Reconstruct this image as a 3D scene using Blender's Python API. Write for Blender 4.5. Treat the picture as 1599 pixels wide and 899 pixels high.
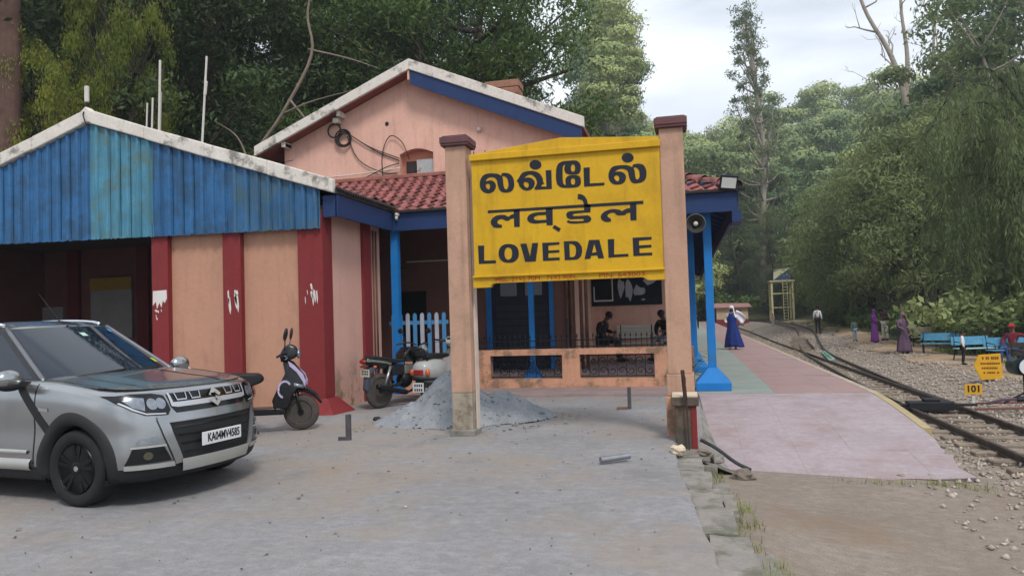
import bpy, math, random
import numpy as np
from mathutils import Vector, Matrix
PI = math.pi
sc = bpy.context.scene
for o in list(bpy.data.objects): bpy.data.objects.remove(o)
C = sc.collection

# ---------------------------------------------------------------- camera
PITCH, ROLL, YAW, HC = math.radians(2.1), math.radians(1.8), math.radians(13.0), 1.55
fw = Vector((-math.sin(YAW)*math.cos(PITCH), math.cos(YAW)*math.cos(PITCH), math.sin(PITCH)))
r0 = Vector((math.cos(YAW), math.sin(YAW), 0)); u0 = r0.cross(fw)
rr = r0*math.cos(ROLL) - u0*math.sin(ROLL); uu = r0*math.sin(ROLL) + u0*math.cos(ROLL)
cam = bpy.data.objects.new('camera', bpy.data.cameras.new('camera')); C.objects.link(cam)
cam.matrix_world = Matrix(((rr.x, uu.x, -fw.x, 0), (rr.y, uu.y, -fw.y, 0), (rr.z, uu.z, -fw.z, HC), (0, 0, 0, 1)))
cam.data.sensor_width = 36; cam.data.lens = 36*1160/1599
cam.data.clip_start = .05; cam.data.clip_end = 3000
sc.camera = cam

# ---------------------------------------------------------------- sky and sun (bright overcast)
SUN_EL, SUN_AZ = math.radians(52), math.radians(150)    # sun high behind the camera, veiled by cloud
w = bpy.data.worlds.new('World'); sc.world = w; w.use_nodes = True
nt = w.node_tree; nt.nodes.clear()
def wn(t, **k):
    n = nt.nodes.new(t)
    for a, b in k.items(): setattr(n, a, b)
    return n
wo = wn('ShaderNodeOutputWorld'); bg = wn('ShaderNodeBackground'); sky = wn('ShaderNodeTexSky', sky_type='NISHITA')
sky.sun_disc = False; sky.sun_elevation = SUN_EL; sky.sun_rotation = SUN_AZ; sky.altitude = 2190; sky.dust_density = 2.5
tc = wn('ShaderNodeTexCoord'); mp = wn('ShaderNodeMapping'); mp.inputs['Scale'].default_value = (1.0, 1.0, 2.4)
n1 = wn('ShaderNodeTexNoise'); n1.inputs['Scale'].default_value = 2.1; n1.inputs['Detail'].default_value = 7; n1.inputs['Roughness'].default_value = .5
n1.inputs['Distortion'].default_value = .35
cr = wn('ShaderNodeValToRGB')
cr.color_ramp.elements[0].position = .39; cr.color_ramp.elements[0].color = (4.0, 4.5, 5.2, 1)
cr.color_ramp.elements[1].position = .63; cr.color_ramp.elements[1].color = (8.4, 8.8, 9.3, 1)
mx = wn('ShaderNodeMix', data_type='RGBA'); mx.inputs[0].default_value = .93
L = nt.links.new
L(tc.outputs['Generated'], mp.inputs[0]); L(mp.outputs[0], n1.inputs['Vector']); L(n1.outputs['Fac'], cr.inputs[0])
L(sky.outputs[0], mx.inputs[6]); L(cr.outputs[0], mx.inputs[7]); L(mx.outputs[2], bg.inputs[0]); L(bg.outputs[0], wo.inputs[0])
bg.inputs[1].default_value = .1
sun = bpy.data.objects.new('sun', bpy.data.lights.new('sun', 'SUN')); C.objects.link(sun)
sun.data.energy = 1.5; sun.data.angle = math.radians(14); sun.data.color = (1, .96, .9)
sd = Vector((math.sin(SUN_AZ)*math.cos(SUN_EL), math.cos(SUN_AZ)*math.cos(SUN_EL), math.sin(SUN_EL)))
sun.rotation_euler = sd.to_track_quat('Z', 'Y').to_euler(); sun.location = (0, 0, 60)
sc.view_settings.view_transform = 'Standard'; sc.view_settings.look = 'None'
sc.view_settings.exposure = .68; sc.view_settings.gamma = 1; sc.view_settings.use_curve_mapping = False
sc.render.engine = 'CYCLES'; sc.cycles.use_denoising = True
sc.cycles.max_bounces = 5; sc.cycles.diffuse_bounces = 2; sc.cycles.glossy_bounces = 2; sc.cycles.transmission_bounces = 4; sc.cycles.transparent_max_bounces = 6

# ---------------------------------------------------------------- helpers
def srgb(r, g, b):
    f = lambda c: c/12.92 if c <= .04045 else ((c+.055)/1.055)**2.4
    return (f(r/255), f(g/255), f(b/255))
def lerp(a, b, t): return a+(b-a)*t
def ss(a, b, x):
    t = min(1, max(0, (x-a)/(b-a))); return t*t*(3-2*t)
MATS = {}
def M(name, col, rough=.75, var=.18, scale=3., bump=.15, bscale=60., metal=0., spec=.3, col2=None, c2scale=1.2, c2lo=.5, c2hi=.62, c2amt=.8,
      streak=0., grain=0., col3=None, c3s=(.9, .9, .9), c3amt=.5, world=True, coat=0., zlow=None, transmission=0., fine=.1, alpha=1.):
    if name in MATS: return MATS[name]
    m = bpy.data.materials.new(name); m.use_nodes = True; t = m.node_tree; P = t.nodes['Principled BSDF']; lk = t.links.new
    def nd(ty, **k):
        n = t.nodes.new(ty)
        for a, b in k.items(): setattr(n, a, b)
        return n
    if world: co = nd('ShaderNodeNewGeometry').outputs['Position']
    else: co = nd('ShaderNodeTexCoord').outputs['Object']
    def noise(s, detail=5, sc3=None, rough_=.6):
        n = nd('ShaderNodeTexNoise'); n.inputs['Scale'].default_value = s; n.inputs['Detail'].default_value = detail; n.inputs['Roughness'].default_value = rough_
        if sc3:
            mpp = nd('ShaderNodeMapping'); mpp.inputs['Scale'].default_value = sc3; lk(co, mpp.inputs[0]); lk(mpp.outputs[0], n.inputs['Vector'])
        else: lk(co, n.inputs['Vector'])
        return n.outputs['Fac']
    def mix(fac, a, b, bt='MIX'):
        n = nd('ShaderNodeMix', data_type='RGBA', blend_type=bt)
        for i, x in ((0, fac), (6, a), (7, b)):
            if hasattr(x, 'links'): lk(x, n.inputs[i])
            else: n.inputs[i].default_value = x
        return n.outputs[2]
    def ramp(f, lo, hi, amt=1.):
        n = nd('ShaderNodeMapRange'); n.inputs[1].default_value = lo; n.inputs[2].default_value = hi; n.inputs[4].default_value = amt; n.clamp = True
        lk(f, n.inputs[0]); return n.outputs[0]
    c = (*col, 1)
    lo = tuple(x*(1-var) for x in col)+(1,); hi = tuple(min(1, x*(1+var)) for x in col)+(1,)
    out = mix(ramp(noise(scale, 4), .3, .7), lo, hi)
    if fine: out = mix(ramp(noise(scale*14, 3), .35, .75, fine*2), out, tuple(x*.55 for x in col)+(1,))
    if grain: out = mix(ramp(noise(95, 2, (1, 1.0, 1)), .42, .62, grain), out, tuple(x*.5 for x in col)+(1,)); out = mix(ramp(noise(9, 4, (.6, 1.3, 1)), .52, .70, grain*.7), out, tuple(min(1, x*1.35) for x in col)+(1,))
    if streak: out = mix(ramp(noise(7, 4, (1, 1, .07)), .52, .72, streak), out, tuple(x*.45 for x in col)+(1,))
    if col2:
        f = ramp(noise(c2scale, 5, None, .68), c2lo, c2hi, c2amt)
        if zlow:
            sx = nd('ShaderNodeSeparateXYZ'); lk(co, sx.inputs[0])
            r_ = nd('ShaderNodeMapRange'); r_.inputs[1].default_value = zlow[0]; r_.inputs[2].default_value = zlow[1]; r_.inputs[3].default_value = 1; r_.inputs[4].default_value = 0; r_.clamp = True
            lk(sx.outputs[2], r_.inputs[0]); mu = nd('ShaderNodeMath', operation='MULTIPLY'); lk(f, mu.inputs[0]); lk(r_.outputs[0], mu.inputs[1]); f = mu.outputs[0]
        out = mix(f, out, (*col2, 1))
    if col3: out = mix(ramp(noise(1.7, 6, c3s, .7), .54, .70, c3amt), out, (*col3, 1))
    lk(out, P.inputs['Base Color']); P.inputs['Roughness'].default_value = rough; P.inputs['Metallic'].default_value = metal
    P.inputs['Specular IOR Level'].default_value = spec; P.inputs['Coat Weight'].default_value = coat; P.inputs['Coat Roughness'].default_value = .06
    P.inputs['Transmission Weight'].default_value = transmission; P.inputs['Alpha'].default_value = alpha
    if bump:
        b = nd('ShaderNodeBump'); b.inputs['Strength'].default_value = bump; b.inputs['Distance'].default_value = .02
        lk(noise(bscale, 2), b.inputs['Height']); lk(b.outputs[0], P.inputs['Normal'])
    MATS[name] = m; return m

class MB:
    def __init__(s): s.v = []; s.f = []
    def add(s, vs, fs):
        k = len(s.v); s.v += [tuple(p) for p in vs]; s.f += [tuple(i+k for i in f) for f in fs]; return s
    def box(s, x0, x1, y0, y1, z0, z1):
        return s.add([(x, y, z) for z in (z0, z1) for y in (y0, y1) for x in (x0, x1)],
                     [(0, 2, 3, 1), (4, 5, 7, 6), (0, 1, 5, 4), (2, 6, 7, 3), (0, 4, 6, 2), (1, 3, 7, 5)])
    def bar(s, a, b, wx, wz, up=(0, 0, 1)):
        a, b = Vector(a), Vector(b); d = (b-a).normalized(); u = Vector(up)
        if abs(d.dot(u)) > .98: u = Vector((0, 1, 0))
        x = d.cross(u).normalized(); u = x.cross(d)
        vs = [p+x*(wx/2*i)+u*(wz/2*j) for p in (a, b) for (i, j) in ((-1, -1), (1, -1), (1, 1), (-1, 1))]
        return s.add(vs, [(3, 2, 1, 0), (4, 5, 6, 7), (0, 1, 5, 4), (1, 2, 6, 5), (2, 3, 7, 6), (3, 0, 4, 7)])
    def tube(s, path, r, n=8, cap=True, squash=None):
        path = [Vector(p) for p in path]; k0 = len(s.v); N = len(path)
        rs = r if isinstance(r, (list, tuple)) else [r]*N
        prev = None
        for i, p in enumerate(path):
            d = (path[min(i+1, N-1)]-path[max(i-1, 0)]).normalized()
            if prev is None:
                u = Vector((0, 0, 1)) if abs(d.z) < .9 else Vector((1, 0, 0)); u = (u-d*u.dot(d)).normalized()
            else:
                u = prev-d*prev.dot(d); u = u.normalized() if u.length > 1e-6 else d.orthogonal().normalized()
            prev = u; v = d.cross(u)
            for j in range(n):
                a = 2*PI*j/n; s.v.append(tuple(p+(u*math.cos(a)+v*math.sin(a))*rs[i]))
        for i in range(N-1):
            for j in range(n):
                a, b = k0+i*n+j, k0+i*n+(j+1) % n; s.f.append((a, b, b+n, a+n))
        if cap: s.f.append(tuple(k0+j for j in reversed(range(n)))); s.f.append(tuple(k0+(N-1)*n+j for j in range(n)))
        return s
    def lathe(s, prof, n=24, o=(0, 0, 0), axis='z', close=False):
        k0 = len(s.v); m = len(prof)
        for (r, h) in prof:
            for j in range(n):
                a = 2*PI*j/n; c, q = r*math.cos(a), r*math.sin(a)
                p = {'z': (c, q, h), 'y': (c, h, q), 'x': (h, c, q)}[axis]
                s.v.append((o[0]+p[0], o[1]+p[1], o[2]+p[2]))
        for i in range(m if close else m-1):
            for j in range(n):
                a, b = k0+i*n+j, k0+i*n+(j+1) % n; c = k0+((i+1) % m)*n
                s.f.append((a, b, c+(j+1) % n, c+j))
        if not close:
            s.f.append(tuple(k0+j for j in range(n))); s.f.append(tuple(k0+(m-1)*n+j for j in range(n)))
        return s
    def prism(s, poly, fn, w0, w1):
        n = len(poly); vs = [fn(u, v, w0) for u, v in poly]+[fn(u, v, w1) for u, v in poly]
        return s.add(vs, [tuple(range(n-1, -1, -1)), tuple(range(n, 2*n))]+[(i, (i+1) % n, n+(i+1) % n, n+i) for i in range(n)])
    def ell(s, c, r, n=14, m=9, rot=None):
        k0 = len(s.v); R = rot or Matrix.Identity(3); c = Vector(c)
        for i in range(1, m):
            t = PI*i/m
            for j in range(n):
                a = 2*PI*j/n; s.v.append(tuple(c+R@Vector((r[0]*math.sin(t)*math.cos(a), r[1]*math.sin(t)*math.sin(a), r[2]*math.cos(t)))))
        s.v.append(tuple(c+R@Vector((0, 0, r[2])))); s.v.append(tuple(c-R@Vector((0, 0, r[2])))); T, B = len(s.v)-2, len(s.v)-1
        for i in range(m-2):
            for j in range(n):
                a, b = k0+i*n+j, k0+i*n+(j+1) % n; s.f.append((a, a+n, b+n, b))
        for j in range(n):
            s.f.append((T, k0+j, k0+(j+1) % n)); s.f.append((B, k0+(m-2)*n+(j+1) % n, k0+(m-2)*n+j))
        return s
    def loft(s, rings, cap=True, closed=True):
        k0 = len(s.v); n = len(rings[0])
        for r_ in rings: s.v += [tuple(p) for p in r_]
        for i in range(len(rings)-1):
            for j in range(n if closed else n-1):
                a, b = k0+i*n+j, k0+i*n+(j+1) % n; s.f.append((a, b, b+n, a+n))
        if cap and closed: s.f.append(tuple(k0+j for j in reversed(range(n)))); s.f.append(tuple(k0+(len(rings)-1)*n+j for j in range(n)))
        return s
    def xf(s, mat):
        s.v = [tuple(mat@Vector(p)) for p in s.v]; return s
    def build(s, name, mat, parent=None, smooth=False, bevel=0., seg=2, world=False, auto=None, sub=0):
        off = Vector((0, 0, 0))
        if world and parent is not None:
            q = parent
            while q is not None: off = off+q.location; q = q.parent
        me = bpy.data.meshes.new(name); me.from_pydata([tuple(Vector(p)-off) for p in s.v] if off.length else s.v, [], s.f)
        me.materials.append(mat)
        o = link(name, me, parent)
        if smooth: me.shade_smooth()
        if auto is not None: me.set_sharp_from_angle(angle=math.radians(auto))
        if bevel:
            md = o.modifiers.new('bevel', 'BEVEL'); md.width = bevel; md.segments = seg; md.limit_method = 'ANGLE'; md.angle_limit = math.radians(35)
        if sub:
            md = o.modifiers.new('sub', 'SUBSURF'); md.levels = sub; md.render_levels = sub
        return o
def link(name, me, parent=None, loc=None):
    o = bpy.data.objects.new(name, me); C.objects.link(o)
    if parent is not None: o.parent = parent
    if loc is not None: o.location = loc
    return o
def tag(o, label, cat, group=None, kind=None):
    o['label'] = label
    if cat: o['category'] = cat
    if group: o['group'] = group
    if kind: o['kind'] = kind
    return o
def thing(name, label, cat, loc=(0, 0, 0), rz=0., group=None):
    o = bpy.data.objects.new(name, None); C.objects.link(o); o.location = loc; o.rotation_euler = (0, 0, rz); o.empty_display_size = .2
    return tag(o, label, cat, group)
def struct(o, label=None):
    o['kind'] = 'structure'
    if label: o['label'] = label
    return o
def copy_tree(o, parent=None):
    c = o.copy(); C.objects.link(c)
    if parent is not None: c.parent = parent
    for ch in [x for x in bpy.data.objects if x.parent == o]: copy_tree(ch, c)
    return c
def np_mesh(name, V, Fq, mat, nper=4):
    me = bpy.data.meshes.new(name); V = np.ascontiguousarray(V, dtype=np.float32); Fq = np.ascontiguousarray(Fq, dtype=np.int32)
    me.vertices.add(len(V)); me.vertices.foreach_set('co', V.ravel()); me.loops.add(Fq.size); me.loops.foreach_set('vertex_index', Fq.ravel())
    me.polygons.add(len(Fq)); me.polygons.foreach_set('loop_start', np.arange(0, Fq.size, nper, dtype=np.int32))
    me.update(calc_edges=True); me.materials.append(mat); return me
def bake(o):
    dg = bpy.context.evaluated_depsgraph_get(); me = bpy.data.meshes.new_from_object(o.evaluated_get(dg)); return me
def curve_mesh(loops, depth):
    cu = bpy.data.curves.new('c', 'CURVE'); cu.dimensions = '2D'; cu.fill_mode = 'BOTH'; cu.extrude = depth/2
    for lp in loops:
        sp = cu.splines.new('POLY'); sp.points.add(len(lp)-1); sp.use_cyclic_u = True
        for p, q in zip(sp.points, lp): p.co = (q[0], q[1], 0, 1)
    o = bpy.data.objects.new('c', cu); C.objects.link(o); me = bake(o); bpy.data.objects.remove(o); return me
def text_mesh(s, size, depth, bold=0.):
    cu = bpy.data.curves.new('t', 'FONT'); cu.body = s; cu.size = size; cu.extrude = depth/2; cu.offset = bold; cu.align_x = 'CENTER'; cu.align_y = 'CENTER'
    cu.resolution_u = 3
    o = bpy.data.objects.new('t', cu); C.objects.link(o); me = bake(o); bpy.data.objects.remove(o); return me
def plate_xf(origin, ux, uz):      # maps 2D mesh (x,y,depth) into the plane spanned by ux, uz
    ux, uz = Vector(ux).normalized(), Vector(uz).normalized(); n = ux.cross(uz)
    return Matrix(((ux.x, uz.x, n.x, origin[0]), (ux.y, uz.y, n.y, origin[1]), (ux.z, uz.z, n.z, origin[2]), (0, 0, 0, 1)))
def flat(name, me, mat, parent, mtx):
    me.transform(mtx); me.materials.clear(); me.materials.append(mat); me.update(); return link(name, me, parent)
def smoothloop(p, k=4):
    n = len(p); out = []
    for i in range(n):
        a, b, c, d = [np.array(p[(i+j-1) % n], float) for j in range(4)]
        for t in np.arange(k)/k:
            out.append(tuple(.5*((2*b)+(c-a)*t+(2*a-5*b+4*c-d)*t*t+(3*b-a-3*c+d)*t**3)))
    return out
def spline(p, k=6):
    p = [np.array(q, float) for q in p]; p = [2*p[0]-p[1]]+p+[2*p[-1]-p[-2]]; out = []
    for i in range(1, len(p)-2):
        a, b, c, d = p[i-1:i+3]
        for t in np.arange(k)/k: out.append(tuple(.5*((2*b)+(c-a)*t+(2*a-5*b+4*c-d)*t*t+(3*b-a-3*c+d)*t**3)))
    out.append(tuple(p[-2])); return out
def clip_cell(poly, x0, x1, y0, y1):
    def cut(P, ins, itx):
        o = []
        for i in range(len(P)):
            a, b = P[i-1], P[i]
            if ins(b):
                if not ins(a): o.append(itx(a, b))
                o.append(b)
            elif ins(a): o.append(itx(a, b))
        return o
    def ix(c): return lambda a, b: (c, a[1]+(b[1]-a[1])*(c-a[0])/(b[0]-a[0]))
    def iy(c): return lambda a, b: (a[0]+(b[0]-a[0])*(c-a[1])/(b[1]-a[1]), c)
    P = poly
    for ins, it in ((lambda p: p[0] >= x0, ix(x0)), (lambda p: p[0] <= x1, ix(x1)), (lambda p: p[1] >= y0, iy(y0)), (lambda p: p[1] <= y1, iy(y1))):
        if not P: break
        P = cut(P, ins, it)
    return P
def decal(mb, poly, fn, cell=.05):
    xs = [p[0] for p in poly]; ys = [p[1] for p in poly]
    for i in range(int(math.floor(min(xs)/cell)), int(math.ceil(max(xs)/cell))):
        for j in range(int(math.floor(min(ys)/cell)), int(math.ceil(max(ys)/cell))):
            q = clip_cell(poly, i*cell, (i+1)*cell, j*cell, (j+1)*cell)
            if len(q) >= 3: mb.add([fn(*p) for p in q], [tuple(range(len(q)))])
    return mb

# ================================================================ SETTING: terrain, courtyard, platform
rng = np.random.default_rng(5); random.seed(7)
BR = spline([(5.0, 16.5), (5.05, 20), (5.32, 26.3), (5.85, 36.2), (6.55, 43), (7.15, 47.5), (8.0, 54), (8.8, 62), (9.25, 72), (9.35, 85), (9.0, 102), (8.5, 122)], 8)
def brx(y):
    if y <= 16.5 or y >= 121.9: return 5.0 if y < 20 else 8.5
    for a, b in zip(BR, BR[1:]):
        if a[1] <= y <= b[1]: return lerp(a[0], b[0], (y-a[1])/(b[1]-a[1]))
    return 5.0
def lift(X, Y): return .42*ss(34, 48, Y)*ss(5.6, 7.5, X)+.15*ss(48, 75, Y)
def zr(X, Y):
    e = max(6.4, brx(Y)+1.05); z = lerp(-.76, -.53, ss(e, e+1.9, X))
    return z+lift(X, Y)
def terrain(X, Y):
    z = -.8 if X < 3.2 else zr(X, Y)-.03
    if X < 3.2 and Y > 20: z += lift(8, Y)*ss(40, 80, Y)
    b = 0.
    if X < -3: b = .40*max(0, Y-29)*ss(-3, -9, X)
    b += .35*max(0, -19-X)*ss(0, 14, Y)
    if X > 12: b += .26*(min(X, 40)-12)*ss(18, 45, Y)*ss(12, 18, X)*(1-.6*ss(90, 130, Y))
    b += max(0, Y-104)*(.235+.035*ss(5, 30, X))
    return z+min(b, 37+.15*max(-20, min(X, 75))+2*math.sin(X*.05))
xs = [-300, -220, -160, -120, -90, -70, -55, -45, -36, -30, -26, -22, -19, -16, -13, -10, -7, -5, -3, 0, 1.5, 3.0, 3.3, 4, 5, 5.6, 6.2, 6.8, 7.4, 8, 8.6, 9.5, 10.5, 12, 13.5, 15, 17, 20, 24, 29, 35, 42, 50, 60, 75, 90, 120, 160, 220, 320]
ys = [-200, -90, -40, -15, -5, 0, 4, 7, 9, 11, 13, 15, 17, 19, 21, 24, 27, 29, 32, 35, 38, 42, 46, 50, 55, 60, 66, 72, 80, 90, 100, 104, 110, 120, 132, 145, 160, 180, 200, 225, 250, 280, 320, 380, 460, 600]
mb = MB(); mb.loft([[(x, y, terrain(x, y)) for x in xs] for y in ys], cap=False, closed=False)
mt_terrain = M('leaf_litter_soil', srgb(84, 82, 56), .95, .25, .7, .5, 9, col2=srgb(66, 80, 44), c2scale=.35, c2lo=.5, c2hi=.6, c2amt=.75, fine=.3)
struct(mb.build('ground', mt_terrain, smooth=True))

# courtyard: dusty worn concrete with a ragged edge
def edge_x(Y):
    P = [(-40, 1.6), (0, .58), (2.5, .36), (4.5, .19), (6.2, .03), (7.9, -.12), (8.8, -.15), (9.3, .16), (9.7, .19), (14, .2), (40, .2)]
    for (a, b), (c, d) in zip(P, P[1:]):
        if a <= Y <= c: return lerp(b, d, (Y-a)/(c-a))
    return .2
ax = [-60, -45, -32, -24, -19, -16.5]+list(np.arange(-15, -.25, .16)); ay = [-40, -22, -10, -5, -2]+list(np.arange(0, 15.2, .16))+[17, 20, 26]
def cz(x, y): return .012*math.sin(x*1.3+y*.7)+.009*math.sin(y*2.1-x*.6+1)+.006*math.sin(3.1*x+2.3*y)+(.02*ss(-1.2, 0, x))
rows = []
for y in ay:
    e = edge_x(y)+random.uniform(-.014, .014)*(1 if y < 9 else .1)
    r_ = [(x, y, cz(x, y) if abs(x) < 16 else 0) for x in ax]+[(e-.10, y, cz(e, y)-.005), (e-.02, y, cz(e, y)-.02), (e+random.uniform(-.01, .012), y, -.07), (e+.02, y, -.55)]
    rows.append(r_)
mt_court = M('dusty_concrete', srgb(145, 143, 144), .92, .13, .8, .35, 26, col2=srgb(146, 131, 116), c2scale=.36, c2lo=.46, c2hi=.66, c2amt=.85, fine=.25, grain=.45, col3=srgb(112, 109, 108), c3s=(.8, .55, 1), c3amt=.6)
struct(MB().loft(rows, cap=False, closed=False).build('courtyard', mt_court, smooth=True, auto=45))

# kerb stones below the courtyard edge
mt_kerb = M('old_kerb_concrete', srgb(138, 132, 126), .95, .25, 3, .5, 30, col2=srgb(80, 84, 60), c2scale=2.5, c2lo=.5, c2hi=.62, c2amt=.6)
kerb = struct(MB().box(-.2, .9, -6, 9.0, -.9, -.5).build('kerb', mt_kerb))
def stone_block(x0, x1, y0, y1, z0, z1, j=.012):
    m_ = MB(); n = 3
    top = [[(lerp(x0, x1, i/2)+random.uniform(-j, j), lerp(y0, y1, k/n)+random.uniform(-j, j)*.5, z1+random.uniform(-j, j)*.7) for i in range(3)] for k in range(n+1)]
    m_.loft(top, cap=False, closed=False)
    rim = top[0]+[r[-1] for r in top[1:]]+top[-1][-2::-1]+[r[0] for r in top[-2:0:-1]]
    m_.loft([rim, [(p[0], p[1], z0) for p in rim]], cap=False); return m_
y = -1.5
while y < 8.7:
    l = random.uniform(.5, .95); e = edge_x(y+l/2)
    stone_block(e-.03, e+.25, y, y+l-.015, -.6, -.045+random.uniform(-.012, .01)).build('kerb_stone', mt_kerb, kerb, smooth=True, auto=40)
    if random.random() < .85: stone_block(e+.265, e+.41+random.uniform(-.02, .03), y+.1, y+l+.07, -.6, -.17+random.uniform(-.03, .02), .02).build('kerb_stone', mt_kerb, kerb, smooth=True, auto=40)
    y += l

# lower bare earth in front of the ramp
def dz(x, y): return -.30-.10*ss(.4, 3.5, x)-.22*ss(2.8, 4.6, x)+.10*ss(1.0, .45, x)*ss(9, 6, y)+.012*math.sin(2*x+y)+.010*math.sin(3.3*y-x)
rows = [[(x, yy, dz(x, yy)) for x in np.arange(.2, 5.2, .14)] for yy in np.arange(-5, 9.4, .14)]
mt_earth = M('trodden_earth', srgb(142, 130, 119), .95, .16, .9, .45, 30, col2=srgb(128, 108, 90), c2scale=.8, c2lo=.5, c2hi=.66, c2amt=.7, fine=.28, grain=.5)
struct(MB().loft(rows, cap=False, closed=False).build('earth_path', mt_earth, smooth=True))

# platform
mt_bed = M('platform_concrete', srgb(146, 128, 126), .9, .15, 3, .2)
mt_pink = M('pink_paving', srgb(170, 156, 159), .8, .10, .9, .12, 40, col2=srgb(146, 124, 122), c2scale=1.3, c2lo=.47, c2hi=.66, c2amt=.75, fine=.2, grain=.35, col3=srgb(128, 118, 116), c3s=(1.2, .8, 1), c3amt=.5)
mt_rose = M('rose_paving', srgb(158, 131, 127), .8, .10, 1.1, .12, 40, col2=srgb(150, 128, 124), c2scale=1.4, c2lo=.5, c2hi=.66, c2amt=.5, fine=.12)
mt_green = M('green_paving', srgb(140, 149, 142), .8, .10, 1.2, .12, 40, col2=srgb(166, 150, 146), c2scale=1.0, c2lo=.52, c2hi=.66, c2amt=.6)
mt_cream = M('cream_edge', srgb(176, 160, 142), .85, .12, 2, .15, col2=srgb(150, 135, 120), c2scale=3, c2amt=.7)
mt_yel_edge = M('yellow_edge', srgb(172, 156, 116), .85, .15, 2, .15, col2=srgb(160, 140, 115), c2scale=4, c2amt=.8)
pl = struct(MB().box(-12, 3.13, 13.74, 96, -.9, .0475).build('platform', mt_bed))
cols = [(-1.75, -1.1, mt_rose), (-1.1, -.45, mt_rose), (-.45, .2, mt_green), (.2, .85, mt_green), (.85, 1.5, mt_green), (1.5, 2.0, mt_rose), (2.0, 2.48, mt_rose), (2.48, 3.025, mt_rose)]
for ci, (x0, x1, mt) in enumerate(cols):
    pm = None
    for k in range(24 if ci > 2 else 12):
        if ci < 3 and k == 0: continue
        yy = 13.76+k*.9
        if pm is None:
            o = MB().box(0, x1-x0-.0015, 0, .8985, -.06, 0).build('paving_slab', mt, pl); pm = o.data
            md = o.modifiers
        else: o = link('paving_slab', pm, pl)
        o.location = (x0, yy, .05+random.uniform(-.002, .002)); o.rotation_euler = (random.uniform(-.002, .002), random.uniform(-.002, .002), 0)
MB().box(-.45, 1.5, 35.37, 96, -.02, .05).build('walkway', mt_green, pl); MB().box(1.504, 3.025, 35.37, 96, -.02, .05).build('walkway', mt_rose, pl)
for k in range(18):
    o = MB().box(3.03, 3.16, 13.76+k*1.6, 13.76+k*1.6+1.592, -.1, .055).build('edge_stone', mt_cream, pl, bevel=.012, seg=2)
MB().box(3.03, 3.16, 42.6, 96, -.1, .055).build('edge_stone', mt_cream, pl)
MB().box(3.05, 3.128, 13.72, 96, -.8, -.1).build('platform_face', mt_kerb, pl)
# ramp at the near end
def rz_(y): return .05-.40*(max(0, 13.74-y)/5.05)**1.35
ramp = [(.19, 13.7), (.24, 11.7), (.30, 10.2), (.40, 9.2), (.52, 8.72), (.75, 8.64), (1.4, 8.70), (1.9, 8.70), (2.3, 8.82), (2.55, 8.80), (2.96, 8.88), (2.90, 9.25), (2.99, 9.7), (2.93, 9.75), (3.02, 10.4), (3.03, 10.95), (3.13, 12.0), (3.13, 13.7)]
rp = struct(MB().add([(x, y, rz_(y)-.004) for x, y in ramp]+[(x, y, -.95) for x, y in ramp], [tuple(range(len(ramp))), *[(i, (i+1) % len(ramp), len(ramp)+(i+1) % len(ramp), len(ramp)+i) for i in range(len(ramp))]]).build('platform_ramp', mt_bed))
for i in range(5):
    for j in range(8):
        x0, y0 = .0+i*.64, 8.6+j*.64
        q = clip_cell(ramp, x0+.0006, min(x0+.6394, 3.03), y0+.0006, y0+.6394)
        if len(q) < 3: continue
        a_ = sum(q[k-1][0]*q[k][1]-q[k][0]*q[k-1][1] for k in range(len(q)))
        if abs(a_) < .01: continue
        dzr = random.uniform(-.0015, .0015)
        MB().add([(x, y, rz_(y)+dzr) for x, y in q]+[(x, y, rz_(y)-.05) for x, y in q], [tuple(range(len(q))), *[(k, (k+1) % len(q), len(q)+(k+1) % len(q), len(q)+k) for k in range(len(q))]]).build('paving_slab', mt_pink, rp)
for k in range(3):
    y0 = 10.95+k*.92; y1 = y0+.91
    MB().add([(x, y, z) for z0 in (-.12, .006) for x, y, z in ((3.035, y0, rz_(y0)+z0), (3.15, y0, rz_(y0)+z0), (3.15, y1, rz_(y1)+z0), (3.035, y1, rz_(y1)+z0))],
             [(0, 1, 2, 3), (4, 5, 6, 7), (0, 1, 5, 4), (1, 2, 6, 5), (2, 3, 7, 6), (3, 0, 4, 7)]).build('edge_stone', mt_yel_edge, rp)

rows = []
def ramp_left(y): return float(np.interp(y, [8.64, 8.72, 9.2, 10.2, 11.7, 13.7], [.72, .52, .40, .30, .24, .19]))
for yy in np.arange(8.62, 13.72, .17):
    a_, b_ = edge_x(yy)-.06, ramp_left(yy)+.02; za = -.012 if yy > 9.2 else -.06; j_ = lambda: random.uniform(-.012, .008)
    rows.append([(a_, yy, za), (lerp(a_, b_, .35), yy, lerp(za, rz_(yy), .3)-.006+j_()), (lerp(a_, b_, .7), yy, lerp(za, rz_(yy), .7)-.01+j_()), (b_, yy, rz_(yy)-.006)])
MB().loft(rows, cap=False, closed=False).build('cement_fill', mt_kerb, kerb, smooth=True)
# ---------------------------------------------------------------- ballast and stones
mt_stone = M('ballast_stone', srgb(172, 160, 148), .9, .45, 7, .3, 40, col2=srgb(134, 118, 104), c2scale=5, c2lo=.48, c2hi=.6, c2amt=.8)
mt_ballast = M('ballast_bed', srgb(146, 134, 122), .95, .4, 9, .9, 30, col2=srgb(150, 136, 122), c2scale=1.2, c2lo=.45, c2hi=.6, c2amt=.5, fine=.5)
def bz(x, y): return zr(x, y)-.01+.02*math.sin(5*x+3*y)*math.sin(4*y)
bx_ = list(np.arange(3.14, 9.0, .3)); by_ = list(np.arange(2, 50, .4))+list(np.arange(50, 130, 2))
def bedge(y): return max(8.3, brx(y)+2.0)+.35*math.sin(y*.6)
rows = [[(lerp(3.14, bedge(yy), i/19), yy, bz(lerp(3.14, bedge(yy), i/19), yy) if i < 19 else terrain(bedge(yy), yy)-.05) for i in range(20)] for yy in by_]
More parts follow.
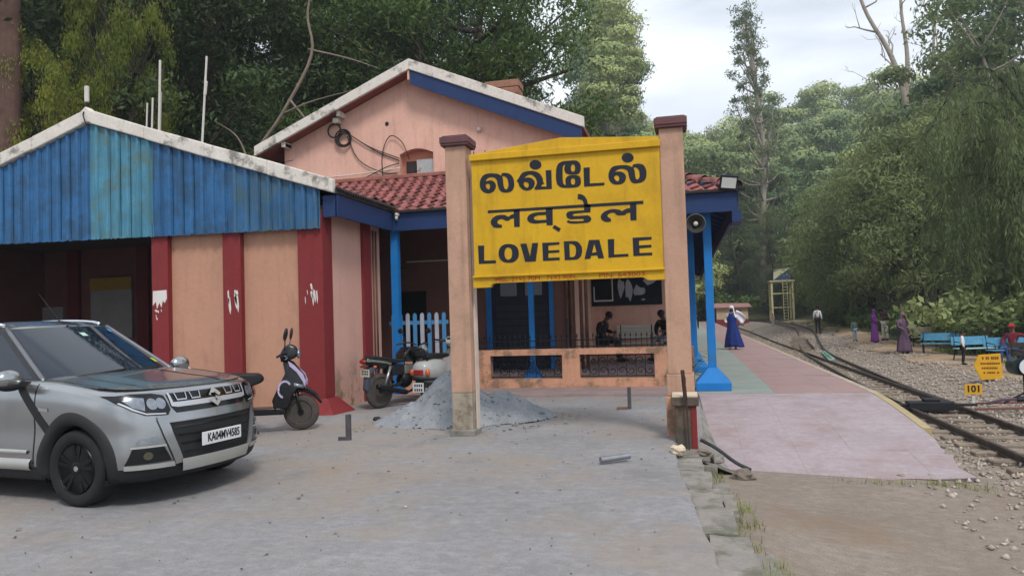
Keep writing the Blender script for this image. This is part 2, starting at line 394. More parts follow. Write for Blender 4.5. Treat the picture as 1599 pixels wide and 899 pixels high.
struct(MB().loft(rows, cap=False, closed=False).build('ballast_bed', mt_ballast, smooth=True))
N = 36000
y_ = 2.5+58*rng.random(N)**1.9; x_ = 3.15+rng.random(N)*(5.6+.8*np.sin(y_))
ex = rng.random(N) < .06; x_ = np.where(ex & (y_ < 9), 2.2+rng.random(N)*1.4, x_)
s_ = (.014+.028*rng.random(N)**1.7)*(1+y_*.010)
zz = np.array([max(bz(a, b), dz(a, b)+.0 if (a < 5 and b < 9.2) else -9) for a, b in zip(x_, y_)])
base = np.array([(1, 0, 0), (0, 1, 0), (-1, 0, 0), (0, -1, 0), (0, 0, .8), (0, 0, -.8)], float)
V = base[None]*(s_[:, None, None])*rng.uniform(.6, 1.35, (N, 6, 1))+rng.normal(0, .22, (N, 6, 3))*s_[:, None, None]
an = rng.random(N)*6.28; ca, sa = np.cos(an)[:, None], np.sin(an)[:, None]
V = np.stack([V[..., 0]*ca-V[..., 1]*sa, V[..., 0]*sa+V[..., 1]*ca, V[..., 2]], -1)
V += np.stack([x_, y_, zz+s_*.3], -1)[:, None]
tf = np.array([(0, 1, 4), (1, 2, 4), (2, 3, 4), (3, 0, 4), (1, 0, 5), (2, 1, 5), (3, 2, 5), (0, 3, 5)])
Fq = (tf[None]+6*np.arange(N)[:, None, None]).reshape(-1, 3)
tag(link('ballast', np_mesh('ballast', V.reshape(-1, 3), Fq, mt_stone, 3)), 'grey brown crushed stone ballast around the rails', 'ballast', kind='stuff')

rows = []
for yy in np.arange(12, 90, .8):
    x0, x1 = bedge(yy)-.3, max(10.9, bedge(yy)+1.6)+.5*math.sin(yy*.7)+.3*math.sin(yy*1.9)
    rows.append([(lerp(x0, x1, k/8), yy, terrain(lerp(x0, x1, k/8), yy)+.02-(.05 if k in (0, 8) else 0)) for k in range(9)])
struct(MB().loft(rows, cap=False, closed=False).build('footpath', M('sandy_path', srgb(160, 136, 112), .95, .18, .9, .4, 25, col2=srgb(112, 108, 70), c2scale=.6, c2lo=.53, c2hi=.62, c2amt=.7, fine=.25), smooth=True))
# ---------------------------------------------------------------- grass
def blades(pts, h, wdt, mat, name, label, spread=.3):
    n = len(pts); pts = np.array(pts); a = rng.random(n)*6.28; ln = h*rng.uniform(.5, 1.3, n); d = np.stack([np.cos(a), np.sin(a)], -1)
    tip = pts+np.concatenate([d*(spread*ln*rng.random(n))[:, None], ln[:, None]], 1); side = np.stack([-d[:, 1], d[:, 0], np.zeros(n)], -1)*wdt
    V = np.stack([pts-side, pts+side, tip], 1).reshape(-1, 3); F_ = np.arange(3*n).reshape(-1, 3)
    return tag(link(name, np_mesh(name, V, F_, mat, 3)), label, 'grass', kind='stuff')
mt_grass = M('grass_blade', srgb(118, 132, 62), .8, .35, 2, 0, col2=srgb(150, 140, 80), c2scale=1.5, c2amt=.6)
P = []
for _ in range(70):
    y = random.uniform(3.2, 8.8); e = edge_x(y)+.33+random.gauss(0, .1)
    for k in range(random.randint(6, 34)): xx, yy = e+random.gauss(0, .06), y+random.gauss(0, .06); P.append((xx, yy, max(dz(max(xx, .45), yy), -.3)))
for _ in range(16):
    x, y = random.choice((1.5, 1.7, 2.1, 2.5, 2.75, 2.9))+random.gauss(0, .1), random.gauss(8.58, .06)
    for k in range(random.randint(5, 18)): xx, yy = x+random.gauss(0, .07), y+random.gauss(0, .04); P.append((xx, yy, dz(xx, yy)))
blades(P, .075, .0035, mt_grass, 'kerb_grass', 'thin green grass tufts along the broken kerb and ramp foot', .8)
P = []
for _ in range(42000):
    y = random.uniform(19, 80); x = random.uniform(9.3, 17)+(y-20)*.02
    if math.sin(x*1.7+y*.6)+math.sin(y*1.1-x)+.9*(x-10.6) > random.random()*1.2: P.append((x, y, terrain(x, y)))
blades(P, .13, .012, mt_grass, 'grass', 'short green grass under the benches and trees', .8)
# crumbs of litter on the courtyard
mb = MB()
for _ in range(520):
    x, y = random.uniform(-9, .0), random.uniform(2.2, 14.5)
    if x > edge_x(y)-.05: continue
    s = .005+.022*random.random()**2.5; a = random.random()*6; n = 5
    mb.add([(x+s*math.cos(a+2*PI*k/n)*random.uniform(.5, 1.3), y+s*math.sin(a+2*PI*k/n)*random.uniform(.5, 1.3), cz(x, y)+.004+random.uniform(0, .012)) for k in range(n)]+[(x, y, cz(x, y)+s*.5)], [(k, (k+1) % n, n) for k in range(n)])
tag(mb.build('litter', M('litter_bits', srgb(96, 82, 68), .9, .5, 4, 0, col2=srgb(190, 180, 165), c2scale=3, c2amt=.8)), 'dry leaves and crumbs of dirt strewn over the courtyard', 'litter', kind='stuff')

# ================================================================ STATION BUILDING
mt_wall = M('pink_wall', srgb(220, 174, 156), .85, .07, .9, .12, 30, col2=srgb(178, 128, 112), c2scale=.8, c2lo=.53, c2hi=.73, c2amt=.5, streak=.25, fine=.08, col3=srgb(180, 134, 118), c3s=(1.8, 1.8, .5), c3amt=.5)
mt_shedwall = M('tan_pink_wall', srgb(186, 140, 116), .85, .06, 1, .12, 30, col2=srgb(165, 122, 100), c2scale=.9, c2lo=.52, c2hi=.7, c2amt=.5, streak=.2, fine=.1, col3=srgb(150, 112, 94), c3s=(1.6, 1.6, .5), c3amt=.5)
mt_sidewall = M('mossy_pink_wall', srgb(212, 166, 152), .85, .06, 1, .12, 30, col2=srgb(98, 98, 62), c2scale=1.6, c2lo=.44, c2hi=.56, c2amt=.9, zlow=(.1, 1.0), streak=.15, fine=.06)
mt_balu = M('stained_pink_plaster', srgb(204, 152, 124), .88, .08, 1.4, .2, 30, col2=srgb(104, 92, 72), c2scale=3.2, c2lo=.47, c2hi=.6, c2amt=.7, streak=.35, fine=.12)
mt_maroon = M('maroon_paint', srgb(128, 44, 46), .7, .10, 2, .08, 30, col2=srgb(100, 36, 40), c2scale=2, c2lo=.5, c2hi=.7, c2amt=.5, streak=.25, col3=srgb(118, 62, 58), c3s=(2.5, 2.5, .8), c3amt=.45)
mt_white = M('weathered_white', srgb(218, 210, 200), .88, .08, 2, .3, 30, col2=srgb(84, 80, 74), c2scale=2.6, c2lo=.53, c2hi=.64, c2amt=.75, streak=.25, fine=.15)
mt_navy = M('navy_paint', srgb(30, 54, 98), .6, .14, 3, .06, 40, col2=srgb(30, 40, 76), c2scale=3, c2amt=.5, streak=.2)
mt_blue = M('bright_blue_paint', srgb(24, 116, 188), .5, .12, 3, .05, 40, col2=srgb(70, 110, 130), c2scale=4, c2lo=.58, c2hi=.7, c2amt=.5, streak=.15)
mt_tile = M('clay_tile', srgb(156, 96, 92), .85, .25, 3, .25, 30, col2=srgb(84, 62, 58), c2scale=3.5, c2lo=.48, c2hi=.6, c2amt=.8, world=True, fine=.2)
mt_dark = M('dark_timber', srgb(52, 44, 42), .85, .2, 4, .1)
mt_brick = M('chimney_brick', srgb(150, 112, 92), .9, .2, 8, .3)
mt_iron = M('black_iron', srgb(28, 30, 36), .6, .2, 10, .05)
mt_cable = M('black_cable', srgb(30, 28, 30), .6, .1, 10, 0)
mt_pipe = M('white_pipe', srgb(205, 200, 190), .5, .1, 5, 0)

# ---- main gabled block
st = thing('station_building', 'pink gabled station building with red tiled veranda roof and blue pillars', 'building', (-6.2, 17, 0))
XR, ZR, XH, SL = -6.2, 7.62, 4.12, 1.76/4.12      # ridge x, z ; half width to eave tip
def roofz(x): return ZR-abs(x-XR)*SL
# gable wall (pentagon with the window niche cut out as a frame of pieces)
wl, wr = -9.75, -2.45
wx0, wx1, wz0, wz1 = -6.64, -5.78, 4.98, 5.56
def fy(y0): return lambda u, v, w_: (u, y0+w_, v)
gw = MB()
gw.prism([(wl, 0), (wx0, 0), (wx0, roofz(wx0)-.12), (wl, roofz(wl)-.12)], fy(17), 0, .3)
gw.prism([(wx1, 0), (wr, 0), (wr, roofz(wr)-.12), (XR, ZR-.12), (wx1, roofz(wx1)-.12)][0:3]+[(wx1, roofz(wx1)-.12)], fy(17), 0, .3)
arch = [(wx0, wz1)]+[(lerp(wx0, wx1, t), wz1+.12*math.sin(PI*t)) for t in np.linspace(.1, .9, 7)]+[(wx1, wz1)]
gw.prism(arch+[(wx1, roofz(wx1)-.12), (XR, ZR-.12), (wx0, roofz(wx0)-.12)], fy(17), 0, .3)
gw.box(wx0, wx1, 17, 17.3, 0, wz0)
gw.box(wl, wl+.3, 17.3, 27, 0, roofz(wl)-.12); gw.box(wr-.3, wr, 17.3, 20.0, 0, roofz(wr)-.14)
gw.build('gable_wall', mt_wall, st, world=True)
MB().box(wl+.3, wr-.3, 17.302, 27, 2.95, 3.05).build('ceiling', mt_dark, st, world=True)
win = MB().box(wx0, wx1, 17.2, 17.24, wz0, wz1+.14).build('window', M('niche_plaster', srgb(196, 128, 104), .9, .1, 3, .1), st, world=True)
MB().box(wx0+.12, wx0+.36, 17.13, 17.19, wz0+.01, wz0+.42).build('shutter', mt_dark, win, world=True)
MB().box(wx0+.40, wx1-.02, 17.10, 17.15, wz0+.01, wz0+.44).build('panel', M('tin_sheet', srgb(176, 176, 176), .55, .15, 5, .1, metal=.3, col2=srgb(130, 86, 58), c2scale=5, c2lo=.52, c2hi=.64, c2amt=.8), win, world=True)
MB().box(wx0-.03, wx1+.03, 16.94, 17.0, wz0-.06, wz0).build('sill', mt_wall, win, world=True)
# roof slabs and bargeboards
YB = 16.62
for sgn in (-1, 1):
    xe = XR+sgn*XH
    MB().prism([(XR, ZR), (xe, ZR-XH*SL), (xe, ZR-XH*SL-.10), (XR, ZR-.10)], fy(YB+.05), 0, 10.9).build('roof', M('roof_sheet', srgb(140, 84, 78), .9, .2, 4, .2), st, world=True)
    x2 = XR+sgn*(XH+.04)
    MB().prism([(XR, ZR+.14), (x2, ZR-XH*SL+.12), (x2, ZR-XH*SL-.13), (XR, ZR-.12)], fy(YB-.04), 0, .09).build('bargeboard', mt_white, st, world=True, bevel=.015)
MB().prism([(XR+.02, ZR-.125), (XR+XH-.02, ZR-XH*SL-.12), (XR+XH-.02, ZR-XH*SL-.46), (XR+.02, ZR-.47)], fy(YB-.0), 0, .03).build('gable_fascia', mt_navy, st, world=True)
MB().box(XR-.05, XR+.0, YB, 17.0, ZR-.36, ZR-.12).build('ridge_beam', mt_wall, st, world=True)
for sx in (-3.4, -1.9, 1.9, 3.4): MB().box(XR+sx-.05, XR+sx+.05, YB+.06, 17.0, roofz(XR+sx)-.24, roofz(XR+sx)-.12).build('rafter_end', mt_white if sx < 0 else mt_navy, st, world=True)
ch = MB(); 
for k in range(5):
    ch.box(-4.95-.02*(k == 4), -4.05+.02*(k == 4), 19.0, 19.6, 6.8+k*.2, 6.8+k*.2+.19)
ch.build('chimney', mt_brick, st, world=True, bevel=.02)
# wall fittings: cable coils, brackets, conduits
def wire(name, pts, r, mat, parent, n=5): return MB().tube(spline(pts, 6), r, n).build(name, mat, parent, smooth=True, world=True)
for k, (cx, cz_, R_) in enumerate(((-8.33, 6.28, .17), (-8.07, 6.05, .19), (-8.06, 6.04, .15), (-8.09, 6.07, .21))):
    wire('cable_coil', [(cx+R_*math.cos(a), 16.93-.008*k, cz_+R_*math.sin(a)) for a in np.linspace(0, 6.25, 13)], .02, mt_cable, st)
MB().box(-8.30, -8.15, 16.78, 16.99, 6.44, 6.56).build('lamp_bracket', mt_pipe, st, world=True, bevel=.01)
MB().box(-9.62, -9.55, 16.7, 16.99, 5.93, 6.03).build('insulator', mt_pipe, st, world=True, bevel=.01)
for pts in ([(-8.0, 16.95, 6.2), (-7.3, 16.96, 5.72), (-6.64, 16.97, 5.4)], [(-8.0, 16.95, 6.12), (-7.7, 16.96, 5.5), (-7.1, 16.95, 5.15), (-6.7, 16.97, 5.1)], [(-8.05, 16.95, 6.24), (-7.4, 16.96, 5.8), (-6.64, 16.97, 5.46)],
            [(-7.05, 16.9, 4.9), (-7.06, 16.92, 5.6), (-6.85, 16.93, 6.02), (-6.55, 16.93, 5.85), (-6.38, 16.97, 5.42)],
            [(-8.2, 16.9, 4.93), (-7.6, 16.92, 5.02), (-7.0, 16.92, 5.25), (-6.64, 16.97, 5.35)]):
    wire('wall_cable', pts, .012, mt_cable, st)
wire('water_pipe', [(-9.2, 16.93, 5.12), (-7.9, 16.93, 5.14), (-6.6, 16.93, 5.22)], .016, mt_pipe, st)
for k in range(5): wire('wire_hook', [(-4.75+k*.28, 16.97, 5.3), (-4.75+k*.28, 16.96, 5.48)], .012, mt_iron, st)
MB().ell((-4.6, 16.97, 6.0), (.06, .05, .06)).build('wall_lamp', mt_pipe, st, smooth=True, world=True)
MB().ell((-6.95, 16.99, 6.35), (.05, .02, .05)).build('wall_hole', mt_cable, st, smooth=True, world=True)

# ---- lean-to veranda roof (front) with clay tiles
YE, ZE, YT, ZT = 13.9, 3.72, 16.98, 5.0
XLE, XRE = -5.62, 1.0                                  # eave ends
s_l = (ZT-ZE)/(YT-YE)
lean = MB().add([(-9.6, YT, ZT-.06), (-2.1, YT, ZT-.06), (XRE, YE, ZE-.06), (-9.6, YE, ZE-.06), (-9.6, YT, ZT-.12), (-2.1, YT, ZT-.12), (XRE, YE, ZE-.12), (-9.6, YE, ZE-.12)],
                [(0, 1, 2, 3), (4, 5, 6, 7), (0, 1, 5, 4), (1, 2, 6, 5), (2, 3, 7, 6), (3, 0, 4, 7)]).build('veranda_roof', mt_dark, st, world=True)
side = MB().add([(-2.1, YT, ZT-.06), (-2.1, 46, ZT-.06), (XRE, 46, ZE-.06), (XRE, YE, ZE-.06), (-2.1, YT, ZT-.12), (-2.1, 46, ZT-.12), (XRE, 46, ZE-.12), (XRE, YE, ZE-.12)],
                [(0, 1, 2, 3), (4, 5, 6, 7), (0, 1, 5, 4), (1, 2, 6, 5), (2, 3, 7, 6), (3, 0, 4, 7)]).build('platform_roof', mt_dark, st, world=True)
# one tile: 0.24 wide, 0.36 long in the slope, waved
TW, TL = .245, .355
def tile_mesh():
    prof = [(t*TW, .026*math.sin(2*PI*(t-.1))+.012*math.cos(4*PI*t)) for t in np.linspace(0, 1, 9)]
    m_ = MB(); rings = []
    for (l, up) in ((0, .038), (.02, .04), (TL+.05, .0)): rings.append([(u, l, h+up) for u, h in prof])
    m_.loft(rings, cap=False, closed=False)
    m_.add([(u, 0, h+.038) for u, h in prof]+[(u, 0, h+.008) for u, h in prof], [(i, i+1, 10+i, 9+i) for i in range(8)])
    return m_
t0 = tile_mesh(); me_t = bpy.data.meshes.new('tile'); me_t.from_pydata(t0.v, [], t0.f); me_t.materials.append(mt_tile); me_t.shade_smooth(); me_t.set_sharp_from_angle(angle=math.radians(50))
rot_front = Matrix(((1, 0, 0), (0, math.cos(math.atan(s_l)), -math.sin(math.atan(s_l))), (0, math.sin(math.atan(s_l)), math.cos(math.atan(s_l)))))
import itertools
cand = []
nrow = 10
for r_ in range(nrow):
    d = r_*TL*math.cos(math.atan(s_l))*.93; yy = YE-.03+d; zz = ZE-.055+s_l*d
    xmax = XRE-(yy-YE)*3.1/(YT-YE)-.02
    x = xmax-TW
    while x > -9.2:
        annex_z = 3.80+(-5.62-x)*.352 if x < -5.62 else 0
        if annex_z < zz+.06:
            if -8.3 < x < -4.62 or x > -.42: pri = 0
            else: pri = 1
            cand.append((pri, x, yy, zz))
        x -= TW
cand.sort(key=lambda c: c[0]); rest = MB()
for i, (p_, x, yy, zz) in enumerate(cand):
    e = random.uniform(-.012, .012); loc = Vector((x+random.uniform(-.006, .006), yy+e, zz+e*s_l+random.uniform(0, .008)))
    R_ = rot_front@Matrix.Rotation(random.gauss(0, .02), 3, 'Z')
    if i < 298 and p_ == 0:
        o = link('tile', me_t, lean); o.matrix_basis = Matrix.Translation(loc-st.location)@R_.to_4x4()
    else: rest.add([R_@Vector(v)+loc for v in t0.v], t0.f)
rest.build('tile_field', mt_tile, lean, smooth=True, auto=50, world=True)['kind'] = 'stuff'
# hip and edge capping
def cap_tiles(a, b, n, parent):
    a, b = Vector(a), Vector(b)
    for i in range(n):
        p, q = a.lerp(b, i/n), a.lerp(b, (i+1.25)/n)
        d = (q-p).normalized(); x = d.cross(Vector((0, 0, 1))).normalized(); u = x.cross(d)
        rings = [[c+x*(r*math.cos(t))+u*(r*math.sin(t)*.9) for t in np.linspace(0, PI, 8)] for c, r in ((p+u*.02, .12), (q, .085))]
        MB().loft(rings, cap=False, closed=False).build('ridge_tile', mt_tile, parent, smooth=True, world=True)
cap_tiles((XRE+.02, YE-.03, ZE+.0), (-2.05, YT, ZT+.0), 11, lean)
for k in range(13):   # tiles along the platform eave seen edge-on
    pass
# mud-and-cement flashing where roof meets wall
MB().bar((-9.0, 16.95, ZT+.0), (-2.2, 16.95, ZT+.0), .16, .1).build('flashing', M('flashing_tile', srgb(150, 98, 88), .9, .2, 5, .3), st, world=True, bevel=.02)
# fascia boards
MB().box(XLE, XRE, YE-.02, YE+.02, 3.30, 3.66).build('fascia', mt_navy, st, world=True)
MB().prism([(XRE-.02, 3.30), (XRE+.02, 3.30), (XRE+.02, 3.66), (XRE-.02, 3.66)], lambda u, v, w_: (u, w_, v), YE+.02, 46).build('fascia', mt_navy, st, world=True)
MB().box(XLE-.3, XRE+.14, YE-.10, YE-.03, 3.655, 3.70).build('gutter_batten', mt_dark, st, world=True)
MB().box(XRE-.1, XRE+.06, YE-.06, YE+.6, 3.10, 3.30).build('corner_bracket', mt_navy, st, world=True)
for k in range(40):
    yy = 14.5+k*.8
    MB().bar((XRE-.05, yy, 3.56), (-2.1, yy, 4.86), .06, .1).build('rafter', mt_navy, st, world=True)
# pillars with flared concrete pedestals
def pillar(x, y, top, s=1., w_=.15):
    p = MB().box(x-w_/2, x+w_/2, y-w_/2, y+w_/2, .42*s, top).build('pillar', mt_blue, st, world=True, bevel=.008)
    rings = []
    for z, h in ((.05, .315), (.20, .315), (.215, .30), (.44, .105), (.46, .10)):
        h *= s; rings.append([(x-h, y-h, z), (x+h, y-h, z), (x+h, y+h, z), (x-h, y+h, z)])
    MB().loft(rings).build('pedestal', mt_blue, p, world=True, bevel=.01)
for x, y in ((.47, 14.42), (.20, 18.4), (.12, 22.8), (.1, 27.2), (.1, 31.6), (.1, 36), (.1, 40.4), (.1, 45)): pillar(x, y, 3.62 if y < 15 else 3.9)
pillar(-3.18, 15.55, 4.3, .62, .11)
MB().box(-4.6, -.2, 16.0, 20.0, .03, .28).build('veranda_floor', mt_bed, st, world=True)
MB().box(-5.72, -5.57, 14.0, 14.14, 0, 3.32).build('post', mt_blue, st, world=True)
MB().box(-5.0, 1.0, 15.45, 15.6, 3.95, 4.12).build('beam', mt_navy, st, world=True)
# ground floor behind the veranda
for x0, x1 in ((-4.55, -4.42), (-3.04, -2.94)): MB().box(x0, x1, 16.93, 16.999, .05, 2.75).build('door_post', mt_blue, st, world=True)
dr = MB().box(-4.42, -3.04, 16.97, 16.998, .05, 2.75).build('door', M('dark_door', srgb(30, 34, 48), .6, .2, 4, .05), st, world=True)
for k in range(9): MB().box(-4.30, -3.16, 16.95, 16.97, .3+k*.17, .42+k*.17).build('slat', M('door_slat', srgb(40, 42, 54), .6, .2, 4, .05), dr, world=True)
for x0 in (-4.2, -3.6): MB().box(x0, x0+.4, 16.95, 16.97, 2.0, 2.42).build('pane', M('dusty_pane', srgb(86, 92, 104), .25, .1, 3, 0, spec=.5), dr, world=True)
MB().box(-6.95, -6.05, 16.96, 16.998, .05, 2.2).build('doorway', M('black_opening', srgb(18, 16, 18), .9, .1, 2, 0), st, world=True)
MB().box(-5.05, -4.85, 16.94, 16.998, .05, 2.3).build('door_post', mt_blue, st, world=True)
MB().box(-6.5, -4.6, 16.9, 16.95, 2.9, 2.93).build('conduit', mt_pipe, st, world=True)
for x in (-2.62, -2.52, -2.30, -2.18): MB().tube([(x, 16.92, .05), (x, 16.92, 4.6)], .04, 8).build('downpipe', M('brown_pipe', srgb(110, 80, 66), .7, .2, 5, 0), st, smooth=True, world=True)
MB().box(wl, -4.56, 16.985, 16.9975, .05, 3.9).box(-2.93, wr, 16.985, 16.9975, .05, 3.9).build('shade_panel', M('shaded_wall_brown', srgb(124, 88, 80), .85, .1, 2, .1, streak=.2), st, world=True)  # added panel: veranda shade put into a darker wall colour
# platform side room with the notice board
MB().box(-2.44, -.45, 20.0, 20.25, .05, 4.1).box(-.7, -.452, 20.25, 44, .05, 4.1).build('side_wall', mt_wall, st, world=True)
# veranda ceiling fan
fan = MB().tube([(-6.5, 15.4, 3.6), (-6.5, 15.4, 2.72)], .015, 6).ell((-6.5, 15.4, 2.7), (.12, .12, .07)).build('ceiling_fan', mt_dark, st, smooth=True, world=True)
for a in (0.1, 2.2, 4.3): MB().bar((-6.5+.1*math.cos(a), 15.4+.1*math.sin(a), 2.69), (-6.5+.62*math.cos(a), 15.4+.62*math.sin(a), 2.67), .13, .012).build('blade', mt_dark, fan, world=True)

# ---------------------------------------------------------------- waiting shed with the blue sheet gable
sh = thing('waiting_shed', 'open front waiting shed with blue corrugated gable and maroon pilasters', 'building', (-10.45, 11.5, 0))
XA, ZA, XAR, SLA = -10.45, 5.38, -5.62, (5.38-3.76)/4.83
YF = 11.5
wallf = MB().box(-9.05, -5.95, YF+.06, YF+.24, 0, 3.5); wallf.build('front_wall', mt_shedwall, sh, world=True)
MB().box(-6.13, -5.96, YF+.24, 14.0, 0, 3.55).build('side_wall', mt_sidewall, sh, world=True)
def pilaster(x0, x1, y0, y1, z1, mark=None):
    p = MB().box(x0, x1, y0, y1, 0, z1).build('pilaster', mt_maroon, sh, world=True)
    return p
pls = [pilaster(-9.23, -8.90, YF-.05, YF+.3, 3.4), pilaster(-7.80, -7.45, YF-.05, YF+.059, 3.4), pilaster(-6.36, -5.90, YF-.05, YF+.30, 3.4), pilaster(-5.955, -5.90, 13.1, 13.45, 3.45)]
MB().add([(-6.36, YF-.06, .26), (-5.86, YF-.06, .26), (-5.62, YF-.32, .0), (-6.36, YF-.32, .0), (-5.86, YF+.30, .26), (-5.62, YF+.5, 0)], [(0, 1, 2, 3), (1, 4, 5, 2), (0, 3, 2, 5, 4)]).build('skirting', mt_maroon, pls[2], world=True)
# torn white paper on the pilasters
mt_paper = M('torn_paper', srgb(214, 208, 202), .9, .06, 4, 0)
for (pi_, cx, cz_, n, wmax) in ((0, -9.07, 2.02, 0, .30), (1, -7.60, 1.99, 7, .25), (2, -6.14, 2.02, 8, .28)):
    me_l = []
    if pi_ == 0: me_l.append([(-.14, .16), (.14, .17), (.145, .02), (.10, -.06), (.06, -.02), (.03, -.14), (-.01, -.05), (-.06, -.16), (-.08, -.03), (-.145, -.10)])
    for k in range(n or 5):
        x, z = (random.uniform(-.12, .12), random.uniform(-.14, .12)) if n else (random.uniform(-.12, .12), random.uniform(-.34, -.18)); hgt = random.uniform(.04, .16) if n else .025; wd = random.uniform(.012, .05)
        me_l.append([(x-wd*.5, z+hgt*.8), (x+wd*.3, z+hgt), (x+wd*.7, z-hgt*.3), (x+wd*.4, z-hgt), (x, z-hgt*.6), (x-wd*.3, z+hgt*.1)])
    for lp in me_l: MB().prism(lp, lambda u, v, w_: (cx+u, YF-.05-w_, cz_+v), 0, .004).build('paper_scrap', mt_paper, pls[pi_], world=True)
# corrugated sheets
mt_rib_line = M('rib_grime_shade', srgb(34, 48, 56), .8, .3, 6, 0)
def sheet(x0, x1, mat, zb0, zb1, name='corrugated_sheet', yo=0.):
    n = max(8, int((x1-x0)/.0125)); top, bot, mid = [], [], []
    for i in range(n+1):
        x = lerp(x0, x1, i/n); ph = ((x+20) % .215)/.215
        rib = min(1, max(0, min(ph/.10, (.42-ph)/.10)))
        y = YF-.10+yo-.042*rib-.004*(.6 < ph < .66)-.004*(.78 < ph < .84)
        zt = ZA-.10-abs(x-XA)*SLA; b = lerp(zb0, zb1, (x+14.5)/8.6)+random.uniform(-.012, .012)
        dv = .012*math.sin(x*5)
        top.append((x, y, zt)); mid.append((x, y+dv, lerp(b, zt, .45)+0)); bot.append((x, y, b))
    m_ = MB().loft([bot, mid, top], cap=False, closed=False)
    o = m_.build(name, mat, sh, world=True)
    so = o.modifiers.new('s', 'SOLIDIFY'); so.thickness = .003
    k0 = int(math.ceil((x0+20)/.215))
    while k0*.215-20+.095 < x1-.01:
        xx = k0*.215-20+.092; k0 += 1
        zt = ZA-.12-abs(xx-XA)*SLA; b = lerp(zb0, zb1, (xx+14.5)/8.6)
        MB().box(xx-.004, xx+.008, YF-.104+yo, YF-.1005+yo, b+.02, zt).build('rib_line', mt_rib_line, o, world=True)  # dark line beside each rib: grime plus rib shade put into the colour
    return o
def sheetmat(n, c, c2): return M(n, c, .5, .2, 2.4, .10, 18, spec=.4, col2=c2, c2scale=2.6, c2lo=.46, c2hi=.62, c2amt=.7, streak=.65, fine=.15)
mb1 = sheetmat('blue_sheet', srgb(42, 100, 150), srgb(40, 70, 96)); mb2 = sheetmat('teal_sheet', srgb(72, 134, 160), srgb(84, 108, 96)); mb3 = sheetmat('faded_blue_sheet', srgb(46, 96, 138), srgb(66, 92, 100))
sheet(-15.2, -13.4, mb1, 3.2, 3.11); sheet(-13.42, -11.9, mb1, 3.2, 3.11, yo=-.004); sheet(-11.92, -10.42, mb1, 3.2, 3.11, yo=-.008)
sheet(-10.44, -9.12, mb2, 3.2, 3.11, yo=-.016); sheet(-9.14, -7.5, mb1, 3.2, 3.11, yo=-.006); sheet(-7.52, -5.90, mb3, 3.2, 3.11, yo=-.010)
# roof and white capped bargeboards
for sgn in (-1, 1):
    xe = XA+sgn*(XAR-XA)
    MB().prism([(XA, ZA), (xe, ZA-4.83*SLA), (xe, ZA-4.83*SLA-.07), (XA, ZA-.07)], fy(YF-.1), 0, 6.6).build('roof', M('shed_roof_sheet', srgb(88, 80, 76), .85, .25, 4, .2), sh, world=True)
    for k in range(4):
        a, b = k/4, (k+1)/4; j = [random.uniform(-.012, .012) for _ in range(4)]
        xa, xb = lerp(XA, xe-sgn*.0, a), lerp(XA, xe, b)
        za, zb = ZA-abs(xa-XA)*SLA, ZA-abs(xb-XA)*SLA
        MB().prism([(xa, za+.15+j[0]), (xb, zb+.15+j[1]), (xb, zb-.09+j[2]), (xa, za-.09+j[3])], fy(YF-.20), 0, .13).build('bargeboard', mt_white, sh, world=True, bevel=.02)
MB().prism([(XA-.12, ZA+.1), (XA, ZA+.2), (XA+.12, ZA+.1), (XA+.1, ZA-.1), (XA-.1, ZA-.1)], fy(YF-.215), 0, .16).build('ridge_cap', mt_white, sh, world=True, bevel=.02)
# side eave: fascia and corrugated edge
MB().box(XAR-.02, XAR+.02, YF-.06, YE-.021, 3.30, 3.66).build('fascia', mt_navy, sh, world=True)
MB().box(XAR-.25, XAR+.0, YF-.06, YF+.0, 3.3, 3.66).build('fascia', mt_navy, sh, world=True)
m_ = MB(); rows = []
for yy in np.arange(YF-.08, YE+.02, .02): rows.append([(XAR+.09, yy, 3.735+.022*math.sin(yy*2*PI/.10)), (XAR-.6, yy, 3.735+.69*SLA+.022*math.sin(yy*2*PI/.10))])
o = m_.loft(rows, cap=False, closed=False).build('eave_sheet', M('rusty_sheet', srgb(70, 62, 60), .8, .3, 4, .1), sh, smooth=True, world=True)
so = o.modifiers.new('s', 'SOLIDIFY'); so.thickness = .02
MB().ell((XAR+.12, YE-.05, 3.62), (.05, .06, .05)).bar((XAR+.1, YE-.02, 3.52), (XAR+.12, YE-.1, 3.56), .05, .05).build('gutter_joint', mt_pipe, sh, smooth=True, world=True)
for x, yy in ((-5.93, 13.62), (-5.93, 13.76)): MB().tube([(x, yy, .5 if yy > 13.7 else .0), (x, yy, 3.3)], .018, 6).build('conduit', M('brown_pipe', srgb(110, 80, 66), .7, .2, 5, 0), sh, smooth=True, world=True)
# interior: back wall, pilasters and boards, shade put into their darkened colours
mt_in = M('shaded_inner_wall', srgb(92, 58, 54), .9, .15, 2, .1)
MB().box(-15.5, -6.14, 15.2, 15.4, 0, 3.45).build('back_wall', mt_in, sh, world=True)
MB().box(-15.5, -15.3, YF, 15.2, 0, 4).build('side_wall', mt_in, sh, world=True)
for x in (-14.55, -12.6, -10.85, -9.0): MB().box(x, x+.32, 15.1, 15.199, 0, 3.45).build('pilaster', M('shaded_maroon', srgb(78, 26, 30), .8, .1, 2, .05), sh, world=True)
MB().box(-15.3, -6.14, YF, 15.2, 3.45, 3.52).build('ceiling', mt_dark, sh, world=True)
bd = MB().box(-13.9, -12.75, 15.12, 15.199, 1.3, 2.75).build('notice_panel', M('shaded_white_panel', srgb(112, 110, 108), .7, .1, 4, 0), sh, world=True)
MB().box(-13.9, -12.75, 15.10, 15.119, 2.45, 2.75).build('header', M('shaded_yellow_panel', srgb(120, 94, 30), .7, .1, 4, 0), bd, world=True)
MB().box(-16.2, -14.7, 15.12, 15.199, 1.2, 2.1).build('notice_panel', M('shaded_white_panel', srgb(112, 110, 108), .7, .1, 4, 0), sh, world=True)
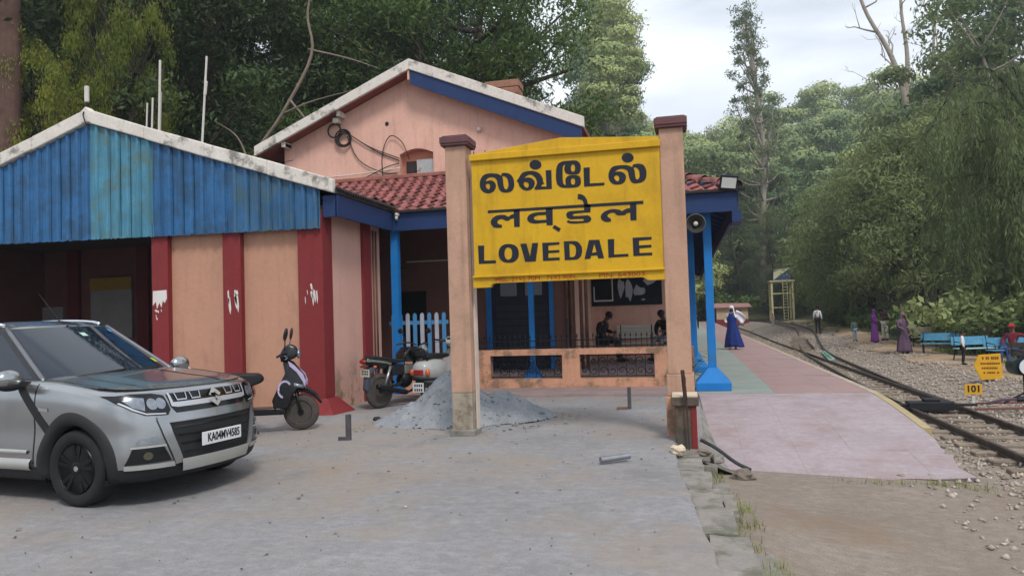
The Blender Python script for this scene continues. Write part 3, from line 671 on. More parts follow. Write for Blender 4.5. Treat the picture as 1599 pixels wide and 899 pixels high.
GLYPHS = [
('tamil_letter',[[(-2533,3274),(-2531,3293),(-2527,3314),(-2520,3333),(-2509,3351),(-2496,3369),(-2480,3382),(-2459,3392),(-2436,3397),(-2410,3400),(-2379,3399),(-2346,3395),(-2318,3391),(-2299,3388),(-2285,3383),(-2273,3378),(-2261,3370),(-2251,3361),(-2243,3358),(-2240,3365),(-2240,3377),(-2235,3387),(-2220,3391),(-2201,3392),(-2181,3390),(-2161,3386),(-2140,3378),(-2121,3367),(-2107,3353),(-2095,3336),(-2085,3316),(-2078,3292),(-2074,3266),(-2073,3241),(-2073,3222),(-2076,3206),(-2082,3190),(-2089,3175),(-2100,3160),(-2113,3148),(-2131,3140),(-2152,3136),(-2174,3134),(-2198,3135),(-2222,3139),(-2242,3146),(-2258,3157),(-2269,3172),(-2279,3189),(-2286,3211),(-2292,3235),(-2296,3257),(-2298,3274),(-2298,3289),(-2302,3302),(-2311,3316),(-2322,3329),(-2335,3338),(-2349,3345),(-2365,3348),(-2381,3349),(-2397,3347),(-2414,3343),(-2427,3338),(-2437,3330),(-2443,3321),(-2447,3313),(-2451,3306),(-2452,3301),(-2448,3298),(-2434,3301),(-2416,3306),(-2397,3309),(-2381,3307),(-2366,3302),(-2352,3295),(-2340,3285),(-2330,3273),(-2322,3259),(-2319,3245),(-2318,3230),(-2320,3214),(-2326,3197),(-2336,3179),(-2348,3164),(-2364,3154),(-2383,3146),(-2403,3142),(-2423,3141),(-2444,3144),(-2464,3150),(-2481,3158),(-2496,3170),(-2509,3183),(-2519,3197),(-2526,3213),(-2531,3229),(-2533,3244),(-2534,3258)],[(-2429,3267),(-2420,3266),(-2410,3263),(-2403,3257),(-2398,3249),(-2396,3238),(-2396,3227),(-2399,3215),(-2403,3203),(-2409,3194),(-2414,3191),(-2421,3192),(-2428,3196),(-2436,3203),(-2444,3213),(-2450,3223),(-2453,3234),(-2455,3245),(-2453,3253),(-2447,3260),(-2438,3265)],[(-2228,3349),(-2219,3351),(-2204,3349),(-2190,3343),(-2179,3333),(-2169,3321),(-2161,3307),(-2156,3293),(-2153,3278),(-2151,3262),(-2150,3244),(-2151,3226),(-2153,3210),(-2158,3197),(-2165,3186),(-2173,3178),(-2180,3175),(-2188,3176),(-2196,3180),(-2202,3188),(-2209,3200),(-2213,3214),(-2216,3231),(-2218,3249),(-2219,3267),(-2220,3282),(-2221,3297),(-2222,3311),(-2225,3326),(-2229,3340)]]),
('tamil_letter',[[(-2019,3253),(-2042,3271),(-2028,3291),(-2010,3311),(-1998,3333),(-1983,3356),(-1963,3374),(-1937,3384),(-1908,3389),(-1880,3391),(-1854,3392),(-1829,3390),(-1805,3384),(-1782,3376),(-1759,3365),(-1739,3350),(-1723,3331),(-1710,3309),(-1701,3289),(-1696,3272),(-1696,3258),(-1697,3244),(-1688,3229),(-1681,3214),(-1707,3208),(-1723,3180),(-1653,3175),(-1657,3384),(-1583,3382),(-1585,3141),(-1802,3145),(-1811,3166),(-1785,3199),(-1773,3242),(-1790,3295),(-1829,3335),(-1874,3345),(-1919,3327),(-1939,3302),(-1912,3309),(-1882,3309),(-1838,3295),(-1809,3260),(-1803,3222),(-1820,3179),(-1858,3149),(-1910,3140),(-1962,3156),(-2006,3200)],[(-1918,3253),(-1909,3250),(-1900,3246),(-1892,3240),(-1887,3232),(-1883,3223),(-1882,3213),(-1883,3203),(-1886,3192),(-1890,3184),(-1896,3180),(-1902,3178),(-1909,3178),(-1918,3182),(-1927,3187),(-1935,3195),(-1941,3204),(-1946,3215),(-1949,3225),(-1950,3235),(-1948,3244),(-1944,3251),(-1937,3254),(-1928,3254)]]),
('tamil_dot',[[(-1710,3460),(-1713,3442),(-1723,3427),(-1738,3415),(-1757,3406),(-1779,3403),(-1801,3405),(-1822,3411),(-1840,3422),(-1855,3437),(-1863,3454),(-1866,3472),(-1862,3489),(-1852,3504),(-1837,3517),(-1818,3525),(-1797,3528),(-1775,3526),(-1753,3520),(-1735,3509),(-1721,3494),(-1712,3477)]]),
('tamil_letter',[[(-1526,3320),(-1524,3346),(-1522,3374),(-1517,3399),(-1510,3421),(-1501,3440),(-1490,3456),(-1474,3467),(-1456,3476),(-1437,3481),(-1420,3484),(-1402,3484),(-1379,3484),(-1346,3484),(-1308,3484),(-1277,3482),(-1257,3477),(-1245,3470),(-1234,3462),(-1224,3452),(-1216,3440),(-1210,3427),(-1206,3413),(-1205,3398),(-1205,3383),(-1206,3368),(-1208,3354),(-1213,3340),(-1219,3327),(-1227,3316),(-1239,3307),(-1256,3303),(-1276,3302),(-1298,3303),(-1320,3304),(-1343,3307),(-1363,3311),(-1378,3315),(-1389,3320),(-1399,3329),(-1406,3341),(-1412,3356),(-1416,3370),(-1417,3383),(-1416,3395),(-1414,3406),(-1410,3418),(-1404,3428),(-1402,3435),(-1408,3437),(-1417,3435),(-1425,3429),(-1430,3419),(-1434,3404),(-1437,3386),(-1439,3364),(-1439,3338),(-1440,3313),(-1441,3293),(-1442,3274),(-1442,3255),(-1440,3234),(-1437,3213),(-1433,3196),(-1423,3185),(-1412,3179),(-1404,3177),(-1402,3179),(-1403,3185),(-1405,3194),(-1406,3207),(-1407,3223),(-1407,3238),(-1405,3251),(-1400,3263),(-1393,3274),(-1384,3282),(-1372,3290),(-1356,3295),(-1334,3297),(-1307,3297),(-1283,3295),(-1264,3292),(-1247,3287),(-1233,3280),(-1223,3271),(-1217,3260),(-1212,3246),(-1210,3225),(-1210,3201),(-1213,3181),(-1220,3166),(-1231,3155),(-1245,3147),(-1261,3141),(-1281,3139),(-1303,3138),(-1331,3138),(-1361,3139),(-1391,3141),(-1417,3142),(-1441,3145),(-1463,3151),(-1483,3162),(-1500,3177),(-1513,3195),(-1521,3215),(-1524,3239),(-1526,3261),(-1527,3281),(-1527,3299)],[(-1308,3435),(-1299,3433),(-1290,3427),(-1283,3418),(-1279,3407),(-1278,3394),(-1278,3381),(-1279,3369),(-1281,3358),(-1285,3349),(-1293,3343),(-1302,3340),(-1311,3340),(-1318,3344),(-1324,3350),(-1328,3360),(-1331,3374),(-1331,3392),(-1329,3407),(-1324,3419),(-1316,3429)],[(-1314,3257),(-1305,3256),(-1296,3251),(-1289,3244),(-1285,3233),(-1284,3220),(-1284,3207),(-1286,3196),(-1289,3186),(-1295,3179),(-1302,3176),(-1312,3175),(-1320,3177),(-1326,3181),(-1331,3188),(-1334,3196),(-1336,3210),(-1337,3227),(-1335,3240),(-1329,3249),(-1322,3254)]]),
('tamil_letter',[[(-1171,3381),(-1092,3380),(-1098,3176),(-914,3174),(-916,3139),(-1171,3140)]]),
('tamil_letter',[[(-862,3249),(-861,3268),(-858,3287),(-851,3306),(-842,3326),(-829,3345),(-814,3361),(-795,3369),(-774,3374),(-749,3376),(-717,3377),(-681,3376),(-650,3373),(-630,3371),(-615,3367),(-601,3362),(-587,3356),(-573,3348),(-563,3345),(-559,3351),(-559,3361),(-555,3370),(-545,3375),(-532,3378),(-516,3380),(-498,3380),(-479,3379),(-460,3375),(-445,3370),(-431,3363),(-419,3352),(-409,3335),(-400,3314),(-394,3293),(-391,3274),(-391,3255),(-392,3236),(-395,3219),(-398,3202),(-405,3187),(-414,3173),(-426,3161),(-441,3151),(-458,3144),(-477,3140),(-497,3137),(-519,3136),(-541,3137),(-560,3142),(-574,3151),(-585,3164),(-594,3180),(-601,3198),(-605,3218),(-609,3238),(-612,3256),(-614,3274),(-618,3289),(-625,3301),(-634,3311),(-645,3319),(-660,3325),(-677,3329),(-694,3330),(-711,3330),(-729,3328),(-744,3323),(-759,3315),(-772,3304),(-777,3297),(-769,3297),(-754,3300),(-738,3301),(-721,3299),(-704,3296),(-688,3290),(-675,3282),(-663,3271),(-654,3259),(-649,3247),(-646,3233),(-645,3219),(-647,3205),(-651,3191),(-657,3177),(-667,3164),(-679,3153),(-694,3144),(-711,3139),(-731,3137),(-751,3137),(-770,3138),(-789,3142),(-807,3148),(-823,3160),(-837,3174),(-848,3191),(-856,3209),(-860,3229)],[(-761,3256),(-751,3254),(-743,3247),(-736,3240),(-731,3232),(-728,3224),(-727,3214),(-729,3203),(-733,3191),(-738,3183),(-745,3179),(-752,3178),(-760,3181),(-768,3188),(-777,3197),(-784,3208),(-789,3218),(-792,3228),(-791,3237),(-783,3245),(-772,3253)],[(-546,3333),(-538,3337),(-524,3336),(-511,3331),(-500,3321),(-489,3307),(-481,3293),(-477,3279),(-476,3264),(-476,3250),(-476,3235),(-477,3220),(-481,3207),(-487,3197),(-495,3188),(-503,3184),(-510,3184),(-517,3188),(-523,3196),(-527,3208),(-530,3223),(-532,3239),(-533,3256),(-533,3273),(-534,3289),(-539,3306),(-545,3322)]]),
('tamil_dot',[[(-541,3458),(-545,3441),(-554,3426),(-569,3414),(-586,3406),(-607,3403),(-628,3405),(-648,3411),(-665,3422),(-678,3436),(-687,3452),(-689,3470),(-685,3486),(-676,3502),(-662,3514),(-644,3521),(-623,3525),(-602,3523),(-582,3517),(-565,3506),(-552,3492),(-544,3475)]]),
('hindi_headline',[[(-2438,2918),(-2435,2883),(-444,2876),(-443,2915)]]),
('hindi_letter',[[(-2092,2903),(-2013,2903),(-2019,2681),(-2092,2683),(-2092,2796),(-2133,2791),(-2164,2768),(-2198,2769),(-2224,2785),(-2254,2798),(-2293,2789),(-2316,2765),(-2309,2742),(-2283,2726),(-2253,2720),(-2257,2683),(-2326,2684),(-2368,2697),(-2397,2736),(-2404,2773),(-2376,2816),(-2329,2843),(-2268,2851),(-2215,2847),(-2178,2827),(-2163,2818),(-2132,2842),(-2094,2851)]]),
('hindi_letter',[[(-1671,2894),(-1584,2894),(-1589,2678),(-1668,2679),(-1669,2715),(-1747,2713),(-1821,2711),(-1880,2724),(-1913,2752),(-1919,2789),(-1892,2828),(-1832,2850),(-1742,2855),(-1672,2854)],[(-1673,2814),(-1773,2815),(-1814,2804),(-1830,2787),(-1827,2765),(-1790,2752),(-1668,2752)]]),
('hindi_stroke',[[(-1567,2680),(-1486,2628),(-1512,2586),(-1594,2644)]]),
('hindi_letter',[[(-1255,3053),(-1212,3048),(-1170,3022),(-1142,2973),(-1130,2914),(-1098,2901),(-1103,2812),(-1206,2811),(-1300,2809),(-1330,2797),(-1330,2786),(-1301,2775),(-1207,2775),(-1142,2777),(-1107,2758),(-1094,2725),(-1109,2697),(-1145,2682),(-1218,2682),(-1305,2679),(-1370,2687),(-1409,2707),(-1390,2729),(-1362,2715),(-1267,2708),(-1202,2707),(-1184,2719),(-1194,2734),(-1266,2739),(-1354,2737),(-1397,2757),(-1413,2795),(-1401,2827),(-1364,2842),(-1284,2843),(-1183,2842),(-1181,2914),(-1187,2940),(-1200,2970),(-1225,2982),(-1258,2984)]]),
('hindi_letter',[[(-608,2886),(-529,2886),(-535,2678),(-609,2679),(-609,2777),(-651,2773),(-677,2750),(-744,2750),(-779,2759),(-806,2790),(-848,2790),(-885,2773),(-893,2748),(-872,2726),(-850,2717),(-852,2678),(-923,2680),(-965,2706),(-978,2746),(-963,2781),(-919,2815),(-854,2833),(-797,2834),(-741,2821),(-710,2800),(-685,2814),(-649,2830),(-608,2831)]]),
('letter',[[(-2583,2468),(-2500,2465),(-2506,2269),(-2350,2267),(-2350,2228),(-2577,2230)]]),
('letter',[[(-2042,2341),(-2046,2306),(-2057,2279),(-2074,2258),(-2097,2241),(-2125,2230),(-2158,2226),(-2201,2228),(-2234,2235),(-2261,2249),(-2283,2267),(-2298,2291),(-2308,2319),(-2310,2354),(-2305,2389),(-2294,2416),(-2277,2438),(-2254,2454),(-2226,2465),(-2193,2469),(-2150,2467),(-2117,2459),(-2090,2446),(-2068,2427),(-2053,2404),(-2044,2376)],[(-2129,2343),(-2133,2316),(-2140,2294),(-2151,2278),(-2165,2269),(-2183,2266),(-2201,2270),(-2214,2281),(-2225,2298),(-2231,2320),(-2232,2348),(-2229,2375),(-2221,2397),(-2210,2413),(-2196,2422),(-2178,2425),(-2161,2420),(-2147,2409),(-2137,2392),(-2131,2370)]]),
('letter',[[(-2019,2462),(-1939,2462),(-1897,2293),(-1862,2464),(-1785,2463),(-1825,2228),(-1961,2227)]]),
('letter',[[(-1732,2460),(-1511,2457),(-1512,2427),(-1654,2421),(-1656,2358),(-1515,2358),(-1514,2326),(-1657,2324),(-1659,2264),(-1514,2264),(-1516,2228),(-1729,2228)]]),
('letter',[[(-1454,2464),(-1312,2461),(-1284,2453),(-1259,2435),(-1228,2383),(-1224,2326),(-1239,2269),(-1269,2238),(-1295,2227),(-1328,2224),(-1450,2225)],[(-1386,2429),(-1343,2422),(-1318,2404),(-1304,2380),(-1301,2337),(-1311,2287),(-1326,2266),(-1345,2259),(-1383,2260)]]),
('letter',[[(-1135,2463),(-1004,2461),(-953,2226),(-1025,2226),(-1038,2267),(-1114,2264),(-1126,2227),(-1198,2227)],[(-1069,2415),(-1044,2308),(-1101,2301)]]),
('letter',[[(-899,2459),(-819,2461),(-826,2266),(-649,2267),(-650,2233),(-897,2231)]]),
('letter',[[(-591,2463),(-359,2462),(-360,2429),(-513,2423),(-516,2364),(-366,2365),(-365,2332),(-513,2327),(-512,2269),(-359,2268),(-359,2235),(-588,2235)]])]

# ================================================================ STATION NAME BOARD
mt_post = M('board_post_plaster', srgb(186, 148, 126), .88, .08, 2, .15, 40, col2=srgb(140, 116, 98), c2scale=2.2, c2lo=.5, c2hi=.68, c2amt=.55, streak=.45, fine=.12)
mt_bare = M('bare_post_cement', srgb(158, 148, 132), .9, .15, 6, .3, 40, col2=srgb(112, 92, 72), c2scale=5, c2lo=.5, c2hi=.62, c2amt=.7, streak=.4)
mt_cap = M('maroon_cap', srgb(104, 70, 72), .8, .12, 4, .15, 40, col2=srgb(74, 62, 60), c2scale=5, c2amt=.6)
mt_yel = M('board_yellow', srgb(206, 160, 14), .55, .06, 2.2, .06, 50, spec=.35, col2=srgb(150, 112, 20), c2scale=1.6, c2lo=.5, c2hi=.72, c2amt=.55, streak=.4, fine=.10)
mt_ltr = M('board_black', srgb(26, 30, 42), .55, .1, 5, .02)
mt_red = M('board_red', srgb(178, 50, 28), .6, .1, 8, 0)
sg = thing('station_name_board', 'yellow station name board with black lettering between two pink posts', 'sign', (-1.43, 9.46, 0))
def post(x, w_, z0, z1, foot):
    h = w_/2
    p = MB().box(x-h, x+h, 9.46-.15, 9.46+.15, z0, z1).build('post', mt_post, sg, world=True, bevel=.012)
    MB().box(x-h-.045, x+h+.045, 9.46-.2, 9.46+.2, z1, z1+.03).box(x-h-.055, x+h+.055, 9.46-.21, 9.46+.21, z1+.03, z1+.12).box(x-h-.03, x+h+.03, 9.46-.18, 9.46+.18, z1+.12, z1+.14).build('cap', mt_cap, p, world=True, bevel=.01)
    return p
p1 = post(-2.865, .28, .56, 3.80, True)
MB().box(-3.003, -2.727, 9.312, 9.608, .06, .56).build('post_foot', mt_bare, p1, world=True, bevel=.01)
MB().box(-3.03, -2.70, 9.28, 9.64, -.02, .085).build('plinth', mt_kerb, p1, world=True, bevel=.015)
MB().box(-2.722, -2.70, 9.47, 9.59, .07, 3.4).build('edge_strip', M('pale_strip', srgb(206, 190, 176), .8, .1, 5, 0), p1, world=True)
p2 = post(-.08, .29, .77, 3.80, False)
MB().box(-.245, .085, 9.30, 9.64, .5, .77).build('post_foot', mt_post, p2, world=True, bevel=.012)
MB().box(-.26, .10, 9.28, 9.66, -.1, .5).build('post_base', mt_balu, p2, world=True, bevel=.012)
board = MB().box(-2.64, -.225, 9.30, 9.40, 2.06, 3.57).build('board', mt_yel, sg, world=True)
MB().prism([(-2.66, 3.57), (-.215, 3.57), (-.215, 3.655), (-2.66, 3.655)], fy(9.255), 0, .2).build('top_moulding', mt_yel, board, world=True, bevel=.008)
MB().prism([(-2.64, 3.655), (-.225, 3.655), (-.225, 3.70), (-1.45, 3.79), (-2.60, 3.67)], fy(9.30), 0, .12).build('pediment', mt_yel, board, world=True, bevel=.006)
MB().prism([(-2.66, 2.045), (-.215, 2.045), (-.215, 2.075), (-2.66, 2.075)], fy(9.265), 0, .15).build('ledge', mt_yel, board, world=True, bevel=.008)
MB().prism([(-2.66, 1.92), (-2.43, 1.92), (-2.42, 1.95), (-2.40, 1.966), (-2.37, 1.972), (-.50, 1.972), (-.46, 1.96), (-.44, 1.94), (-.41, 1.93), (-.215, 1.93), (-.215, 2.045), (-2.66, 2.045)], fy(9.30), 0, .10).build('valance', mt_yel, board, world=True)
for nm, loops in GLYPHS:
    me = curve_mesh([[(x/1000, z/1000) for x, z in lp] for lp in loops], .006)
    flat(nm, me, mt_ltr, board, Matrix.Translation(-sg.location)@plate_xf((0, 9.2985, 0), (1, 0, 0), (0, 0, 1)))
for s, x0, x1, z in (('MSL. 2192.70M.  7193.90Ft.', -2.36, -1.30, 2.008), ('PIN: 643003', -1.02, -.46, 2.008)):
    me = text_mesh(s, .074, .003, .0); xs_ = [v.co.x for v in me.vertices]; k = (x1-x0)/(max(xs_)-min(xs_))
    flat('red_lettering', me, mt_red, board, Matrix.Translation(-sg.location)@plate_xf(((x0+x1)/2, 9.298, z), (1, 0, 0), (0, 0, 1))@Matrix.Diagonal((k, 1, 1, 1)))

# stub of low wall in front of the board's post, with a rusty iron flat
mt_stubtop = M('fresh_cement', srgb(206, 188, 164), .9, .12, 5, .2)
mt_stub = M('dark_stained_cement', srgb(86, 78, 70), .95, .3, 5, .3, col2=srgb(120, 100, 84), c2scale=4, c2amt=.6)
stub = thing('wall_stub', 'broken stub of low wall with pale cement top below the name board', 'wall', (-.04, 8.98, 0))
MB().box(-.155, .085, 8.86, 9.25, -.35, .44).build('masonry', mt_stub, stub, world=True, bevel=.02)
MB().box(-.19, .12, 8.82, 9.27, .44, .545).build('coping', mt_stub, stub, world=True, bevel=.015)
MB().box(-.18, .11, 8.83, 9.265, .545, .56).build('cement_top', mt_stubtop, stub, world=True)
MB().box(.03, .092, 8.85, 9.2, -.3, .435).build('painted_end', mt_maroon, stub, world=True)
MB().bar((-.005, 8.80, -.1), (-.02, 8.79, .60), .018, .03).bar((-.03, 8.79, .55), (-.05, 8.78, .86), .045, .03).bar((-.035, 8.78, .5), (-.03, 8.77, .78), .03, .05).build('iron_flat', M('rusted_iron', srgb(66, 48, 44), .8, .3, 10, .1), stub, world=True)

# ================================================================ BALUSTRADE
bal = thing('balustrade', 'low pink plastered wall with two iron grilles behind the name board', 'wall', (-2.3, 15.1, 0))
m_ = MB()
y0, y1 = 15.08, 15.30
m_.box(-4.7, .15, y0, y1, 0, .22).box(-4.7, .15, y0, y1, .71, .83).box(-4.7, -4.0, y0, y1, .22, .71).box(-2.48, -2.12, y0, y1, .22, .71).box(-.62, .15, y0, y1, .22, .71)
m_.build('wall_frame', mt_balu, bal, world=True)
for (a, b) in ((-4.0, -2.48), (-2.12, -.62)):
    g_ = MB(); yy = 15.2
    for z in (.26, .68): g_.tube([(a, yy, z), (b, yy, z)], .010, 5)
    n = 8; w_ = (b-a)/n
    for k in range(n):
        cx = a+w_*(k+.5)
        for (cz_, s) in ((.37, 1), (.57, -1)):
            pts = [(cx+s*(.085-.0095*t)*math.cos(t*.9+k*PI), yy, cz_+(.085-.0095*t)*math.sin(t*.9+k*PI)) for t in np.linspace(0, 7.5, 22)]
            g_.tube(pts, .0085, 4)
        g_.tube([(a+w_*k, yy, .26), (a+w_*k, yy, .68)], .007, 4)
    g_.build('grille', mt_iron, bal, smooth=True, world=True)
rl = MB().tube([(-4.7, 15.2, 1.0), (.1, 15.2, 1.0)], .011, 5).tube([(-4.7, 15.2, .87), (.1, 15.2, .87)], .011, 5).build('top_rail', mt_iron, bal, world=True)
for k in range(44):
    x = -4.68+k*.109
    MB().tube([(x, 15.2, .83), (x, 15.2, 1.06), (x, 15.2, 1.08), (x, 15.2, 1.14)], [.007, .007, .02, .001], 5).build('spike', mt_iron, rl, world=True)
for x in (-4.35, -2.36): MB().tube([(x, 15.2, .83), (x, 15.2, 1.45)], .03, 8).build('rail_post', mt_iron, bal, world=True)

# picket gate of alternating blue and grey pickets
gt = thing('picket_gate', 'picket gate with alternating blue and grey white pickets', 'gate', (-5.3, 14.5, 0))
mt_pb, mt_pw = M('picket_blue', srgb(72, 132, 178), .6, .12, 4, .05, streak=.2), M('picket_white', srgb(170, 172, 184), .7, .12, 4, .05, streak=.3)
for k in range(8):
    x = -5.90+k*.157; h = 1.66
    MB().prism([(x-.04, .12), (x+.04, .12), (x+.04, h-.05), (x+.025, h-.015), (x, h), (x-.025, h-.015), (x-.04, h-.05)], fy(14.5), 0, .025).build('picket', mt_pw if k % 2 == 0 else mt_pb, gt, world=True)
for z in (.45, 1.42): MB().box(-6.0, -4.72, 14.526, 14.56, z, z+.08).build('rail', mt_pb, gt, world=True)
MB().box(-5.55, -4.62, 14.2, 14.4, 0, .78).build('low_pier', mt_balu, gt, world=True)

# notice board, bench and posters on the platform side
nb = thing('notice_board', 'dark notice board with torn white posters on the pink wall', 'notice board', (-1.5, 19.97, 1.7))
MB().box(-2.42, -.56, 19.95, 19.998, 1.72, 2.6).build('panel', M('board_dark', srgb(26, 30, 40), .7, .15, 3, .03), nb, world=True)
random.seed(3)
for (x, z, w_, h) in ((-2.1, 2.14, .5, .55), (-1.62, 2.2, .16, .5), (-1.42, 2.14, .16, .55), (-1.16, 2.08, .3, .3), (-.88, 2.36, .3, .22), (-1.05, 1.86, .1, .05)):
    n = 10; pts = [(x+w_/2*math.cos(2*PI*k/n)*random.uniform(.75, 1.35), z+h/2*math.sin(2*PI*k/n)*random.uniform(.65, 1.3)) for k in range(n)]
    if x == -2.1:
        MB().box(x-.26, x+.26, 19.945, 19.949, z-.3, z-.26).box(x+.23, x+.26, 19.945, 19.949, z-.26, z+.3).box(x-.26, x-.23, 19.945, 19.949, z-.26, z+.1).build('torn_poster', mt_paper, nb, world=True); continue
    MB().prism(pts, lambda u, v, q: (u, 19.95-q, v), 0, .004).build('torn_poster', M('grey_paper', srgb(170, 172, 182), .9, .2, 9, 0), nb, world=True)

# ================================================================ SMALL YARD THINGS
mt_rust = M('grey_steel_stub', srgb(84, 82, 84), .6, .25, 10, .1, metal=.2)
t = thing('steel_stub', 'short steel stub with a side arm standing in front of the scooter', 'post', (-4.28, 8.91, 0)); MB().box(-.03, .03, -.03, .03, -.05, .34).build('upright', mt_rust, t, bevel=.006); MB().box(-.14, -.03, -.02, .02, .0, .05).build('arm', mt_rust, t)
t = thing('steel_stub', 'short steel stub beside loose bricks near the low balustrade', 'post', (-.90, 11.88, 0)); MB().box(-.028, .028, -.028, .028, -.05, .36).build('upright', mt_rust, t, bevel=.006)
MB().box(-.2, -.03, -.05, .05, 0, .05).build('arm', M('old_brick', srgb(120, 96, 82), .9, .2, 6, .3), t, bevel=.01)
tag(MB().tube([(-.90, 7.70, .035), (-.62, 7.90, .045)], .032, 10).build('metal_pipe', M('galvanised_pipe', srgb(150, 152, 156), .4, .2, 8, .05, metal=.7), smooth=True, auto=40), 'short piece of grey metal pipe lying in the courtyard', 'pipe')
tag(MB().tube(spline([(.13, 9.05, .02), (.3, 8.95, -.06), (.5, 8.86, -.20), (.66, 8.80, -.27)], 4), .022, 8).build('pipe_offcut', M('black_pipe', srgb(56, 58, 60), .45, .2, 8, 0), smooth=True, auto=40), 'dark bent pipe leaning over the kerb onto the pink ramp', 'pipe')
def rock(name, label, c, r, mat, seed):
    random.seed(seed); m_ = MB().ell(c, r, 9, 6); m_.v = [tuple(Vector(c)+(Vector(p)-Vector(c))*random.uniform(.75, 1.2)) for p in m_.v]
    return tag(m_.build(name, mat), label, 'stone', 'loose stones by the kerb')
mt_rock = M('loose_rock', srgb(118, 108, 98), .95, .25, 6, .4, 30)
rock('stone', 'squat grey stone at the foot of the kerb beside the pink ramp', (.54, 8.38, -.27), (.13, .10, .10), mt_rock, 1)
rock('stone', 'small pale stone on the courtyard edge below the wall stub', (-.13, 8.35, .03), (.09, .08, .055), mt_stubtop, 2)
rock('stone', 'flat dark stone wedged under the wall stub', (.14, 8.7, -.06), (.09, .08, .045), mt_rock, 4)
rock('stone', 'lump of grey rubble between kerb and pink ramp', (.30, 8.75, -.14), (.08, .09, .06), mt_kerb, 5)
rock('stone', 'brown stone lying on the courtyard by the sand heap', (-4.62, 10.6, .03), (.07, .05, .05), mt_dark, 6)
# sand heap
mb = MB(); cx, cy = -3.5, 10.85; rows = []
rngs = np.random.default_rng(2)
from mathutils import noise as mnoise
def sandz(x, y):
    wob = .22*mnoise.noise((x*1.3, y*1.3, 3.))
    r1 = math.hypot((x-cx)/1.02, (y-cy)/.92)+wob*.6; r2 = math.hypot((x+2.78)/.80, (y-11.1)/.62)+wob; r3 = math.hypot((x+4.0)/.62, (y-10.5)/.55)+wob
    z = max(.72*max(0, 1-r1)**1.08, .40*max(0, 1-r2)**.9, .34*max(0, 1-r3)); z = z-.35*max(0, z-.62)
    k = min(1, z*5)
    return z+k*(.05*mnoise.noise((x*3.1, y*3.1, 1.))+.035*mnoise.noise((x*7.7, y*7.7, 5.))+.02*abs(mnoise.noise((x*17, y*17, 2.))))
for yy in np.arange(9.5, 12.3, .035): rows.append([(x, yy, sandz(x, yy)+float(rngs.normal(0, .006))*(1 if sandz(x, yy) > .02 else 0)-(.006 if sandz(x, yy) < .012 else 0)) for x in np.arange(-5.0, -1.7, .035)])
mt_sand = M('grey_sand', srgb(146, 148, 151), .95, .14, 4, .6, 40, col2=srgb(116, 122, 130), c2scale=6, c2lo=.45, c2hi=.6, c2amt=.5, fine=.3)
mb.loft(rows, cap=False, closed=False); mb.f = [f for f in mb.f if max(mb.v[i][2] for i in f) > .014]
tag(mb.build('sand_heap', mt_sand, smooth=True), 'grey heap of building sand around the foot of the name board post', 'sand', kind='stuff')

mb = MB(); random.seed(9)
for _ in range(420):
    a = random.random()*6.28; q = abs(random.gauss(.75, .42)); x, y = cx+.25+1.25*q*math.cos(a), cy+1.0*q*math.sin(a)
    if y > 12.2 or x > -1.4: continue
    s = random.choice((.007, .009, .012, .016, .026)); m0 = MB().ell((x, y, max(sandz(x, y), 0)+s*.35), (s, s*random.uniform(.7, 1.2), s*.7), 6, 4); m0.v = [tuple(Vector(p)+Vector((random.gauss(0, s*.15), random.gauss(0, s*.15), 0))) for p in m0.v]; mb.add(m0.v, m0.f)
tag(mb.build('sand_clods', mt_sand), 'loose clods of sand and grit spilled around the sand heap', 'sand', kind='stuff')

# floodlight and horn speaker under the veranda corner
fl = thing('floodlight', 'black framed floodlight with white glass on the veranda corner', 'floodlight', (.86, 13.74, 3.76))
def Rt(m, rx, ry, rz, c): return m.xf(Matrix.Translation(c)@Matrix.Rotation(rz, 4, 'Z')@Matrix.Rotation(ry, 4, 'Y')@Matrix.Rotation(rx, 4, 'X'))
Rt(MB().box(-.155, .155, 0, .06, -.13, .13), .35, .12, .1, (0, 0, .03)).build('housing', mt_iron, fl, bevel=.01)
Rt(MB().box(-.125, .125, -.006, 0, -.085, .10), .35, .12, .1, (0, -.002, .02)).build('glass', M('lamp_glass', srgb(205, 205, 200), .25, .05, 4, 0, spec=.5), fl)
MB().tube(spline([(-.1, .06, .16), (.0, .08, .2), (.12, .05, .14)]), .012, 6).build('cable', mt_iron, fl)
for sx in (-.17, .17): MB().bar((sx, .05, 0), (sx, .1, -.14), .02, .03).build('bracket', mt_iron, fl)
MB().box(.18, .28, .02, .1, -.1, -.05).build('junction_box', mt_iron, fl)
hs = thing('horn_speaker', 'grey horn loudspeaker hanging under the veranda fascia', 'loudspeaker', (.26, 13.9, 3.1))
MB().loft([[(r_*math.cos(a), y_, r_*math.sin(a)) for a in np.linspace(0, 2*PI, 25)[:-1]] for r_, y_ in ((.165, -.15), (.175, -.135), (.14, -.06), (.085, .02), (.045, .08), (.045, .2))], cap=False).build('horn', M('horn_grey', srgb(120, 118, 112), .6, .15, 5, 0), hs, smooth=True)
MB().loft([[(r_*math.cos(a), y_, r_*math.sin(a)) for a in np.linspace(0, 2*PI, 25)[:-1]] for r_, y_ in ((.163, -.149), (.12, -.08), (.07, .0), (.01, .04))], cap=False).build('throat', M('horn_inside', srgb(58, 56, 54), .7, .1, 5, 0), hs, smooth=True)
MB().ell((0, -.06, 0), (.045, .05, .045)).build('plug', mt_pipe, hs, smooth=True); MB().box(-.02, .02, .02, .06, .05, .24).build('bracket', mt_iron, hs)
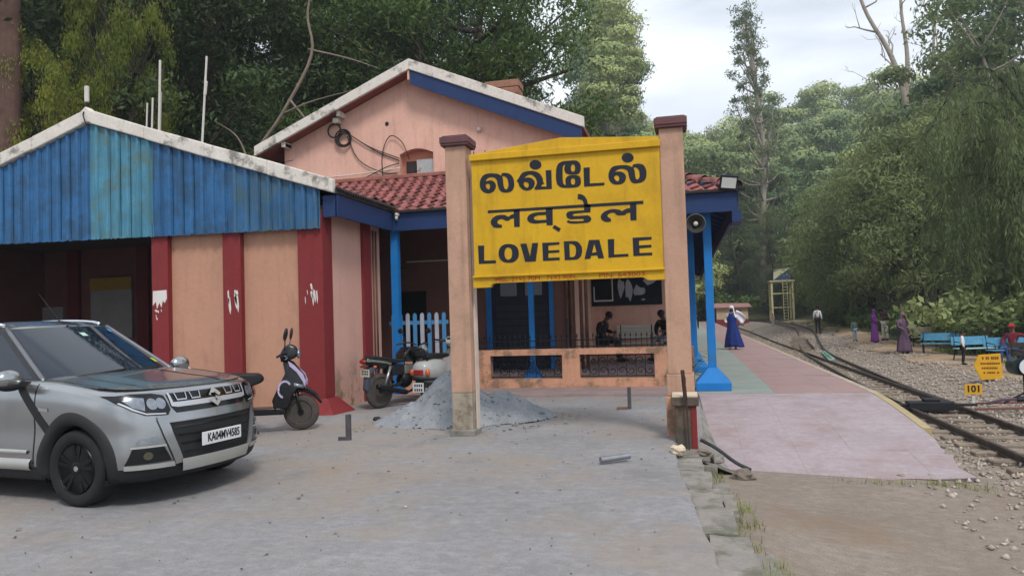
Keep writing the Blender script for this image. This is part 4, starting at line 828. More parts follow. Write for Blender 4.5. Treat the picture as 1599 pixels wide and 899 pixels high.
# poles and antenna on the shed
for (x, y, z0, z1, r, lb) in ((-11.0, 14.0, 4.9, 7.38, .026, 'tallest white pole standing behind the blue shed roof'), (-11.28, 14.1, 4.9, 6.6, .02, 'short white pole, right of the pair beside the tall pole'), (-11.15, 14.2, 4.9, 6.75, .02, 'grey pole close behind the tall white pole'), (-11.42, 14.1, 4.9, 6.5, .018, 'thin pole leftmost in the cluster behind the shed roof')):
    tag(MB().tube([(x-.08, y, z0), (x, y, z1)], r, 8).build('pole', mt_pipe, smooth=True, auto=40), lb, 'pole', 'poles behind the shed roof')
tag(MB().tube([(-10.05, 14, 4.6), (-9.84, 14.0, 7.34)], [.026, .022], 8).tube([(-9.9, 14, 6.5), (-9.86, 14, 6.8)], .032, 8).build('pole', mt_pipe, smooth=True, auto=40), 'leaning pole standing alone right of the pole cluster', 'pole', 'poles behind the shed roof')
an_ = thing('antenna', 'small white box antenna on the shed ridge', 'antenna', (XA-.02, YF-.15, 5.55)); MB().box(-.04, .04, -.03, .03, .12, .42).build('radome', mt_pipe, an_, bevel=.02, seg=3); MB().tube(spline([(0, 0, .14), (0, 0, .0), (.0, -.09, -.12), (.06, -.09, -.3), (.12, -.07, -.42)]), .012, 6).build('cable', mt_cable, an_)
for k, (a, b) in enumerate((((-9.6, 16.8, 5.95), (-30, 24, 7.6)), ((-9.4, 16.8, 5.6), (-30, 22, 6.2)))):
    tag(MB().tube([tuple(Vector(a).lerp(Vector(b), t)-Vector((0, 0, .5*math.sin(PI*t)))) for t in np.linspace(0, 1, 14)], .008, 5).build('overhead_wire', mt_cable), ('upper' if k == 0 else 'lower')+' thin wire running left from the gable eave', 'wire')

# ================================================================ SILVER SUV
mt_car = M('silver_paint', srgb(160, 162, 163), .24, .02, 2, 0, metal=.85, spec=.5, world=False, coat=.6, fine=.0, col2=srgb(140, 138, 132), c2scale=1.5, c2lo=.55, c2hi=.8, c2amt=.35)
mt_clad = M('black_cladding', srgb(34, 35, 37), .65, .1, 5, .05, world=False)
mt_gloss = M('gloss_black', srgb(16, 17, 20), .2, .1, 3, 0, world=False, coat=.4)
mt_rubber = M('tyre_rubber', srgb(36, 36, 38), .85, .15, 12, .1, world=False)
mt_chrome = M('chrome', srgb(215, 218, 222), .12, .02, 3, 0, metal=1., world=False, fine=0)
mt_skid = M('skid_silver', srgb(176, 176, 172), .45, .05, 3, 0, metal=.4, world=False)
mt_glassw = M('window_glass', srgb(18, 30, 44), .03, .02, 2, 0, spec=.5, world=False, coat=.08, fine=0)
mt_satin = M('satin_chrome', srgb(196, 198, 202), .38, .03, 3, 0, metal=.55, world=False, fine=0)
mt_lens = M('lamp_lens', srgb(140, 146, 154), .14, .2, 30, 0, metal=.5, world=False, coat=.6)
mt_dkrim = M('dark_alloy', srgb(30, 31, 34), .35, .1, 5, 0, metal=.5, world=False)
mt_num = M('plate_white', srgb(214, 216, 218), .5, .03, 3, 0, world=False); mt_numk = M('plate_black', srgb(20, 20, 22), .6, .05, 3, 0, world=False)
car = thing('silver_suv', 'silver compact SUV with black wheels parked beside the shed', 'car', (-5.1, 6.35, 0), math.radians(-8.0))
AX = 1.17                                     # front axle x in body frame; root sits at the front axle
# plan curve of the lower shell (half, +y), rear centre to front centre
PC = [(-1.96, 0), (-1.96, .35), (-1.93, .64), (-1.82, .82), (-1.5, .875), (-.9, .885), (-.2, .885), (.5, .885), (.9, .89), (1.17, .895), (1.4, .885), (1.6, .845), (1.74, .76), (1.85, .60), (1.92, .38), (1.95, .18), (1.96, 0)]
PF = spline(PC, 8); NC = len(PF)
def sfront(x): return ss(.9, 1.9, x)
ROWS = [  # z, side inset, front inset
    (.20, .12, .16), (.215, .035, .06), (.30, .012, .01), (.40, .0, .0), (.52, .004, .005), (.64, .012, .012), (.74, .004, .03), (.84, .004, .055), (.90, .014, .075), (.945, .032, .10), (.975, .058, .13), (.99, .09, .17)]
def zrow(z, x):      # upper rows climb towards the cowl and the belt line
    t = ss(.55, .99, z); belt = .10*ss(1.85, .6, x)+.03*ss(.6, -1.9, x)
    return z+t*belt
def shell_pt(i, z, si, fi):
    x, y = PF[i]; fx = ss(.95, 1.9, abs(x))
    k = max(0., (abs(y)-0)/.89)
    yy = y*(1-si/.89); xx = x-math.copysign(fi, x)*fx
    if x > 1.2 and .25 < z < .72: xx += .0
    return (xx, yy, zrow(z, x))
def dense_rows(n):
    zs = [r[0] for r in ROWS]; out = []
    sp = spline([(r[0], r[1], r[2]) for r in ROWS], n)
    return sp
RW = dense_rows(3)
GRID = [[shell_pt(i, *r) for i in range(NC)] for r in RW]
def in_arch(p): 
    return abs(p[1]) > .55 and (math.hypot(p[0]-1.17, p[2]-.34) < .385 or math.hypot(p[0]+1.33, p[2]-.34) < .385)
def lowmat(p): return p[2] < .335 and not (p[0] > 1.75 and abs(p[1]) < .35 and p[2] > .26)
body, clad = MB(), MB()
for sy in (1, -1):
    for j in range(len(RW)-1):
        for i in range(NC-1):
            q = [GRID[j][i], GRID[j][i+1], GRID[j+1][i+1], GRID[j+1][i]]
            c = [sum(p[k] for p in q)/4 for k in range(3)]
            if in_arch(c): continue
            q = [(p[0]-AX, p[1]*sy, p[2]) for p in q]
            (clad if lowmat(c) else body).add(q, [(0, 1, 2, 3) if sy < 0 else (3, 2, 1, 0)])
def weld(o, d=.0005):
    import bmesh
    bm = bmesh.new(); bm.from_mesh(o.data); bmesh.ops.remove_doubles(bm, verts=bm.verts, dist=d); bmesh.ops.recalc_face_normals(bm, faces=bm.faces); bm.to_mesh(o.data); bm.free(); o.data.shade_smooth(); return o
bo = weld(body.build('body', mt_car, car)); bo.data.set_sharp_from_angle(angle=math.radians(40)); weld(clad.build('sill_cladding', mt_clad, car))
# surface lookups
def row_at(z0):       # interpolated plan polyline at row height parameter z0
    for a, b in zip(RW, RW[1:]):
        if a[0] <= z0 <= b[0]:
            t = (z0-a[0])/(b[0]-a[0]); return [shell_pt(i, z0, lerp(a[1], b[1], t), lerp(a[2], b[2], t)) for i in range(NC)]
    return [shell_pt(i, *RW[-1]) for i in range(NC)]
RC = {}
def front_x(y, z):
    k = round(z, 3)
    if k not in RC: RC[k] = row_at(k)
    P = RC[k]; y = abs(y)
    for i in range(NC-1, 0, -1):
        if P[i][1] <= y <= P[i-1][1] and P[i][0] > 0:
            t = (y-P[i][1])/max(1e-6, P[i-1][1]-P[i][1]); return lerp(P[i][0], P[i-1][0], t)
    return 1.2
def side_y(x, z):
    zz = min(max(z, .2), .985)
    k = round(zz, 3)
    if k not in RC: RC[k] = row_at(k)
    P = RC[k]
    for i in range(NC-1):
        if P[i][0] <= x <= P[i+1][0] and P[i][1] > .5: 
            t = (x-P[i][0])/max(1e-6, P[i+1][0]-P[i][0]); return lerp(P[i][1], P[i+1][1], t)
    return .88
def FR(off):   # front decal map (y,z)
    def f(y, z):
        x = front_x(y, z); s_ = .02; ny = (front_x(y-s_, z)-front_x(y+s_, z))/(2*s_); nz = -(front_x(y, z+s_)-front_x(y, max(.2, z-s_)))/(2*s_)
        n = Vector((1, ny, nz)).normalized()
        return (x-AX+n.x*off, y+n.y*off, zrow(z, x)+n.z*off)
    return f
def fdecal(name, poly, mat, off, parent=None, cell=.04, smooth=True):
    o = decal(MB(), poly, FR(off), cell).build(name, mat, parent or car); weld(o); 
    return o
def mir(poly): return [(-y, z) for y, z in poly]
# hood
def hood_edge(y): return front_x(min(abs(y), .80), .985)-.0
cowl_x = lambda y: .80-.16*(y/.72)**2
def hood_z(x, y):
    xf_ = 1.79; t = (x-.6)/(xf_-.6); ze = 1.135-.118*t**2.2
    zc = ze+.035-.05*(y/.8)**2*0
    crown = .045*(1-(abs(y)/.80)**2.5)-.012*math.exp(-((abs(y)-.50)/.06)**2)*ss(0, .3, t)
    return 1.092-.10*ss(.55, 1.85, x)*1.0+crown*.9
hr = []
for i in range(15):
    row = []
    for j in range(33):
        y = lerp(-.80, .80, j/32); xa, xb = cowl_x(min(abs(y), .8)), hood_edge(y); t = i/14
        x = lerp(xa, xb, t); z = hood_z(x, y)
        eg = shell_z = zrow(.99, xb)
        zf = zrow(.99, xb)-.002
        z = lerp(z, zf, max(0, (t-.80)/.20)**2)
        ez = zrow(.985, x)
        z = lerp(z, ez+.004, max(0, (abs(y)/.80-.82)/.18)**1.5) if abs(y)/.80 > .82 else z
        row.append((x-AX, y, z))
    hr.append(row)
hood = MB().loft(hr, cap=False, closed=False).build('hood', mt_car, car, smooth=True)
for sy in (-1, 1):
    MB().tube([(hr[i][1 if sy < 0 else 31][0], hr[i][1 if sy < 0 else 31][1], hr[i][1 if sy < 0 else 31][2]+.001) for i in range(15)], .0045, 5).build('panel_gap', mt_gloss, car)
MB().tube([(hr[14][j][0]-.012, hr[14][j][1], hr[14][j][2]+.003) for j in range(33)], .0045, 5).build('panel_gap', mt_gloss, car)
# greenhouse: lofted rows from belt to roof
def plan_gh(xf_, xc, yc, xr, yr, yr2, z, fz=0.):
    # front centre, front corner x/y, rear corner
    pts = [(xf_, 0), (lerp(xf_, xc, .12), yc*.35), (lerp(xf_, xc, .5), yc*.75), (xc, yc), (xc-.10, yc+.035), (-.5, yr), (-1.2, yr2), (xr+.12, yr2-.08), (xr, yr2-.25), (xr-.03, 0)]
    return pts
def gh_row(t):
    xf_ = lerp(.86, -.02, t); xc = lerp(.66, -.12, t); yc = lerp(.735, .545, t**1.0); yr = lerp(.835, .605, t**1.1); yr2 = lerp(.80, .575, t); xr = lerp(-1.93, -1.66, t); z = lerp(1.055, 1.565, t)
    P = plan_gh(xf_, xc, yc, xr, yr, yr2, z); S = []
    segs = [P[:4], P[3:5], P[4:8], P[7:]]
    S = spline(P, 6)
    out = []
    for k, (x, y) in enumerate(S):
        zz = z+(.03*(1-(y/max(yc, .01))**2) if k < 18 else 0)*(1-t)+ (.012*(1-(y/yc)**2) if k < 18 else 0)*t
        if k >= 24: zz += .03*ss(.3, -1.9, x)*(1-t)
        out.append((x, y, zz))
    return out
GT = [gh_row(t) for t in np.linspace(0, 1, 11)]
parts = {k: MB() for k in ('windscreen', 'pillar', 'window', 'rear', 'window1', 'window-1', 'window1b', 'window-1b')}
for sy in (1, -1):
    for j in range(10):
        for i in range(len(GT[0])-1):
            q = [GT[j][i], GT[j][i+1], GT[j+1][i+1], GT[j+1][i]]; q = [(p[0]-AX, p[1]*sy, p[2]) for p in q]
            x = sum(p[0] for p in q)/4+AX
            if i < 17 and j < 10: k = 'windscreen'
            elif i < 23: k = 'pillar'
            elif i < 42: k = 'pillar' if (j >= 9 or j < 1 or i in (23, 31, 32, 38)) else 'window'
            else: k = 'rear'
            parts[k if k != 'window' else 'window%d%s' % (sy, '' if i < 32 else 'b')].add(q, [(0, 1, 2, 3)])
weld(parts['windscreen'].build('windscreen', mt_glassw, car)); [weld(parts[k].build('side_window', mt_glassw, car)) for k in ('window1', 'window-1', 'window1b', 'window-1b')]; weld(parts['rear'].build('tailgate', mt_car, car))
weld(parts['pillar'].build('window_pillars', M('dark_pillar', srgb(52, 53, 56), .4, .05, 4, 0, world=False, metal=.3), car))
# silver A pillar strip
for sy in (1, -1):
    MB().tube([(GT[j][19][0]-AX, GT[j][19][1]*sy*1.004, GT[j][19][2]+.004) for j in range(11)], [.024]*11, 6).build('screen_pillar', M('grey_pillar', srgb(120, 120, 124), .35, .05, 4, 0, metal=.6, world=False), car, smooth=True)
# roof skin
top = [(p[0]-AX, p[1], p[2]) for p in GT[-1]]
rs = []
for k in np.linspace(1, -1, 25):
    row = []
    for i in range(len(top)-0): row.append((top[i][0], top[i][1]*k, top[i][2]+.055*(1-k*k)*ss(-.02-AX, -.5-AX, top[i][0])*1.0+.0))
    rs.append(row)
# regrid roof as x-strips
xs_r = np.linspace(-1.68, -.02, 18); side_c = [p for p in GT[-1] if True]
def roof_half(x):
    best = .02
    for a, b in zip(side_c, side_c[1:]):
        if min(a[0], b[0]) <= x <= max(a[0], b[0]) and abs(a[0]-b[0]) > 1e-6:
            t = (x-a[0])/(b[0]-a[0]); best = max(best, lerp(a[1], b[1], t))
    return best
rows_ = [[(x-AX, roof_half(x)*k, 1.565+.012*(1-min(1, abs(k)))*ss(-.3, 0, x)+.062*(1-k**4)*ss(.0, -.45, x)*ss(-1.75, -1.3, x)+.02*(1-k*k)) for k in np.linspace(-1, 1, 17)] for x in xs_r]
MB().loft(rows_, cap=False, closed=False).build('roof', mt_car, car, smooth=True)
for sy in (1, -1):
    pts = [(x-AX, (roof_half(x)-.045)*sy, 1.60+.045*math.sin(PI*min(1, max(0, (x+1.55)/1.35)))**.5) for x in np.linspace(-1.55, -.2, 12)]
    MB().tube(pts, .017, 8).build('roof_rail', mt_chrome, car, smooth=True)
MB().tube([(-.18-AX, .05, 1.62), (-.62-AX, .13, 1.95)], [.006, .002], 5).tube([(-.15-AX, .045, 1.59), (-.2-AX, .055, 1.63)], [.025, .012], 8).build('antenna', mt_clad, car, smooth=True)
# dark stripes along hood and roof
def hs_(y, t):
    xa, xb = cowl_x(abs(y)), hood_edge(y); x = lerp(xa, xb, t); z = hood_z(x, y); z = lerp(z, zrow(.99, xb)-.002, max(0, (t-.80)/.20)**2); return (x-AX, y, z+.003)
MB().loft([[hs_(.235, t), hs_(.265, t)] for t in np.linspace(.03, .95, 20)], cap=False, closed=False).build('hood_stripe', mt_clad, car)
MB().loft([[(x-AX, .16, 1.567+.012*(1-.29)*ss(-.3, 0, x)+.062*ss(.0, -.45, x)*ss(-1.75, -1.3, x)+.022), (x-AX, .20, 1.567+.012*(1-.36)*ss(-.3, 0, x)+.062*ss(.0, -.45, x)*ss(-1.75, -1.3, x)+.022)] for x in np.linspace(-.75, -.06, 12)], cap=False, closed=False).build('roof_stripe', mt_clad, car)
# side decals on the near flank (-y)
def SD(off): return lambda x, z: (x-AX, -(side_y(x, z)+off), zrow(z, x))
weld(decal(MB(), [(.36, 1.0), (.47, 1.0), (.86, .68), (.84, .60)], SD(.004), .05).build('door_stripe', mt_clad, car))
weld(decal(MB(), [(.66, .36), (.672, .36), (.70, .97), (.688, .97)], SD(.003), .05).build('door_gap', mt_gloss, car))
weld(decal(MB(), [(.74, .78), (.86, .775), (.86, .80), (.74, .805)], SD(.005), .05).build('badge', mt_chrome, car))
MB().loft([[(x-AX, -(side_y(x, .42)+o_), .30+z_+.05*ss(.2, .66, x)*0) for o_, z_ in ((.0, 0), (.02, .02), (.022, .07), (.0, .10))] for x in np.linspace(-.9, .64, 10)], cap=False, closed=False).build('door_moulding', mt_skid, car, smooth=True)
MB().loft([[(x-AX, -(side_y(x, .42)+o_), .44+z_) for o_, z_ in ((.0, 0), (.015, .01), (.016, .03), (.0, .04))] for x in np.linspace(-.9, .60, 10)], cap=False, closed=False).build('door_moulding', mt_skid, car, smooth=True)
# wheel arch flares and wells
def arch(cx, sy):
    m_ = MB(); rings = []
    for a in np.linspace(math.radians(-22), math.radians(202), 34):
        row = []
        for r, o_ in ((.345, -.05), (.365, .018), (.40, .022), (.445, .016), (.455, -.004)):
            x, z = cx+r*math.cos(a), .34+r*math.sin(a); z = max(z, .20)
            row.append((x-AX, sy*(side_y(x, z)+o_), zrow(z, x) if z > .55 else z))
        rings.append(row)
    m_.loft(rings, cap=False, closed=False).build('wheel_arch', mt_clad, car, smooth=True)
    MB().loft([[(cx-AX+.37*math.cos(a), sy*yy, max(.18, .34+.37*math.sin(a))) for yy in (.88, .50)] for a in np.linspace(-.4, PI+.4, 24)], cap=False, closed=False).build('wheel_well', mt_gloss, car, smooth=True)
for cx in (1.17, -1.33):
    for sy in (1, -1): arch(cx, sy)
MB().box(-1.75-AX, 1.55-AX, -.52, .52, .2, .55).build('underbody', mt_gloss, car)
# wheels
def wheel(x, y, sy):
    w_ = thing_part = MB().lathe([(.222, -.085), (.25, -.105), (.30, -.108), (.325, -.09), (.333, -.06), (.333, .06), (.325, .09), (.30, .108), (.25, .105), (.222, .085)], 44, axis='y').build('wheel', mt_rubber, car, smooth=True, auto=50)
    w_.location = (x-AX, y, .333)
    MB().lathe([(.222, .085), (.215, .095), (.205, .08), (.20, .0), (.06, -.0), (.05, .0)], 40, axis='y').xf(Matrix.Diagonal((1, sy, 1, 1))).build('rim', mt_dkrim, w_, smooth=True, auto=40)
    sp = MB()
    for k in range(5):
        for d in (-.14, .14):
            a = 2*PI*k/5+.25; c, s = math.cos(a+d*.6), math.sin(a+d*.6); c2, s2 = math.cos(a+d*1.35), math.sin(a+d*1.35)
            sp.bar((.045*c, sy*.075, .045*s), (.208*c2, sy*.085, .208*s2), .034, .022, up=(0, 1, 0))
    sp.lathe([(.06, .05), (.06, .085), (.045, .09), (.001, .09)], 20, axis='y') if sy > 0 else sp.lathe([(.06, -.05), (.06, -.085), (.045, -.09), (.001, -.09)], 20, axis='y')
    sp.build('spokes', mt_dkrim, w_)
    MB().lathe([(.026, sy*.088), (.024, sy*.093), (.001, sy*.094)], 14, axis='y').build('hub_emblem', mt_chrome, w_)
for x in (1.17, -1.33):
    for sy in (1, -1): wheel(x, sy*.775, sy)
# ---- front end
HL = [(.845, .935), (.815, .88), (.75, .82), (.67, .775), (.50, .765), (.472, .81), (.50, .935), (.58, .955), (.72, .957)]
for f_ in (HL, mir(HL)):
    s = 1 if f_ is HL else -1
    h = fdecal('headlight', f_, mt_gloss, .006)
    fdecal('lens', [(s*.785, .905), (s*.745, .85), (s*.67, .815), (s*.655, .92), (s*.72, .93)], mt_lens, .011, h, .03)
    for yc in (.61, .545):
        fdecal('projector', [(s*yc+.040*math.cos(a), .868+.048*math.sin(a)) for a in np.linspace(0, 2*PI, 13)[:-1]], mt_lens, .012, h, .03)
    fdecal('light_strip', [(s*.81, .885), (s*.745, .825), (s*.665, .783), (s*.52, .774), (s*.52, .785), (s*.665, .795), (s*.735, .836), (s*.80, .89)], mt_satin, .012, h, .03)
gr = fdecal('grille', [(-.47, .945), (.47, .945), (.46, .83), (.42, .775), (-.42, .775), (-.46, .83)], mt_gloss, .006)
fdecal('chrome_bar', [(-.47, .945), (-.452, .945), (-.44, .866), (.44, .866), (.452, .945), (.47, .945), (.462, .835), (.41, .822), (-.41, .822), (-.462, .835)], mt_satin, .014, gr)
for k in (-.355, -.21, .21, .355):
    fdecal('grille_tooth', [(k-.056, .938), (k-.048, .938), (k-.040, .888), (k+.040, .888), (k+.048, .938), (k+.056, .938), (k+.047, .878), (k-.047, .878)], mt_satin, .016, gr, .03)
# emblem: slanted S shape in a diamond outline
em = [(0, .95), (.075, .89), (.045, .868), (.0, .905), (-.022, .89), (.075, .838), (.0, .782), (-.075, .838), (-.045, .86), (.0, .826), (.022, .842), (-.075, .89)]
fdecal('emblem', em, mt_skid, .030, gr, .05)
fdecal('bumper_grille', [(-.52, .695), (.52, .695), (.49, .60), (.41, .37), (-.41, .37), (-.49, .60)], mt_clad, .005)
# raised silver frame around the lower opening
for s in (1, -1):
    fdecal('bumper_rib', [(s*.60, .735), (s*.515, .72), (s*.485, .60), (s*.40, .345), (s*.47, .335), (s*.56, .59)], mt_car, .022)
fdecal('bumper_bar', [(-.60, .755), (.60, .755), (.58, .70), (-.58, .70)], mt_car, .018)
fdecal('skid_plate', [(-.42, .37), (.42, .37), (.40, .27), (-.40, .27)], mt_skid, .028)
for k in range(4): fdecal('grille_slat', [(-.47+.025*k, .66-.075*k), (.47-.025*k, .66-.075*k), (.465-.025*k, .645-.075*k), (-.465+.025*k, .645-.075*k)], mt_gloss, .012)
for s in (1, -1):
    fdecal('fog_recess', [(s*.56, .50), (s*.77, .505), (s*.81, .37), (s*.50, .37)], mt_gloss, .006)
    fdecal('fog_lamp', [(s*.68+.032*math.cos(a), .435+.034*math.sin(a)) for a in np.linspace(0, 2*PI, 14)[:-1]], M('fog_lens', srgb(74, 72, 58), .15, .1, 5, 0, world=False, coat=.5), .016, None, .03)
    fdecal('indicator_lamp', [(s*.60, .585), (s*.73, .58), (s*.755, .535), (s*.60, .54)], mt_lens, .012)
    fdecal('chrome_trim', [(s*.55, .52), (s*.78, .52), (s*.775, .503), (s*.545, .503)], mt_skid, .018)
    fdecal('bumper_lip', [(s*.48, .36), (s*.81, .365), (s*.805, .325), (s*.47, .318)], mt_skid, .012)
# number plate
npx = front_x(0, .52)+.045
pt = MB().box(npx-AX-.012, npx-AX, -.25, .25, .455, .575).build('number_plate', mt_num, car, bevel=.004)
me = text_mesh('KA04MV4585', .105, .003, .0022); xs_ = [v.co.x for v in me.vertices]; k = .41/(max(xs_)-min(xs_))
flat('plate_lettering', me, mt_numk, pt, plate_xf((npx-AX+.0015, .018, .515), (0, 1, 0), (0, 0, 1))@Matrix.Diagonal((k, 1.0, 1, 1)))
# mirror, wipers, stickers
for sy in (1, -1):
    mr = MB().ell((.50-AX, sy*.985, 1.12), (.075, .125, .085), 16, 10).build('mirror', mt_car, car, smooth=True)
    MB().ell((.49-AX, sy*.97, 1.06), (.075, .12, .05), 14, 8).build('mirror_foot', mt_clad, mr, smooth=True); MB().bar((.52-AX, sy*.80, 1.06), (.50-AX, sy*.93, 1.07), .07, .05).build('stalk', mt_clad, mr)
def scr(u, t, off=.006):       # windscreen point: u across -1..1, t up 0..1
    r0_, r1_ = GT[0], GT[-1]; k = min(17.99, abs(u)*18); i = int(k); f = k-i; j = min(9.99, t*10); jj = int(j); fj = j-jj
    p = Vector(GT[jj][i]).lerp(Vector(GT[jj][i+1]), f).lerp(Vector(GT[jj+1][i]).lerp(Vector(GT[jj+1][i+1]), f), fj)
    return (p.x-AX+off*.6, math.copysign(p.y, u), p.z+off)
for (a, b) in ((-.15, .55), (-.75, -.02)): MB().tube([scr(lerp(a, b, t), .015+.05*t, .018) for t in np.linspace(0, 1, 8)], .011, 6).build('wiper', mt_clad, car, smooth=True)
for (u, t, w_, h_, c_) in ((.10, .82, .055, .035, srgb(170, 200, 190)), (.78, .24, .06, .04, srgb(170, 196, 60)), (.80, .90, .05, .03, srgb(70, 130, 190))):
    MB().add([scr(u-w_, t-h_), scr(u+w_, t-h_), scr(u+w_, t+h_), scr(u-w_, t+h_)], [(0, 1, 2, 3)]).build('sticker', M('sticker_%d' % int(u*100+t*10), c_, .5, .05, 5, 0, world=False), car)
# seats and dash seen through nothing: dark cabin block below the glass line
MB().box(-1.6-AX, .55-AX, -.68, .68, .55, 1.04).build('cabin_floor', mt_gloss, car)

# ================================================================ TWO-WHEELERS (local: x forward, y left)
mt_blk = M('black_plastic', srgb(24, 24, 28), .35, .1, 4, 0, world=False, coat=.3)
mt_seat = M('seat_vinyl', srgb(34, 35, 38), .6, .12, 6, .1, world=False)
mt_pur = M('pale_purple_trim', srgb(176, 168, 196), .3, .05, 4, 0, world=False, coat=.3)
mt_steel = M('steel', srgb(150, 150, 150), .35, .1, 6, 0, metal=.8, world=False)
mt_tread = M('dusty_tyre', srgb(76, 70, 66), .9, .2, 14, .2, world=False)
mt_redl = M('red_lens', srgb(150, 40, 36), .2, .1, 5, 0, world=False, coat=.5); mt_orl = M('amber_lens', srgb(190, 92, 50), .2, .1, 5, 0, world=False, coat=.5)
def pbody(poly, sub=0, bevel=.02, seg=3, y0=0.):       # side profile with half widths (x, z, w)
    n = len(poly); vs = [(x, y0-w_, z) for x, z, w_ in poly]+[(x, y0+w_, z) for x, z, w_ in poly]
    m_ = MB().add(vs, [tuple(range(n)), tuple(range(2*n-1, n-1, -1))]+[(i, n+i, n+(i+1) % n, (i+1) % n) for i in range(n)]); return m_
def bwheel(parent, x, r, wd, mat_t, mat_r, nsp=6, steer=0., rim=.6):
    h = wd/2; rr_ = r*rim
    o = MB().lathe([(rr_, -h*.7), (rr_+.012, -h), (r*.9, -h), (r*.97, -h*.7), (r, -h*.25), (r, h*.25), (r*.97, h*.7), (r*.9, h), (rr_+.012, h), (rr_, h*.7)], 36, axis='y').build('wheel', mat_t, parent, smooth=True, auto=50)
    o.location = (x, 0, r); o.rotation_euler = (0, 0, steer)
    sp = MB().lathe([(rr_+.004, -h*.75), (rr_+.004, h*.75), (rr_-.02, h*.6), (rr_-.02, -h*.6)], 32, axis='y', close=True)
    for k in range(nsp):
        a = 2*PI*k/nsp; sp.bar((.03*math.cos(a), 0, .03*math.sin(a)), ((rr_-.008)*math.cos(a+.12), 0, (rr_-.008)*math.sin(a+.12)), .03, .035, up=(0, 1, 0))
    sp.lathe([(.045, -h*.9), (.045, h*.9)], 16, axis='y'); sp.build('rim', mat_r, o, smooth=True, auto=40)
    MB().lathe([(rr_*.62, h*.55), (rr_*.62, h*.6)], 24, axis='y').build('brake_disc', mt_steel, o)
    return o
# ---- black scooter
sc1 = thing('black_scooter', 'black scooter with pale purple trim parked beside the silver car', 'scooter', (-5.47, 9.82, 0), math.radians(22))
bwheel(sc1, .02, .255, .10, mt_tread, mt_blk, 7, -.12, .62); bwheel(sc1, -1.26, .255, .10, mt_tread, mt_blk, 7, 0, .62)
pbody([(-.34, .30, .16), (-.30, .27, .16), (-.14, .34, .14), (-.08, .52, .16), (.04, .66, .15), (.09, .74, .12), (.06, .80, .10), (-.08, .98, .09), (-.16, 1.02, .08), (-.22, .98, .09), (-.18, .82, .16), (-.28, .62, .20), (-.36, .45, .20)]).build('leg_shield', mt_blk, sc1, bevel=.025, seg=3, smooth=True)
for sy in (-1, 1):
    m_ = MB(); P = [(-.14, 1.0), (-.05, .93), (.07, .80), (.105, .70), (.095, .62), (.06, .70), (-.02, .83), (-.12, .92)]
    m_.prism(P, lambda u, v, w_: (u, sy*(.10+w_+.05*(1.0-v)), v), .0, .02).build('front_panel', mt_pur, sc1, bevel=.006)
    R_ = [(-.29+.10*math.cos(a), .60+.13*math.sin(a)) for a in np.linspace(.6, 4.4, 12)]+[(-.29+.075*math.cos(a), .60+.10*math.sin(a)) for a in np.linspace(4.4, .6, 12)]
    MB().prism([(u+.11, v) for u, v in R_], lambda u, v, w_: (u, sy*(.165+w_+.03*(v < .6)), v), 0, .018).build('trim_ring', mt_pur, sc1)
    MB().tube([(-.06, sy*.16, .66), (.075, sy*.10, .62)], .03, 8).build('indicator', mt_lens, sc1, smooth=True)
pbody([(-.02, .64, .07), (.13, .60, .07), (.24, .52, .065), (.32, .38, .055), (.30, .36, .055), (.20, .47, .06), (.06, .54, .06), (-.06, .54, .06)]).build('front_mudguard', mt_gloss, sc1, bevel=.02, seg=3, smooth=True)
for sy in (-1, 1): MB().tube([(-.06, sy*.075, .62), (.02, sy*.075, .27)], .02, 8).build('fork', mt_blk, sc1, smooth=True)
pbody([(-.24, .97, .10), (-.17, 1.00, .13), (-.06, 1.02, .12), (.0, 1.10, .10), (-.04, 1.20, .09), (-.12, 1.24, .08), (-.20, 1.20, .09), (-.26, 1.08, .11)]).build('handlebar_cowl', mt_blk, sc1, bevel=.03, seg=3, smooth=True)
MB().ell((.0, 0, 1.09), (.03, .085, .07)).build('headlamp', mt_lens, sc1, smooth=True)
for sy in (-1, 1):
    MB().tube(spline([(-.17, sy*.1, 1.10), (-.20, sy*.24, 1.10), (-.25, sy*.36, 1.07)]), .018, 8).build('handle', mt_blk, sc1, smooth=True)
    MB().tube(spline([(-.16, sy*.25, 1.08), (-.12, sy*.33, 1.05), (-.14, sy*.39, 1.03)]), .007, 5).build('brake_lever', mt_steel, sc1)
    MB().tube([(-.17, sy*.2, 1.14), (-.15, sy*.27, 1.30)], .008, 6).build('mirror_stem', mt_blk, sc1)
    Rt(MB().ell((0, 0, 0), (.018, .045, .095), 12, 8), .18*sy, .1, .5*sy, (-.14, sy*.29, 1.38)).build('mirror', mt_blk, sc1, smooth=True)
pbody([(-1.05, .30, .15), (-.95, .24, .15), (-.20, .24, .15), (-.18, .31, .16), (-.28, .335, .17), (-.95, .335, .17)]).build('footboard', mt_blk, sc1, bevel=.015, smooth=True)
pbody([(-.70, .33, .14), (-.62, .55, .15), (-.66, .66, .17), (-.95, .70, .18), (-1.5, .80, .15), (-1.72, .82, .08), (-1.66, .70, .12), (-1.35, .50, .17), (-1.15, .40, .17)]).build('rear_body', mt_gloss, sc1, bevel=.035, seg=3, smooth=True)
pbody([(-.52, .70, .12), (-.50, .76, .13), (-.56, .83, .14), (-.80, .84, .15), (-1.1, .85, .15), (-1.5, .93, .12), (-1.56, .88, .11), (-1.0, .72, .17), (-.66, .65, .15)]).build('seat', mt_seat, sc1, bevel=.03, seg=3, smooth=True)
MB().tube(spline([(-1.4, -.14, .88), (-1.62, -.12, .97), (-1.62, .12, .97), (-1.4, .14, .88)]), .013, 6).build('grab_rail', mt_steel, sc1, smooth=True)
MB().tube([(-.72, -.12, .26), (-.52, -.34, .02)], .013, 6).build('side_stand', mt_blk, sc1)

